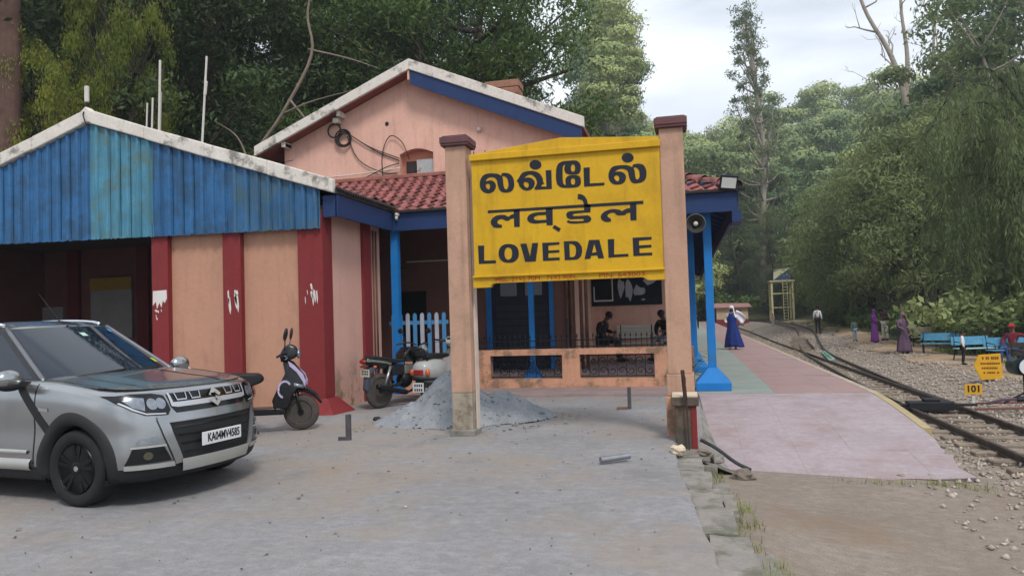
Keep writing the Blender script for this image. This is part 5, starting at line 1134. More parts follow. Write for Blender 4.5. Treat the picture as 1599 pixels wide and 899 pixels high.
# ---- motorcycle seen from behind
mc = thing('motorcycle', 'dark motorcycle seen from behind with silver rear wheel, by the picket gate', 'motorcycle', (-5.26, 12.20, 0), math.radians(66))
bwheel(mc, 0, .305, .10, mt_tread, mt_blk, 5, 0, .74); bwheel(mc, 1.28, .305, .085, mt_tread, mt_blk, 5, .25, .76)
pbody([(-.36, .84, .07), (-.30, .90, .09), (.02, .84, .11), (.2, .80, .10), (.2, .70, .10), (.05, .68, .10), (-.2, .74, .09), (-.34, .79, .07)]).build('tail_panel', mt_gloss, mc, bevel=.02, smooth=True)
MB().ell((-.365, 0, .835), (.03, .085, .04)).build('tail_lamp', mt_redl, mc, smooth=True)
for sy in (-1, 1):
    MB().loft([[(x, sy*(w_+.004), z+o_) for o_ in (-.02, .02)] for x, z, w_ in ((-.34, .85, .075), (-.2, .84, .10), (.05, .80, .118), (.2, .76, .11))], cap=False, closed=False).build('chrome_strip', mt_chrome, mc)
    MB().ell((-.24, sy*.17, .74), (.03, .035, .025)).build('indicator', mt_orl, mc, smooth=True)
pbody([(-.25, .88, .10), (-.22, .93, .11), (.10, .88, .13), (.42, .82, .12), (.55, .84, .10), (.55, .78, .10), (.3, .76, .12), (.0, .82, .12)]).build('seat', mt_seat, mc, bevel=.02, smooth=True)
pbody([(.50, .78, .12), (.52, .93, .13), (.65, 1.02, .14), (.85, 1.04, .13), (1.0, .96, .09), (1.0, .84, .08), (.8, .76, .11)]).build('fuel_tank', mt_gloss, mc, bevel=.04, seg=3, smooth=True)
pbody([(-.34, .36, .05), (-.30, .30, .05), (-.25, .34, .055), (-.22, .62, .06), (-.08, .70, .065), (-.08, .74, .065), (-.24, .73, .065), (-.30, .6, .06)]).build('rear_mudguard', M('grey_mudguard', srgb(70, 76, 88), .5, .1, 4, 0, world=False), mc, bevel=.012, smooth=True)
pt = MB().box(-.325, -.318, -.11, .11, .57, .70).build('number_plate', M('plate_cream', srgb(196, 190, 170), .6, .05, 3, 0, world=False), mc)
for z in (.605, .65):
    for k in range(4): MB().box(-.3285, -.3255, -.08+k*.042, -.056+k*.042, z, z+.03).build('plate_mark', mt_numk, pt)
for sy in (-1, 1):
    MB().tube([(.0, sy*.12, .31), (.45, sy*.10, .42)], .024, 6).build('swing_arm', mt_blk, mc); MB().tube([(-.02, sy*.14, .34), (.15, sy*.14, .72)], [.022, .03], 10).build('shock_absorber', mt_steel, mc, smooth=True)
    MB().tube([(1.28, sy*.09, .31), (1.02, sy*.09, 1.02)], .022, 8).build('fork', mt_steel, mc, smooth=True)
    MB().tube(spline([(1.0, sy*.05, 1.06), (.97, sy*.22, 1.10), (.86, sy*.36, 1.08)]), .014, 6).build('handlebar', mt_blk, mc, smooth=True); MB().tube([(.93, sy*.29, 1.1), (.82, sy*.4, 1.07)], .02, 8).build('grip', mt_blk, mc)
    MB().tube([(.93, sy*.24, 1.1), (.90, sy*.33, 1.30)], .007, 5).build('mirror_stem', mt_blk, mc); Rt(MB().ell((0, 0, 0), (.016, .07, .05), 12, 8), 0, 0, 0, (.90, sy*.36, 1.32)).build('mirror', mt_blk, mc, smooth=True)
MB().ell((.62, 0, .45), (.17, .13, .15), 12, 8).build('engine_block', mt_dkrim, mc, smooth=True); MB().box(.55, .78, -.09, .09, .55, .72).build('cylinder_block', mt_steel, mc, bevel=.02)
MB().tube(spline([(.72, -.10, .52), (.82, -.14, .36), (.55, -.16, .24), (.2, -.17, .30), (-.2, -.18, .40)]), [.022]*13+[.045]*12, 10).build('exhaust', mt_dkrim, mc, smooth=True)
MB().tube([(.95, 0, .92), (.75, 0, .38), (.4, 0, .36)], .03, 8).tube([(.95, 0, .9), (.3, 0, .74), (.05, 0, .74)], .025, 8).build('frame', mt_blk, mc, smooth=True)
MB().ell((1.12, 0, .95), (.10, .10, .12), 12, 8).build('headlamp', mt_lens, mc, smooth=True)
MB().tube([(.42, .12, .3), (.40, .30, .02)], .012, 6).build('side_stand', mt_blk, mc)
MB().box(.2, .5, -.13, .13, .55, .74).build('side_cover', mt_blk, mc, bevel=.03)
# ---- old grey scooter seen from behind
mt_ivory = M('ivory_paint', srgb(164, 165, 162), .35, .06, 3, 0, world=False, coat=.4)
os_ = thing('old_scooter', 'old round bodied ivory scooter seen from behind, half hidden by the sand heap', 'scooter', (-4.66, 13.0, .02), math.radians(80))
bwheel(os_, .02, .225, .09, mt_tread, mt_steel, 5, 0, .55); bwheel(os_, 1.22, .225, .09, mt_tread, mt_steel, 5, 0, .55)
def ring_e(x, w_, z0, z1, n=16, p=2.6): 
    zc, h = (z0+z1)/2, (z1-z0)/2
    return [(x, w_*math.copysign(abs(math.cos(a))**(2/p), math.cos(a)), zc+h*math.copysign(abs(math.sin(a))**(2/p), math.sin(a))) for a in np.linspace(0, 2*PI, n+1)[:-1]]
MB().loft([ring_e(-.30, .10, .50, .66), ring_e(-.26, .16, .43, .72), ring_e(-.14, .21, .36, .77), ring_e(.06, .25, .33, .79), ring_e(.28, .24, .34, .78), ring_e(.46, .18, .38, .74), ring_e(.56, .10, .44, .70)]).build('body', mt_ivory, os_, smooth=True)
MB().loft([ring_e(-.31, .15, .42, .47), ring_e(-.24, .205, .40, .46), ring_e(-.05, .258, .38, .45), ring_e(.25, .252, .38, .45)]).build('bumper', mt_clad, os_, smooth=True)
tl = MB().box(-.315, -.275, -.10, .10, .50, .60).build('tail_lamp', mt_redl, os_, bevel=.015)
for sy in (-1, 1): MB().ell((-.245, sy*.16, .545), (.05, .05, .075)).build('indicator', mt_orl, os_, smooth=True)
pt = MB().box(-.325, -.318, -.11, .11, .20, .37).build('number_plate', mt_num, os_)
for z in (.22, .30):
    for k in range(4): MB().box(-.3285, -.3255, -.085+k*.045, -.058+k*.045, z, z+.045).build('plate_mark', mt_numk, pt)
MB().bar((-.26, 0, .40), (-.30, 0, .2), .16, .02, up=(1, 0, 0)).build('mudflap', mt_clad, os_)
pbody([(-.20, .80, .13), (-.18, .87, .14), (.1, .88, .16), (.5, .86, .15), (.72, .84, .11), (.72, .78, .11), (.3, .76, .16)]).build('seat', mt_seat, os_, bevel=.03, seg=3, smooth=True)
MB().tube(spline([(-.14, -.10, .74), (-.22, -.11, .90), (-.23, -.06, .97), (-.23, .06, .97), (-.22, .11, .90), (-.14, .10, .74)]), .016, 8).build('carrier_rail', mt_clad, os_, smooth=True); MB().box(-.245, -.215, -.09, .09, .84, .94).build('carrier_pad', mt_seat, os_, bevel=.01)
pbody([(.55, .26, .17), (.98, .26, .17), (1.04, .40, .22), (1.10, .80, .20), (1.08, .92, .10), (1.04, .92, .10), (1.02, .78, .19), (.96, .40, .20), (.92, .31, .17), (.55, .31, .17)]).build('leg_shield', mt_ivory, os_, bevel=.015, smooth=True)
pbody([(.86, 1.02, .07), (.90, 1.10, .09), (1.02, 1.16, .12), (1.16, 1.13, .10), (1.20, 1.02, .08), (1.10, .95, .07), (.98, .95, .06)]).build('headset', mt_ivory, os_, bevel=.035, seg=3, smooth=True)
MB().ell((.92, 0, 1.12), (.035, .055, .02)).build('speedometer', mt_blk, os_, smooth=True)
MB().tube([(1.04, 0, .95), (1.2, 0, .24)], .03, 8).build('steering_column', mt_ivory, os_, smooth=True)
for sy in (-1, 1): MB().tube([(1.0, sy*.10, 1.07), (.93, sy*.34, 1.10)], .018, 8).build('handle', mt_blk, os_, smooth=True); MB().tube([(1.02, sy*.16, 1.05), (.98, sy*.36, 1.04)], .007, 5).build('brake_lever', mt_steel, os_)
MB().loft([ring_e(1.02, .06, .30, .42), ring_e(1.2, .085, .30, .5), ring_e(1.40, .06, .28, .42)]).build('front_mudguard', mt_ivory, os_, smooth=True)

# ================================================================ RAILWAY
mt_rail = M('rail_steel', srgb(74, 66, 62), .45, .2, 8, .1, metal=.6, col2=srgb(120, 112, 106), c2scale=3, c2amt=.4)
mt_sleeper = M('grey_sleeper', srgb(136, 122, 108), .9, .25, 5, .4, 20, col2=srgb(96, 84, 74), c2scale=3, c2amt=.7, world=True)
PROF = [(-.05, 0), (.05, 0), (.05, .012), (.010, .025), (.010, .08), (.03, .088), (.03, .11), (-.03, .11), (-.03, .088), (-.010, .08), (-.010, .025), (-.05, .012)]
def rail(path, parent):
    rings = []
    for i, p in enumerate(path):
        d = (Vector(path[min(i+1, len(path)-1)])-Vector(path[max(i-1, 0)])); d.z = 0; d.normalize(); n = Vector((d.y, -d.x, 0))
        rings.append([tuple(Vector(p)+n*u+Vector((0, 0, v))) for u, v in PROF])
    return MB().loft(rings).build('rail', mt_rail, parent, smooth=True, auto=30)
RB = lambda x, y: -.73+lift(x, y)
tr1 = thing('main_track', 'straight metre gauge track running along the platform edge', 'railway track', (5.0, 0, 0))
tr1.location = (0, 0, 0)
ysr = list(np.arange(3, 60, 3))+list(np.arange(60, 122, 6))
for x in (4.5, 5.5): rail([(x-.0025*max(0, y-60), y, RB(x, y)) for y in ysr], tr1)
SM = MB().box(-.85, .85, -.11, .11, -.1, .0); slp = None
def put_sleeper(x, y, z, parent, sx=1., rz=0.):
    global slp
    if slp is None: o = SM.build('sleeper', mt_sleeper, parent, bevel=.012, seg=1); slp = o
    else: o = slp.copy(); C.objects.link(o); o.parent = parent
    o.location = (x, y, z+.012); o.scale = (sx, random.uniform(.85, 1.15), 1); o.rotation_euler = (0, 0, rz+random.gauss(0, .015))
y = 4.0
while y < 75:
    e = brx(y)-5.0 if 17 < y < 37 else 0
    put_sleeper(5.0+e/2-.0025*max(0, y-60), y, RB(5.0, y), tr1, (1.7+e)/1.7); y += .66
tr2 = thing('siding_track', 'siding track curving away right from the points', 'railway track', (0, 0, 0))
def offp(k, s):
    d = Vector(BR[min(k+1, len(BR)-1)])-Vector(BR[max(k-1, 0)]); d.normalize(); return (BR[k][0]+d.y*s, BR[k][1]-d.x*s)
for s in (-.5, .5):
    pts = []
    for k in range(len(BR)):
        x, y = offp(k, s)
        if s > 0 and y < 17: continue
        pts.append((x+(.07 if s > 0 else -.0)*ss(22, 17, y), y, RB(x, y)))
    rail(pts if s > 0 else [p for p in pts if p[1] > 17.5], tr2)
y = 37.4
while y < 75:
    dd = (brx(y+.5)-brx(y-.5)); put_sleeper(brx(y), y, RB(brx(y), y), tr2, 1., -math.atan(dd)); y += .68
# check rail by the frog
rail([(6.35, 40.5, RB(6.35, 40.5)), (6.55, 43, RB(6.55, 43)), (6.85, 46, RB(6.85, 46))], tr2)
# points machine between the rails and rodding
pm = thing('points_machine', 'black points rodding box between the rails beside the platform end', 'points gear', (4.55, 17.1, -.6))
MB().box(-.1, .75, -.22, .1, -.08, .10).build('casing', mt_iron, pm, bevel=.02); MB().box(.2, .5, -.18, .04, .10, .16).build('lid', mt_iron, pm, bevel=.015); MB().tube([(-.3, -.1, .03), (1.2, -.1, .03)], .03, 8).build('throw_bar', mt_iron, pm)
tag(MB().tube([(5.62, 16.75, -.63), (9.4, 16.5, -.50)], .025, 6).build('point_rod', M('rusty_rod', srgb(120, 80, 72), .7, .2, 8, 0)), 'rusty rod running sideways from the points', 'rod')
tag(MB().tube([(5.9, 17.6, -.62), (9.4, 17.2, -.49)], .022, 6).build('point_rod', M('rusty_rod', srgb(120, 80, 72), .7, .2, 8, 0)), 'second rusty rod just behind the first beyond the rails', 'rod')
tag(MB().tube([(6.30, 37.4, zr(6.3, 37.4)+.10), (5.80, 32.4, zr(5.8, 32.4)+.12)], .075, 10).tube([(6.22, 37.4, zr(6.3, 37.4)+.08), (5.68, 32.4, zr(5.8, 32.4)+.08)], .05, 8).build('plastic_pipe', M('green_pipe', srgb(76, 140, 118), .5, .15, 2, 0, col2=srgb(200, 205, 200), c2scale=2, c2amt=.8), smooth=True, auto=40), 'green and white pipe lying along the siding rail', 'pipe')
# hand lever box with white disc lamp
pi_ = thing('point_indicator', 'point indicator lamp with white disc on a dark stand', 'signal', (6.62, 16.95, -.56))
MB().tube([(0, 0, 0), (0, 0, .62)], .035, 8).build('stand', mt_iron, pi_); MB().bar((-.42, -.02, .02), (0, 0, .24), .03, .03).build('stay', mt_iron, pi_)
MB().lathe([(.17, -.18), (.175, .12), (.15, .16)], 24, axis='y', o=(-.10, .06, .76)).build('drum', M('green_black', srgb(28, 42, 44), .4, .1, 4, 0), pi_, smooth=True, auto=40)
MB().lathe([(.16, -.20), (.16, -.183)], 24, axis='y', o=(-.0, .0, .76)).build('disc', mt_num, pi_, smooth=True, auto=40); MB().lathe([(.06, -.215), (.06, -.2)], 16, axis='y', o=(0, 0, .76)).build('boss', M('boss_grey', srgb(130, 130, 128), .5, .1, 4, 0), pi_)
MB().box(-.1, .1, -.06, .06, .92, .99).build('cap', mt_iron, pi_)
lv = thing('point_lever', 'black weighted point lever lying beside the white disc lamp', 'lever', (5.95, 16.7, -.53))
MB().tube([(-.1, 0, .02), (.15, 0, .09), (.9, 0, .12)], .03, 6).build('arm', M('purple_grey_iron', srgb(88, 66, 82), .6, .2, 6, 0), lv); MB().tube([(.42, 0, .10), (1.0, 0, .13)], .055, 8).build('weight', mt_iron, lv)
n1_ = thing('number_plate_101', 'small yellow plate numbered 101 beside the rails', 'sign', (5.80, 17.3, -.52)); n1_.name = 'number_marker'
MB().box(-.165, .165, 0, .02, .12, .335).build('plate', M('sign_yellow', srgb(214, 160, 36), .6, .1, 4, 0), n1_, bevel=.006); MB().box(-.03, .03, .021, .05, -.1, .3).build('stake', mt_pipe, n1_)
flat('digits', text_mesh('101', .19, .004, .005), mt_ltr, n1_, plate_xf((0, -.003, .235), (1, 0, 0), (0, 0, 1)))
ar = thing('arrow_board', 'yellow arrow shaped board with lines of small dark lettering', 'sign', (7.72, 21.9, -.54))
MB().prism([(-.34, .38), (-.22, .66), (.30, .69), (.33, .03), (-.18, .0)], lambda u, v, w_: (u, w_, v), 0, .03).build('board', M('sign_yellow', srgb(214, 160, 36), .6, .1, 4, 0), ar, bevel=.006)
for x in (-.05, .22): MB().box(x, x+.05, .031, .07, -.3, .5).build('stake', mt_iron, ar)
random.seed(11)
for r_, (z, x0, x1, h) in enumerate(((.54, -.14, .22, .07), (.41, -.18, .25, .045), (.29, -.16, .20, .045), (.17, -.12, .22, .045))):
    x = x0
    while x < x1:
        w_ = random.uniform(.025, .05); MB().box(x, x+w_, -.004, -.0005, z, z+h).build('print_mark', M('brown_print', srgb(112, 66, 22), .7, .1, 4, 0), ar); x += w_+random.choice((.012, .012, .012, .05))

# ================================================================ BENCHES, TOWER, HUT
mt_bblue = M('bench_blue', srgb(78, 142, 176), .55, .12, 4, .05, world=False, col2=srgb(120, 150, 160), c2scale=4, c2amt=.5); mt_bwood = M('bench_grey_wood', srgb(170, 160, 142), .8, .15, 5, .1, world=False); mt_bgreen = M('bench_pale_green', srgb(150, 188, 184), .6, .12, 4, .05, world=False)
mt_bcream = M('bench_cream', srgb(196, 194, 182), .6, .1, 4, .05, world=False)
def bench(label, loc, rz, L_=1.35, seat=mt_bblue, back=mt_bblue, nback=1, nseat=3, group='benches under the trees'):
    b = thing('bench', label, 'bench', loc, rz, group)     # faces -y
    for k in range(nseat): MB().box(-L_/2, L_/2, -.42+k*.15, -.42+k*.15+.135, .42, .45).build('seat_slat', seat, b, bevel=.006)
    bh = .36/nback
    for k in range(nback):
        z0 = .55+k*bh; MB().add([(x, .06+.12*(z-.5)+t, z) for z in (z0, z0+bh*.82) for x in (-L_/2, L_/2) for t in (0, .025)], [(0, 2, 3, 1), (4, 5, 7, 6), (0, 4, 6, 2), (1, 3, 7, 5), (0, 1, 5, 4), (2, 6, 7, 3)]).build('back_slat', back, b)
    for sx in (-1, 1):
        x = sx*(L_/2-.1)
        MB().tube([(x, -.34, .42), (x, -.46, 0)], .022, 6).build('leg', mt_iron, b); MB().tube([(x, .02, .42), (x, .16, 0)], .022, 6).build('leg', mt_iron, b)
        MB().tube(spline([(x, .0, .42), (x, .08, .6), (x, .12, .9)]), .02, 6).build('back_support', mt_iron, b); MB().bar((x, -.42, .40), (x, .05, .40), .04, .03).build('seat_support', mt_iron, b)
        MB().tube(spline([(x, -.36, .44), (x, -.38, .62), (x, -.1, .66), (x, .08, .68)]), .016, 6).build('arm', mt_iron, b, smooth=True)
    return b
bench('pale weathered slatted bench, farthest of the row under the trees', (10.74, 37.8, terrain(10.74, 37.8)), math.radians(-14), 1.1, mt_bwood, mt_bwood, 4)
bench('bright blue bench with blue plank back beside the pale slatted bench', (10.02, 33.3, terrain(10.02, 33.3)), math.radians(-20), 1.35)
bench('faded blue bench with pale seat behind the small boy', (9.9, 29.5, terrain(9.9, 29.5)), math.radians(14), 1.35, mt_bgreen)
bench('blue bench carrying the man in the red cap', (10.55, 28.2, terrain(10.55, 28.2)), math.radians(12), 1.5)
bench('dark weathered bench at the right edge near the disc lamp', (9.62, 24.0, terrain(9.62, 24.0)), math.radians(14), 1.3, mt_dark, mt_dark, 2, group='benches under the trees')
bench('cream slatted bench against the pink wall under the notice board', (-1.25, 19.6, .30), 0, 1.0, mt_bcream, mt_bcream, 4, group='platform benches')
# water tower
tw = thing('water_tower', 'cream steel water tower with ladder and blue tank', 'water tower', (11.6, 96, terrain(11.6, 96)))
mt_tcream = M('tower_cream', srgb(206, 198, 150), .7, .1, 3, .05, world=False)
for sx in (-1.2, 1.2):
    for sy in (-1.2, 1.2): MB().box(sx-.11, sx+.11, sy-.11, sy+.11, -.3, 4.6).build('leg', mt_tcream, tw)
for z in (1.5, 3.2, 4.55):
    for a, b in (((-1.2, -1.2), (1.2, -1.2)), ((1.2, -1.2), (1.2, 1.2)), ((1.2, 1.2), (-1.2, 1.2)), ((-1.2, 1.2), (-1.2, -1.2))): MB().bar((*a, z), (*b, z), .12, .12).build('brace', mt_tcream, tw)
MB().box(-1.45, 1.45, -1.45, 1.45, 4.62, 4.78).build('deck', mt_tcream, tw)
MB().prism([(-1.0, 4.78), (1.0, 4.78), (1.15, 6.3), (-.9, 6.1)], lambda u, v, w_: (u, w_, v), -1.0, 1.0).build('tank', M('tank_blue', srgb(52, 70, 110), .6, .1, 3, 0, world=False), tw)
MB().prism([(-.95, 4.85), (1.1, 6.28), (-.88, 6.08)], lambda u, v, w_: (u, w_, v), -1.03, -1.003).build('painted_half', M('tank_cream', srgb(208, 204, 166), .7, .1, 3, 0, world=False), tw)
ld = MB().bar((.05, -1.5, -.2), (.05, -1.5, 4.9), .06, .06).bar((.55, -1.5, -.2), (.55, -1.5, 4.9), .06, .06).build('ladder', mt_tcream, tw)
for k in range(14): MB().bar((.05, -1.5, .1+k*.35), (.55, -1.5, .1+k*.35), .05, .05).build('rung', mt_tcream, ld)
MB().tube([(-1.0, -1.2, 4.7), (-1.0, -1.2, 6.9)], .05, 6).tube([(-.95, -1.1, 6.0), (-.6, -1.1, 6.0)], .05, 6).build('pipe', mt_iron, tw)
hut = thing('trackside_hut', 'small cream hut with red base and pinkish roof beyond the platform', 'hut', (5.2, 93, terrain(5.2, 93)))
hut.location.x = 5.4
MB().box(-1.7, 1.9, -1.3, 1.3, .9, 2.3).build('wall', M('hut_cream', srgb(196, 170, 142), .8, .1, 3, .05, world=False), hut); MB().box(-1.75, 1.95, -1.35, 1.35, -.4, .9).build('base', mt_maroon, hut)
MB().prism([(-2.1, 2.3), (2.3, 2.3), (2.0, 2.75), (-1.9, 2.85)], lambda u, v, w_: (u, w_, v), -1.7, 1.7).build('roof', M('hut_roof', srgb(196, 150, 146), .7, .1, 3, .05, world=False), hut)
MB().box(.4, 1.1, -1.36, -1.33, .2, 2.0).build('door', mt_maroon, hut)
# tree stump by the benches
random.seed(4)
zs_ = terrain(12, 36)
sp_ = MB().tube(spline([(11.98, 36, zs_-.2), (12.0, 36, zs_+.5), (11.96, 36, zs_+1.0), (11.90, 36, zs_+1.5)]), [.26-.007*k for k in range(19)], 10).tube(spline([(12.0, 35.95, zs_+.4), (12.2, 35.9, zs_+.9), (12.28, 35.9, zs_+1.4)]), [.15-.005*k for k in range(13)], 8)
tag(sp_.build('tree_stump', M('stump_bark', srgb(150, 134, 116), .95, .3, 5, .8, 14, streak=.5), smooth=True), 'pale forked dead tree stump standing behind the benches', 'tree stump')

# ================================================================ PEOPLE
def skin_mesh(J, E, Rd, root, sub=1):
    names = list(J); idx = {n: i for i, n in enumerate(names)}
    me = bpy.data.meshes.new('sk'); me.from_pydata([J[n] for n in names], [(idx[a], idx[b]) for a, b in E], [])
    o = bpy.data.objects.new('sk', me); C.objects.link(o)
    md = o.modifiers.new('skin', 'SKIN'); md.use_smooth_shade = True; md.branch_smoothing = .6
    for n in names:
        d = me.skin_vertices[0].data[idx[n]]; r = Rd[n]; d.radius = r if isinstance(r, tuple) else (r, r); d.use_root = (n == root)
    s = o.modifiers.new('sub', 'SUBSURF'); s.levels = sub; s.render_levels = sub
    bpy.context.view_layer.update(); m2 = bake(o); bpy.data.objects.remove(o); m2.shade_smooth(); return m2
def put(name, me, mat, parent):
    me.materials.clear(); me.materials.append(mat); return link(name, me, parent)
STAND = dict(pel=(0, 0, .95), sp=(0, .01, 1.14), ch=(0, .01, 1.32), nk=(0, .01, 1.47), h0=(0, -.005, 1.55), h1=(0, -.02, 1.63), h2=(0, -.005, 1.71))
def person(label, loc, rz, h, skin, shirt=None, trousers=None, shoes=None, hair=None, pose=None, robe=None, scarf=None, group='people at the station', hatcol=None, sleeves=True, dupatta=None):
    p = thing('person', label, 'person', loc, rz, group); s = h/1.74
    J = dict(STAND)
    for sd_, n in ((-1, 'R'), (1, 'L')):
        J['sh'+n] = (sd_*.17, .01, 1.41); J['el'+n] = (sd_*.23, .03, 1.13); J['wr'+n] = (sd_*.25, -.05, .90); J['pm'+n] = (sd_*.25, -.08, .83)
        J['hp'+n] = (sd_*.09, 0, .90); J['kn'+n] = (sd_*.10, -.02, .50); J['an'+n] = (sd_*.10, .03, .08); J['to'+n] = (sd_*.12, -.13, .03)
    if pose: J.update(pose)
    J = {k: tuple(c*s for c in v) for k, v in J.items()}
    # fingers from the palm
    E = [('pel', 'sp'), ('sp', 'ch'), ('ch', 'nk'), ('nk', 'h0'), ('h0', 'h1'), ('h1', 'h2')]; Rd = dict(pel=.125*s, sp=.115*s, ch=(.15*s, .11*s), nk=.05*s, h0=.066*s, h1=.088*s, h2=.06*s)
    for n in 'RL':
        E += [('ch', 'sh'+n), ('sh'+n, 'el'+n), ('el'+n, 'wr'+n), ('wr'+n, 'pm'+n), ('pel', 'hp'+n), ('hp'+n, 'kn'+n), ('kn'+n, 'an'+n), ('an'+n, 'to'+n)]
        Rd.update({'sh'+n: .062*s, 'el'+n: .042*s, 'wr'+n: .026*s, 'pm'+n: (.032*s, .02*s), 'hp'+n: .085*s, 'kn'+n: .056*s, 'an'+n: .038*s, 'to'+n: .03*s})
        w_, m_ = Vector(J['wr'+n]), Vector(J['pm'+n]); d = (m_-w_).normalized(); sv = d.cross(Vector((1, 0, 0)) if abs(d.x) < .8 else Vector((0, 0, 1))).normalized()
        for k in range(4):
            f = m_+sv*((k-1.5)*.018*s)+d*.03*s; t_ = f+d*(.055+.01*(k in (1, 2)))*s+Vector((0, -.02*s, 0)); J['f%s%d' % (n, k)] = tuple(f); J['t%s%d' % (n, k)] = tuple(t_)
            E += [('pm'+n, 'f%s%d' % (n, k)), ('f%s%d' % (n, k), 't%s%d' % (n, k))]; Rd['f%s%d' % (n, k)] = .009*s; Rd['t%s%d' % (n, k)] = .007*s
        th = w_.lerp(m_, .5)-sv*.045*s; J['th'+n] = tuple(th+d*.03*s); E.append(('wr'+n, 'th'+n)); Rd['th'+n] = .009*s
    put('body', skin_mesh(J, E, Rd, 'pel'), skin, p)
    def sub(name, keys, edges, rad, mat, root): put(name, skin_mesh({k: J[k] for k in keys}, edges, rad, root), mat, p)
    if shirt:
        ks = ['pel', 'sp', 'ch', 'nk']+[a+n for n in 'RL' for a in (('sh', 'el', 'wr') if sleeves else ('sh', 'el'))]
        es = [('pel', 'sp'), ('sp', 'ch'), ('ch', 'nk')]+[e for n in 'RL' for e in ([('ch', 'sh'+n), ('sh'+n, 'el'+n)]+([('el'+n, 'wr'+n)] if sleeves else []))]
        rd = dict(pel=(.155*s, .145*s), sp=.14*s, ch=(.175*s, .135*s), nk=.062*s)
        for n in 'RL': rd.update({'sh'+n: .082*s, 'el'+n: .062*s, 'wr'+n: .045*s})
        sub('shirt', ks, es, rd, shirt, 'pel')
    if trousers:
        ks = ['pel']+[a+n for n in 'RL' for a in ('hp', 'kn', 'an')]; es = [e for n in 'RL' for e in (('pel', 'hp'+n), ('hp'+n, 'kn'+n), ('kn'+n, 'an'+n))]
        rd = dict(pel=(.14*s, .13*s))
        for n in 'RL': rd.update({'hp'+n: .10*s, 'kn'+n: .076*s, 'an'+n: .062*s})
        sub('trousers', ks, es, rd, trousers, 'pel')
    if shoes:
        for n in 'RL':
            a, t_ = Vector(J['an'+n]), Vector(J['to'+n]); d = t_-a; d.z = 0; d.normalize(); c = a+d*.07*s; c.z = min(a.z, t_.z)+.01*s
            MB().ell(c, (.05*s, .135*s, .05*s), 12, 8, Matrix.Rotation(math.atan2(-d.x, d.y), 3, 'Z')).build('shoe', shoes, p, smooth=True)
    hc = Vector(J['h1']); up = (Vector(J['h2'])-Vector(J['h0'])).normalized(); fwd = Vector((0, -1, 0)) if not (pose and 'face' in pose) else Vector(pose['face'])
    fwd = (fwd-up*fwd.dot(up)).normalized(); sdv = up.cross(fwd)
    # face: eyes, nose, mouth, ears
    hd = MB()
    for k in (-1, 1): MB().ell(hc+fwd*.080*s+sdv*(k*.032*s)+up*.005*s, (.012*s, .010*s, .008*s), 8, 6).build('eye', mt_iron, p, smooth=True); MB().ell(hc+sdv*(k*.082*s)-up*.01*s, (.012*s, .02*s, .03*s), 8, 6).build('ear', skin, p, smooth=True)
    MB().ell(hc+fwd*.092*s-up*.02*s, (.012*s, .018*s, .02*s), 8, 6).build('nose', skin, p, smooth=True); MB().ell(hc+fwd*.082*s-up*.05*s, (.022*s, .008*s, .007*s), 8, 6).build('mouth', M('lips', srgb(110, 64, 58), .6, .1, 4, 0), p, smooth=True)
    RM = Matrix((sdv, -fwd, up)).transposed()
    if hair: MB().ell(hc-fwd*.016*s+up*.03*s, (.094*s, .100*s, .088*s), 14, 9, RM).build('hair', hair, p, smooth=True)
    if hatcol:
        cp = MB().ell(hc-fwd*.005*s+up*.045*s, (.098*s, .108*s, .075*s), 14, 9, RM).build('cap', hatcol, p, smooth=True)
        MB().ell(hc+fwd*.13*s+up*.04*s, (.07*s, .07*s, .012*s), 12, 6, RM).build('brim', hatcol, cp, smooth=True)
    if robe:
        mat, hem_z, hem_r, lean = robe[:4]; rings = []
        for k, t in enumerate(np.linspace(0, 1, 15)):
            z = lerp(1.44, hem_z, t)*s; r = (lerp(.10, .175, ss(0, .12, t)) if t < .12 else (lerp(.175, .15, ss(.12, .3, t)) if t < .3 else lerp(.15, hem_r, ((t-.3)/.7)**.85)))*s
            ring = []
            for a in np.linspace(0, 2*PI, 33)[:-1]:
                fold = 1+.16*ss(.25, 1, t)*math.sin(7*a+1.3+t)+.08*ss(.25, 1, t)*math.sin(12*a+5*t)
                ring.append((r*1.12*math.cos(a)*fold+lean*t*t*s, (r*.84*math.sin(a)+.01)*fold-.02*t*s, z+.02*s*math.sin(3*a)*t))
            rings.append(ring)
        MB().loft(rings).build('robe', mat, p, smooth=True)
    if scarf:
        rings = []; b0, sh_ = Vector((hc.x, hc.y, hc.z)), Vector(J['ch'])
        for t in np.linspace(0, 1, 12):
            ring = []
            for a in np.linspace(-2.35, 2.35, 22):      # open at the face
                rr_ = lerp(.112, .20, ss(.45, 1, t))*s*(math.sin(min(1, .12+t*2.2)*PI/2)); zc = lerp(.105, -.36, t)*s
                dirv = (-fwd*math.cos(a)+sdv*math.sin(a))
                open_ = 1-.25*ss(.5, .2, t)
                ring.append(b0+dirv*(rr_*(1+.04*math.sin(5*a)))+up*zc-fwd*.0)
            rings.append(ring)
        MB().loft(rings, cap=False, closed=False).build('head_scarf', scarf, p, smooth=True)
        ys_ = [(-.035, .11), (.035, .11)]
        MB().ell(hc-fwd*.02*s+up*.035*s, (.100*s, .106*s, .088*s), 14, 9, RM).build('scarf_crown', scarf, p, smooth=True)
    return p
def cloth(n, c, v=.08): return M(n, c, .85, v, 4, .1, 40, world=False)
sk1, sk2 = M('skin_brown', srgb(120, 82, 64), .6, .06, 6, 0, world=False), M('skin_dark', srgb(88, 60, 48), .6, .06, 6, 0, world=False)
hairk = M('black_hair', srgb(22, 20, 20), .5, .2, 20, .1, world=False); dk = cloth('black_cloth', srgb(26, 26, 30)); wht = cloth('white_cloth', srgb(216, 216, 220), .04)
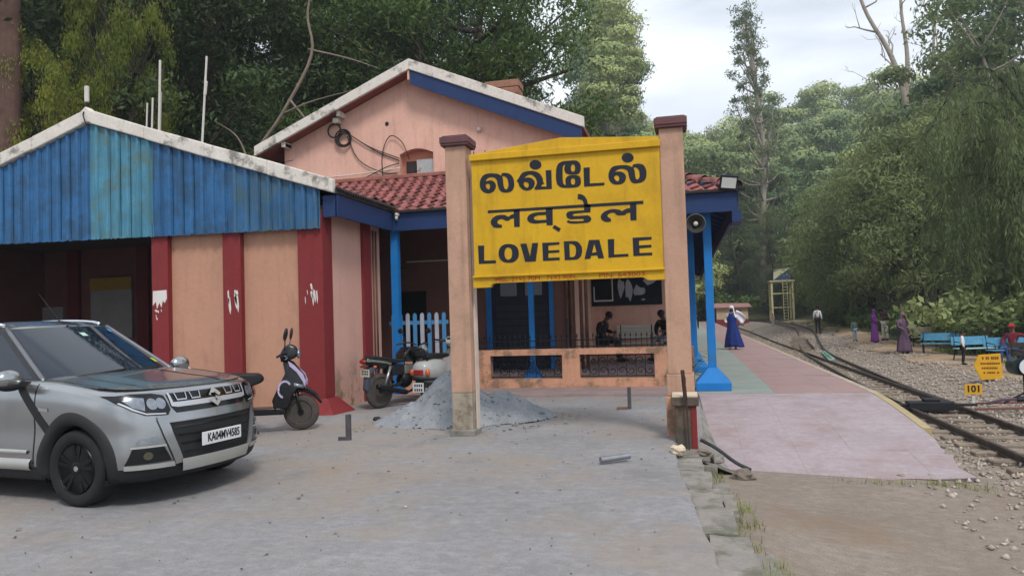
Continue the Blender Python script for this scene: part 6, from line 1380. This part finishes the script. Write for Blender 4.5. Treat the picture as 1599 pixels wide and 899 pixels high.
# walking woman in blue with white veil
pw = person('woman in long blue dress and white veil walking along the platform', (1.68, 28.4, .05), math.radians(-8), 1.60, sk2, shirt=wht, shoes=cloth('sandal', srgb(120, 90, 76)), robe=(cloth('blue_dress', srgb(28, 48, 112)), .10, .31, .06),
       scarf=wht, pose=dict(elR=(-.26, .04, 1.16), wrR=(-.20, -.16, 1.06), pmR=(-.15, -.20, 1.06), elL=(.30, .08, 1.18), wrL=(.36, -.04, 1.02), pmL=(.40, -.08, .98), anR=(-.09, -.16, .10), toR=(-.10, -.32, .06), knR=(-.09, -.14, .5)))
rings = []
for t in np.linspace(0, 1, 9):
    c = Vector((.13, -.08, 1.34)).lerp(Vector((.42, .10, .98)), t)+Vector((0, 0, .06*math.sin(t*3))); wv = lerp(.10, .17, t)
    rings.append([c+Vector((-.6*wv*k-.1*k*k*wv, .25*wv*math.sin(4*k+t*3), -wv*.9*k)) for k in np.linspace(-1, 1, 9)])
o = MB().loft(rings, cap=False, closed=False).build('veil_end', wht, pw, smooth=True); o.modifiers.new('s', 'SOLIDIFY').thickness = .012
person('man in white shirt and black trousers standing on the siding rails', (8.3, 50.9, zr(8.3, 50.9)+.12), math.radians(150), 1.74, sk1, wht, dk, dk, hairk)
person('small child in pink top standing near the water tower', (7.6, 69.5, zr(7.6, 69.5)+.1), math.radians(170), 1.08, sk1, cloth('pink_top', srgb(206, 150, 150)), cloth('pale_trousers', srgb(180, 186, 190)), dk, hairk)
person('woman in bright purple sari beside the man in white trousers', (9.05, 39.6, zr(9, 39.6)+.05), math.radians(60), 1.62, sk1, cloth('purple_blouse', srgb(110, 50, 120)), None, dk, hairk, robe=(cloth('purple_sari', srgb(112, 54, 132)), .04, .22, 0), scarf=cloth('violet_scarf', srgb(100, 50, 110)),
       pose=dict(elR=(-.24, -.02, 1.15), wrR=(-.12, -.24, 1.12), pmR=(-.08, -.29, 1.13)))
person('man in dark shirt and white trousers looking down at his hands', (9.72, 40.4, zr(9.7, 40.4)+.06), math.radians(-50), 1.72, sk1, cloth('dark_shirt', srgb(62, 46, 52)), cloth('white_trousers', srgb(206, 200, 190)), dk, hairk,
       pose=dict(elR=(-.24, -.02, 1.14), wrR=(-.10, -.28, 1.14), pmR=(-.05, -.33, 1.16), elL=(.24, -.02, 1.14), wrL=(.10, -.28, 1.14), pmL=(.05, -.33, 1.16)))
person('child in pale clothes half hidden behind the couple', (8.55, 41.6, zr(8.5, 41.6)+.05), math.radians(20), 1.15, sk1, cloth('teal_shirt', srgb(90, 120, 120)), cloth('pale_jeans', srgb(150, 170, 180)), dk, hairk)
person('woman in grey purple abaya walking with a dark bag', (8.75, 33.5, zr(8.75, 33.5)+.03), math.radians(15), 1.66, sk1, cloth('mauve_sleeves', srgb(112, 88, 108)), None, dk, None, robe=(cloth('mauve_abaya', srgb(94, 72, 92)), .05, .27, .0), scarf=cloth('mauve_scarf', srgb(120, 98, 116)),
       pose=dict(elR=(-.26, -.0, 1.14), wrR=(-.10, -.2, 1.02), pmR=(-.05, -.23, 1.0), anR=(-.09, -.1, .08)))
bg_ = thing('handbag', 'dark handbag hanging at the side of the woman in abaya', 'bag', (8.45, 33.3, zr(8.75, 33.5)+.78)); MB().box(-.15, .15, -.06, .06, 0, .24).build('pouch', dk, bg_, bevel=.03, seg=3); MB().tube(spline([(-.12, 0, .22), (-.02, .02, .55), (.1, 0, .22)]), .012, 6).build('strap', dk, bg_)
person('small boy in white shirt and dark trousers on the path', (8.72, 26.75, zr(8.7, 26.75)+.03), math.radians(75), 1.10, sk1, wht, cloth('navy_trousers', srgb(34, 34, 48)), dk, hairk)
SIT = dict(pel=(0, 0, .52), sp=(0, .03, .72), ch=(0, .06, .92), nk=(0, .06, 1.07), h0=(0, .05, 1.15), h1=(0, .03, 1.23), h2=(0, .04, 1.31), shR=(-.17, .06, 1.0), shL=(.17, .06, 1.0), elR=(-.28, -.04, .78), wrR=(-.16, -.22, .66), pmR=(-.10, -.28, .64),
           elL=(.42, .12, .92), wrL=(.66, .08, .86), pmL=(.73, .06, .84), hpR=(-.09, -.04, .52), hpL=(.09, -.04, .52), knR=(-.11, -.44, .56), knL=(.11, -.44, .54), anR=(-.10, -.52, .10), anL=(.12, -.46, .10), toR=(-.10, -.68, .04), toL=(.12, -.62, .04))
person('man in red cap, maroon shirt and blue jeans sitting on a bench', (10.62, 28.0, terrain(10.55, 28.2)-.04), math.radians(-50), 1.74, sk1, cloth('maroon_shirt', srgb(110, 32, 46)), cloth('blue_jeans', srgb(52, 78, 128)), dk, hairk, pose=SIT, hatcol=cloth('red_cap', srgb(176, 36, 48)))
SIT2 = dict(SIT); SIT2.update(elL=(.26, -.02, .78), wrL=(.12, -.26, .74), pmL=(.08, -.32, .74), ch=(0, -.06, .90), nk=(0, -.12, 1.03), h0=(0, -.18, 1.09), h1=(0, -.24, 1.15), h2=(0, -.25, 1.23), shR=(-.18, -.08, .98), shL=(.18, -.08, .98))
person('person in black clothes sitting bent forward behind the balustrade', (-2.05, 18.6, .32), math.radians(70), 1.72, sk2, dk, dk, dk, hairk, pose=SIT2, group='people at the station')
person('person in black top half hidden behind the board post', (-.45, 18.9, .32), math.radians(-30), 1.72, sk2, dk, cloth('grey_trousers', srgb(120, 118, 116)), dk, hairk, pose=SIT2)
person('distant person in dark clothes on the platform seen between blue pillars', (.9, 60, .05), 0, 1.7, sk2, dk, dk, dk, hairk)

# ================================================================ TREES AND SHRUBS
def leafmat(name, c1, c2, sc_=.6, tr=.28, ow=.55):
    m = bpy.data.materials.new(name); m.use_nodes = True; t = m.node_tree; t.nodes.clear(); lk = t.links.new
    nd = t.nodes.new
    out, pr, ts, ms = nd('ShaderNodeOutputMaterial'), nd('ShaderNodeBsdfPrincipled'), nd('ShaderNodeBsdfTranslucent'), nd('ShaderNodeMixShader')
    oi, ge, no, ad, rp_, mx_ = nd('ShaderNodeObjectInfo'), nd('ShaderNodeNewGeometry'), nd('ShaderNodeTexNoise'), nd('ShaderNodeMath'), nd('ShaderNodeMapRange'), nd('ShaderNodeMix')
    no.inputs['Scale'].default_value = sc_; no.inputs['Detail'].default_value = 3
    lk(ge.outputs['Position'], no.inputs['Vector'])
    ad.operation = 'MULTIPLY_ADD'; ad.inputs[1].default_value = ow; lk(oi.outputs['Random'], ad.inputs[0]); lk(no.outputs['Fac'], ad.inputs[2])
    rp_.inputs[1].default_value = .45; rp_.inputs[2].default_value = .5+ow; lk(ad.outputs[0], rp_.inputs[0])
    mx_.data_type = 'RGBA'; mx_.inputs[6].default_value = (*c1, 1); mx_.inputs[7].default_value = (*c2, 1); lk(rp_.outputs[0], mx_.inputs[0])
    pr.inputs['Roughness'].default_value = .55; pr.inputs['Specular IOR Level'].default_value = .25
    lk(mx_.outputs[2], pr.inputs['Base Color']); lk(mx_.outputs[2], ts.inputs['Color']); ms.inputs[0].default_value = tr
    lk(pr.outputs[0], ms.inputs[1]); lk(ts.outputs[0], ms.inputs[2]); lk(ms.outputs[0], out.inputs[0]); return m
def unit(v): return v/np.maximum(1e-9, np.linalg.norm(v, axis=-1, keepdims=True))
def leafcloud(r, cen, rad, n, ln, wd, jit=.7, droop=0., shell=.45):
    cen, rad = np.asarray(cen, float), np.asarray(rad, float); n = np.full(len(cen), n) if np.isscalar(n) else np.asarray(n)
    k = np.repeat(np.arange(len(cen)), n); N = len(k)
    u = unit(r.normal(size=(N, 3))); u[:, 2] = np.where((u[:, 2] < -.25) & (r.random(N) < .6), -u[:, 2], u[:, 2])
    pos = cen[k]+u*rad[k]*(shell+(1-shell)*r.random((N, 1))**.7)*(1+.18*r.normal(size=(N, 1)))
    nr = unit(u+jit*r.normal(size=(N, 3))); t = unit(np.cross(nr, r.normal(size=(N, 3)))); t = unit(t-np.array([0, 0, droop])); b = unit(np.cross(nr, t))
    s = r.uniform(.6, 1.35, (N, 1)); a = t*ln*.5*s; c = b*wd*.5*s
    return np.stack([pos-a, pos+c, pos+a, pos-c], 1).reshape(-1, 3)
def strands(r, tops, ln, n, sp_, leaf, wd):
    tops = np.asarray(tops, float); K = len(tops); L_ = r.uniform(.5, 1.1, K)*ln; dr = r.normal(size=(K, 2))*sp_
    k = np.repeat(np.arange(K), n); t = r.random(K*n); out = np.zeros((K*n, 3))
    out[:, :2] = tops[k, :2]+dr[k]*(t**.6)[:, None]+r.normal(size=(K*n, 2))*.05; out[:, 2] = tops[k, 2]-L_[k]*t**1.4+.25*np.sin(t*2)
    d = unit(np.concatenate([dr[k]*.3+r.normal(size=(K*n, 2))*.35, -np.ones((K*n, 1))], 1)); b = unit(np.cross(d, r.normal(size=(K*n, 3)))); s = r.uniform(.6, 1.3, (K*n, 1))
    return np.stack([out, out+d*leaf*.5*s+b*wd*.5*s, out+d*leaf*s, out+d*leaf*.5*s-b*wd*.5*s], 1).reshape(-1, 3)
def quads(V): return np.arange(len(V)).reshape(-1, 4)
def limbs(r, trunk, tops, r0, frac=1., n=6):
    mb = MB(); P = spline(trunk, 5); m = len(P); mb.tube(P, [r0*(1-.8*k/(m-1))+.02 for k in range(m)], 9)
    for c in tops:
        if r.random() > frac: continue
        c = np.asarray(c); cand_ = [p for p in P if p[2] < c[2]-.3] or [P[m//2]]; i = max(0, len(cand_)-1-int(r.integers(0, max(1, len(cand_)//3)))); a = np.array(cand_[i])
        mid = (a+c)/2+np.array([*r.normal(size=2)*.35, -.15*np.linalg.norm(c[:2]-a[:2])]); q = spline([tuple(a), tuple(mid), tuple(c)], 4)
        mb.tube(q, [r0*.32*(1-.85*k/(len(q)-1))+.008 for k in range(len(q))], n)
    return mb
mt_bark = M('grey_brown_bark', srgb(66, 58, 50), .95, .3, 4, .8, 12, world=False, streak=.4); mt_pale = M('pale_bark', srgb(168, 156, 142), .9, .2, 2, .4, 10, world=False, col2=srgb(110, 98, 88), c2scale=2, c2amt=.6)
lf_dark = leafmat('dark_leaf', srgb(44, 58, 37), srgb(76, 94, 54)); lf_hill = leafmat('hill_leaf', srgb(80, 110, 70), srgb(172, 180, 114), .12, .06, .9); lf_mid = leafmat('mid_leaf', srgb(76, 96, 64), srgb(122, 134, 86), .3); lf_weep = leafmat('weeping_leaf', srgb(92, 108, 66), srgb(142, 152, 98), .4)
lf_cas = leafmat('casuarina_leaf', srgb(76, 96, 60), srgb(132, 142, 90), .35); lf_big = leafmat('broad_leaf', srgb(52, 74, 42), srgb(96, 118, 56), .5, .35); lf_yel = leafmat('yellow_leaf', srgb(96, 112, 44), srgb(150, 148, 58), .7, .35); lf_bush = leafmat('bush_leaf', srgb(62, 86, 42), srgb(96, 116, 58), .8)
def proto(kind, seed):
    r = np.random.default_rng(seed); V = None; bark = mt_bark; lm = lf_dark
    if kind == 'wood':
        h = r.uniform(18, 23); tr = [(0, 0, -1), (r.normal()*.3, r.normal()*.3, h*.35), (r.normal()*.6, r.normal()*.6, h*.7), (r.normal()*.8, r.normal()*.8, h*.95)]
        cen, rad = [], []
        for k in range(46):
            t = k/45; z = lerp(2.2, h, t**.9); R = 4.6*math.sin(PI*(.18+.72*t))**.8; a = k*2.4+r.normal()*.4; q = R*math.sqrt(r.uniform(.1, 1))
            cen.append((q*math.cos(a), q*math.sin(a), z)); s = r.uniform(1.0, 1.9); rad.append((s*1.15, s*1.15, s*.75))
        V = leafcloud(r, cen, rad, 680, .21, .075, .8, .35); tk = limbs(r, tr, cen[::3], .34)
    elif kind == 'euca':
        h = r.uniform(15, 22); lean = r.normal(size=2)*.8; tr = [(0, 0, -1), (lean[0]*.3, lean[1]*.3, h*.4), (lean[0], lean[1], h*.8)]; bark = mt_pale; lm = lf_hill
        cen, rad = [], []
        nk = 13 if seed < 10 else 15
        for k in range(nk):
            t = k/(nk-1); z = lerp(h*(.30 if seed < 10 else .42), h, t); R = (4.6 if seed < 10 else 4.9)*math.sin(PI*(.2+.62*t)); a = k*2.4+r.normal()*.5; q = R*math.sqrt(r.uniform(.25, 1)); cen.append((lean[0]*t+q*math.cos(a), lean[1]*t+q*math.sin(a), z)); s = r.uniform(1.7, 2.9) if seed < 10 else r.uniform(.9, 1.7); rad.append((s*1.2, s*1.2, s*.66))
        V = leafcloud(r, cen, rad, 560 if seed < 10 else 360, .62 if seed < 10 else .42, .34 if seed < 10 else .17, .30, .1, .84); tk = limbs(r, tr, cen if seed > 9 else cen[::2], .28)
    elif kind == 'cas':
        h = 11.; tr = [(0, 0, -1), (.2, 0, h*.4), (0, .2, h*.9)]; lm = lf_cas; cen, rad = [], []
        for k in range(38):
            t = k/37; z = lerp(2.0, h, t); R = 4.2*math.sin(PI*(.22+.68*t)); a = k*2.4+r.normal()*.4; q = R*math.sqrt(r.uniform(.2, 1)); cen.append((q*math.cos(a), q*math.sin(a), z)); s = r.uniform(.9, 1.7); rad.append((s*1.2, s*1.2, s*.8))
        V = np.concatenate([leafcloud(r, cen, rad, 620, .30, .075, .5, .5, .7), strands(r, [tuple(np.array(c)+r.normal(size=3)*1.0) for c in cen for _ in range(4)], 1.3, 22, .35, .24, .035)]); tk = limbs(r, tr, cen[::2], .3)
    elif kind == 'weep':
        h = 11.; tr = [(0, 0, -1), (.3, 0, h*.4), (-.2, .2, h*.85)]; lm = lf_weep; tops, cen, rad = [], [], []; tk = limbs(r, tr, [], .3)
        for k in range(34):
            a = k*2.4+r.normal()*.25; R = r.uniform(1.6, 4.2); z0 = r.uniform(.40, .93)*h; zt = min(h, z0+r.uniform(.6, 2.0))
            q = spline([(0, 0, z0), (R*.45*math.cos(a), R*.45*math.sin(a), zt), (R*.85*math.cos(a), R*.85*math.sin(a), zt-.35), (R*1.08*math.cos(a), R*1.08*math.sin(a), zt-1.5)], 5)
            tk.tube(q, [.055*(1-.8*m/(len(q)-1))+.006 for m in range(len(q))], 5)
            for p in q[4:]:
                for _ in range(2): tops.append(tuple(np.array(p)+r.normal(size=3)*[.16, .16, .12]))
        for k in range(12):
            a = r.random()*2*PI; q = 1.6*r.random(); cen.append((q*math.cos(a), q*math.sin(a), r.uniform(4, h-1.2))); rad.append((1.1, 1.1, .9))
        V = np.concatenate([strands(r, tops, 3.6, 64, .28, .26, .032), leafcloud(r, cen, rad, 260, .3, .05, 1., 1.)])
    elif kind == 'tall':
        h = 37.; bark = mt_pale; lm = lf_cas; tr = [(0, 0, -1), (.3, 0, 9), (.9, .1, 19), (.2, .0, 28), (-.7, 0, 36)]; cen, rad = [], []
        for k in range(74):
            t = (k/73); z = lerp(10, h, t); R = lerp(4.6, 1.0, t**1.2)*r.uniform(.4, 1); a = k*2.4; c = r.uniform(.6, 1.35); cx_ = lerp(.8, -.7, t); cen.append((cx_+R*math.cos(a), R*math.sin(a), z)); rad.append((c, c, c*.9))
        V = leafcloud(r, cen, rad, 150, .40, .12, 1., .5, .3); tk = limbs(r, tr, cen, .42)
    elif kind == 'bare':
        bark = mt_pale; mb = MB()
        def br(p, d, l, rad_, lev):
            q = p+d*l; m_ = (p+q)/2+Vector(r.normal(size=3)*l*.07); mb.tube([p, m_, q], [rad_, rad_*.8, rad_*.5], 6)
            if lev:
                for _ in range(2):
                    br(p.lerp(q, r.uniform(.45, 1)), (d+Vector(r.normal(size=3)*.38)+Vector((0, 0, .1))).normalized(), l*r.uniform(.5, .75), rad_*.5, lev-1)
        for pts, r0_ in (([(0, 0, -1), (-.2, 0, 9), (-.9, 0, 17), (-2.0, 0, 22), (-4.2, 0, 27), (-5.2, 0, 32)], .42), ([(-1.0, 0, 17.5), (-.6, .2, 22), (-.9, .3, 27), (-.6, .3, 33)], .26), ([(-.5, 0, 14), (1.2, 0, 19), (1.9, 0, 25), (3.2, 0, 31)], .22), ([(-.6, 0, 15), (-2.8, .2, 17.5), (-4.0, .2, 20)], .14)):
            q = spline(pts, 6); mb.tube(q, [r0_*(1-.75*k/(len(q)-1)) for k in range(len(q))], 8)
            for k in range(len(q)//2, len(q), 3): br(Vector(q[k]), Vector((r.normal()*.8, r.normal()*.6, .8)).normalized(), r.uniform(1.5, 3.2), r0_*.22, 2)
        tk = mb
    elif kind == 'big':
        lm = lf_big; tr = [(0, 0, -1), (.2, 0, 4), (.1, 0, 7.5), (1.2, 0, 10.5), (3.2, 0, 13.5)]; cen, rad = [], []
        for k in range(96):
            a = r.random()*2*PI; q = r.uniform(.25, 1)**.6; X_ = 1.0+q*6.8*math.cos(a); Y_ = q*4.2*math.sin(a); z = 7.2+9.5*r.random()-.10*(X_-1)**2*.35
            cen.append((X_, Y_, max(6.4, z))); s = r.uniform(.7, 1.4); rad.append((s*1.2, s*1.2, s*.8))
        V = leafcloud(r, cen, rad, 330, .24, .075, .9, .7, .3); tk = limbs(r, tr, cen[::2], .38, 1., 7)
        tk.tube(spline([(.1, 0, 7.2), (2.0, -.6, 9.2), (4.6, -.8, 10.8), (6.8, -.5, 11.6)], 5), [.26-.014*k for k in range(16)], 8).tube(spline([(.1, 0, 7.6), (2.2, -1.2, 8.6), (5.2, -1.4, 9.0)], 5), [.2-.015*k for k in range(11)], 8)
    elif kind == 'bush':
        lm = lf_bush; cen = [(r.normal()*.45, r.normal()*.4, r.uniform(.2, .75)) for _ in range(9)]; rad = [(r.uniform(.25, .42),)*3 for _ in cen]; V = leafcloud(r, cen, rad, 130, .14, .07, .8, .2, .4); tk = limbs(r, [(0, 0, -.3), (0, 0, .4), (.05, 0, .7)], cen, .03, 1, 5)
    elif kind == 'plant':
        lm = lf_bush; mb = MB(); vs = []
        for k in range(46):
            a = r.random()*2*PI; q = r.uniform(.1, .75); z = r.uniform(.3, 1.25); c = np.array([q*math.cos(a), q*math.sin(a), z]); d = unit(np.array([math.cos(a), math.sin(a), r.uniform(-.5, .3)])); b = unit(np.cross(d, [0, 0, 1])); L_ = r.uniform(.28, .46); vs += [c, c+d*L_*.5+b*L_*.26, c+d*L_, c+d*L_*.5-b*L_*.26]
            if k % 3 == 0: mb.tube([(0, 0, -.2), tuple(c*[.4, .4, .7]), tuple(c)], [.018, .014, .006], 5)
        V = np.array(vs); tk = mb
    me_t = bpy.data.meshes.new('trunk'); me_t.from_pydata(tk.v, [], tk.f); me_t.materials.append(bark); me_t.shade_smooth()
    me_c = np_mesh('crown', V, quads(V), lm) if V is not None else None
    return me_t, me_c
PR = {}
def tree(kind, seed, name, label, cat, loc, rz=0., s=1., group=None, leaf=None, sz=None):
    if (kind, seed) not in PR: PR[(kind, seed)] = proto(kind, seed)
    a, b = PR[(kind, seed)]; t = thing(name, label, cat, loc, rz, group); t.scale = (s, s, sz or s)
    link('trunk' if kind not in ('bush', 'plant') else 'stem', a, t)
    if b:
        c = link('crown' if kind not in ('bush', 'plant') else 'foliage', b, t)
        if leaf: c.material_slots[0].link = 'OBJECT'; c.material_slots[0].material = leaf
    return t
rt = np.random.default_rng(21)
# dense wood behind the station, left
ORD = 'first second third fourth fifth sixth seventh eighth ninth tenth eleventh twelfth thirteenth fourteenth fifteenth sixteenth seventeenth eighteenth'.split()
for ri, (Yb, x0, x1, st_) in enumerate(((21.5, -34, -18, 4.2), (27, -40, -14.5, 4.6), (33, -46, -10.2, 4.6), (40, -52, -12, 5.2), (49, -58, -14, 6.5))):
    x = x1; kk = 0
    while x > x0:
        X, Y = x+min(.4, rt.normal()*.9), Yb+rt.normal()*1.3
        tree('wood', int(rt.integers(1, 5)), 'wood_tree', 'dark tree, %s from the right in the %s row of the wood' % (ORD[kk], ORD[ri]), 'tree', (X, Y, terrain(X, Y)-.2), rt.random()*6.28, rt.uniform(.85, 1.2), 'dense wood behind the station'); x -= st_; kk += 1
tree('big', 3, 'spreading_tree', 'large spreading tree with bare dark limbs rising behind the pink gable', 'tree', (-11.2, 29.5, terrain(-11.2, 29.5)), .15, 1.05)
tree('big', 5, 'spreading_tree', 'bright green leafy tree overhanging the left slope of the pink gable', 'tree', (-11.0, 25.0, terrain(-11.0, 25)-2.2), 2.6, .72, leaf=lf_bush)
tree('big', 7, 'yellow_leaved_tree', 'tree with yellow green leaves hanging behind the blue shed roof', 'tree', (-18.0, 17.9, .0), 1.9, .27, leaf=lf_yel, sz=.62)
for k, (X, Y, s) in enumerate(((-9.2, 40, .42), (-11.5, 52, .5), (-14.5, 66, .6))):
    tree('wood', 1+k, 'lower_tree', ('low leafy tree just right of the chimney', 'leafy tree at the right end of the dark wood', 'farther leafy tree closing the dark wood')[k], 'tree', (X, Y, terrain(X, Y)-.5), k, s, leaf=lf_big)
tree('big', 9, 'yellow_leaved_tree', 'higher yellow green foliage against the dark wood above the shed ridge', 'tree', (-16.8, 19.2, .0), .4, .23, leaf=lf_yel, sz=.82)
mb = MB(); mb.tube(spline([(-18.6, 17.2, -1), (-18.5, 17.2, 5), (-18.55, 17.3, 12), (-18.4, 17.2, 20)]), [.36-.006*k for k in range(19)], 12)
t_ = thing('bare_trunk_tree', 'thick brown tree trunk at the left edge behind the blue shed', 'tree', (0, 0, 0)); mb.build('trunk', M('red_brown_bark', srgb(92, 70, 62), .95, .3, 3, .8, 9, streak=.5), t_, smooth=True)
t_ = thing('dead_branch_tree', 'pale leafless bent tree leaning in front of the dark wood', 'tree', (-13.7, 21.0, -.5)); q = spline([(0, 0, 0), (.25, 0, 4.5), (.45, 0, 7.0), (1.6, 0, 8.6), (2.6, .1, 10.4), (2.5, .1, 11.8), (3.0, .1, 13.5)], 5)
mt_dead = M('dead_bark', srgb(124, 112, 98), .9, .2, 3, .3, 12)
MB().tube(q, [.085-.0018*k for k in range(len(q))], 8).build('trunk', mt_dead, t_, smooth=True)
for a, b, c_ in (((2.5, .1, 10.6), (3.8, .2, 10.2), (4.8, .3, 9.8)), ((1.6, 0, 8.6), (2.6, 0, 8.9), (4.0, .2, 9.2)), ((1.9, 0, 9.0), (2.6, 0, 8.0), (2.9, 0, 6.4)), ((.45, 0, 7), (.0, 0, 8), (-.8, 0, 8.6))): MB().tube(spline([a, b, c_]), [.04-.0025*k for k in range(13)], 6).build('branch', mt_dead, t_, smooth=True)
# right of the line
tree('weep', 1, 'weeping_tree', 'weeping tree with long hanging foliage at the right edge, nearest of its kind', 'tree', (14.7, 36.0, terrain(14.7, 36)), 0, 1.06)
tree('weep', 2, 'weeping_tree', 'weeping tree further back between the dark feathery trees', 'tree', (20.5, 49, terrain(20.5, 49)), 1.0, 1.15)
for k, (X, Y, s, lb) in enumerate(((14.2, 51, 1.1, 'dark feathery tree behind the pale slatted bench'), (12.9, 57, 1.05, 'dark feathery tree above the couple on the path'), (12.9, 65, 1.0, 'dark feathery tree behind the man in white shirt'), (15.5, 72, 1.1, 'broad dark feathery tree right of the water tower'), (17.8, 58, 1.2, 'tall dark feathery tree behind the row of feathery trees'), (15.3, 41, .6, 'low feathery tree behind the stump'))):
    tree('cas', 1+k % 2, 'feathery_tree', lb, 'tree', (X, Y, terrain(X, Y)-.2), k*1.1, s)
for k, (X, Y, s, lb) in enumerate(((7.6, 112, 1.0, 'rounded dark tree left of the water tower'), (12.2, 107, 1.0, 'rounded dark tree right behind the water tower'), (17, 96, 1.0, 'rounded dark tree standing before the hillside'), (3.6, 122, .85, 'rounded tree beyond the trackside hut'), (18.5, 86, .95, 'rounded dark tree behind the feathery trees'))):
    tree('wood', 1+k % 4, 'rounded_tree', lb, 'tree', (X, Y, terrain(X, Y)-1), k*1.7, s*.78, leaf=lf_mid)
for k, (X, Y, s) in enumerate(((6.2, 118, .5), (9.4, 120, .55), (13.2, 100, .42), (15.6, 104, .5), (18.6, 78, .5), (16.2, 84, .42), (1.8, 126, .5), (-1.5, 124, .5))):
    tree('wood', 1+k % 4, 'low_dense_tree', 'low dense green tree at the foot of the slope, %s' % ('beside the hut', 'behind the tower', 'right of the tower', 'before the hill', 'behind the feathery row', 'between tower and feathery row', 'beyond the track end', 'past the platform end')[k], 'tree', (X, Y, terrain(X, Y)-1.2), k*2.1, s, 'low trees at the slope foot', leaf=lf_bush)
tree('tall', 1, 'tall_eucalyptus', 'very tall thin eucalyptus rising above the hillside skyline', 'tree', (11.2, 114, terrain(11.2, 114)-1), 0, 1.2, leaf=lf_mid)
tree('bare', 4, 'bare_tree', 'tall pale leafless tree standing out against the sky', 'tree', (23.2, 80, terrain(23.2, 80)), 0, 1.05)
for k, (X, Y, s) in enumerate(((21.6, 66, 1.15), (24.6, 70, 1.3), (28.5, 74, 1.4), (25.5, 60, 1.25), (31, 82, 1.5), (22.5, 55, .95))):
    tree('euca', 11+k % 3, 'bank_eucalyptus', 'tall eucalyptus with separate leaf clumps on the right bank, %s' % ('left of the bare tree', 'just behind the weeping tree', 'at the right edge', 'nearest of the clump', 'farthest of the clump', 'shortest of the clump')[k], 'tree', (X, Y, terrain(X, Y)-.3), k*1.3, s, 'eucalyptus on the right bank', leaf=lf_mid)
# hillside
Y = 118.; ri = 0
while Y < 262:
    X = -.12*Y+4 + rt.random()*5; kk = 0
    while X < .40*Y+6:
        x, y = X+rt.normal()*1.8, Y+rt.normal()*2.5
        tree('euca', int(rt.integers(1, 6)), 'hillside_tree', 'eucalyptus on the hillside, %s from the left in the %s row up the slope' % (ORD[kk], ORD[ri]), 'tree', (x, y, terrain(x, y)-.5), rt.random()*6.28, rt.uniform(.75, 1.3)*(1+(Y-112)/900), 'trees on the hillside'); X += 10.4+(Y-112)*.02; kk += 1
    Y += 13.5; ri += 1
for k in range(12):
    X, Y = 17+k*1.15+rt.normal()*.3, rt.uniform(84, 112)
    tree('euca', 1+k % 5, 'hillside_tree', 'short eucalyptus at the foot of the hillside behind the feathery trees, %s from the left' % ORD[k], 'tree', (X, Y, terrain(X, Y)-.5), k, rt.uniform(.65, .9), 'trees on the hillside')
for k in range(9):
    X, Y = -9+k*1.3, rt.uniform(92, 110)
    tree('euca', 1+k % 5, 'hillside_tree', 'low eucalyptus beyond the far platform end, %s from the left' % ORD[k], 'tree', (X, Y, terrain(X, Y)-.5), k, rt.uniform(.55, .8), 'trees on the hillside')
# shrubs
for k in range(16):
    X, Y = rt.uniform(10.6, 12.4)+(k/16)*.8, 40+k*1.9
    tree('bush', 1+k % 3, 'shrub', 'low green shrub, %s from the near end of the row along the path' % ORD[k], 'shrub', (X, Y, terrain(X, Y)), k, rt.uniform(.9, 1.5), 'shrubs along the path')
for k in range(12):
    X, Y = 11.2+k*.3, 33.5-k*.5+rt.normal()*.4
    tree('plant', 1+k % 3, 'leafy_plant', 'broad leaved green plant behind the blue benches, %s from the left' % ORD[k], 'plant', (X, Y, terrain(X, Y)), k, rt.uniform(1.0, 1.5), 'broad leaved plants behind the benches')
for k in range(9):
    X, Y = 12.4+k*.7+rt.normal()*.3, 36+k*.4-(k % 3)*1.5
    tree('bush', 1+k % 3, 'drooping_shrub', 'yellow green shrub beneath the weeping tree, %s from the left' % ORD[k], 'shrub', (X, Y, terrain(X, Y)), k, rt.uniform(2.2, 3.0), 'yellow green shrubs under the weeping tree', leaf=lf_weep)
for k in range(6):
    X, Y = -.5+k*1.0, 100+rt.normal()*2
    tree('bush', 1+k % 3, 'trackside_bush', 'bright green bush beyond the far platform end, %s from the left' % ORD[k], 'shrub', (X, Y, terrain(X, Y)), k, 4.2, 'bushes beyond the platform')
tree('plant', 2, 'climbing_plant', 'small green plant growing beside the first blue pillar', 'plant', (.02, 15.2, .05), 0, .55)

# ================================================================ HAZE
hz = MB().box(-330, 340, -210, 610, -3, 100).build('haze', (lambda m: m)(bpy.data.materials.new('haze_air')))
hm = hz.data.materials[0]; hm.use_nodes = True; t = hm.node_tree; t.nodes.clear(); o_ = t.nodes.new('ShaderNodeOutputMaterial'); v_ = t.nodes.new('ShaderNodeVolumePrincipled')
v_.inputs['Color'].default_value = (.80, .86, .94, 1); v_.inputs['Density'].default_value = .0008; v_.inputs['Anisotropy'].default_value = .2; t.links.new(v_.outputs[0], o_.inputs['Volume'])
tag(hz, 'pale haze hanging over the far hillside', 'haze', kind='stuff')
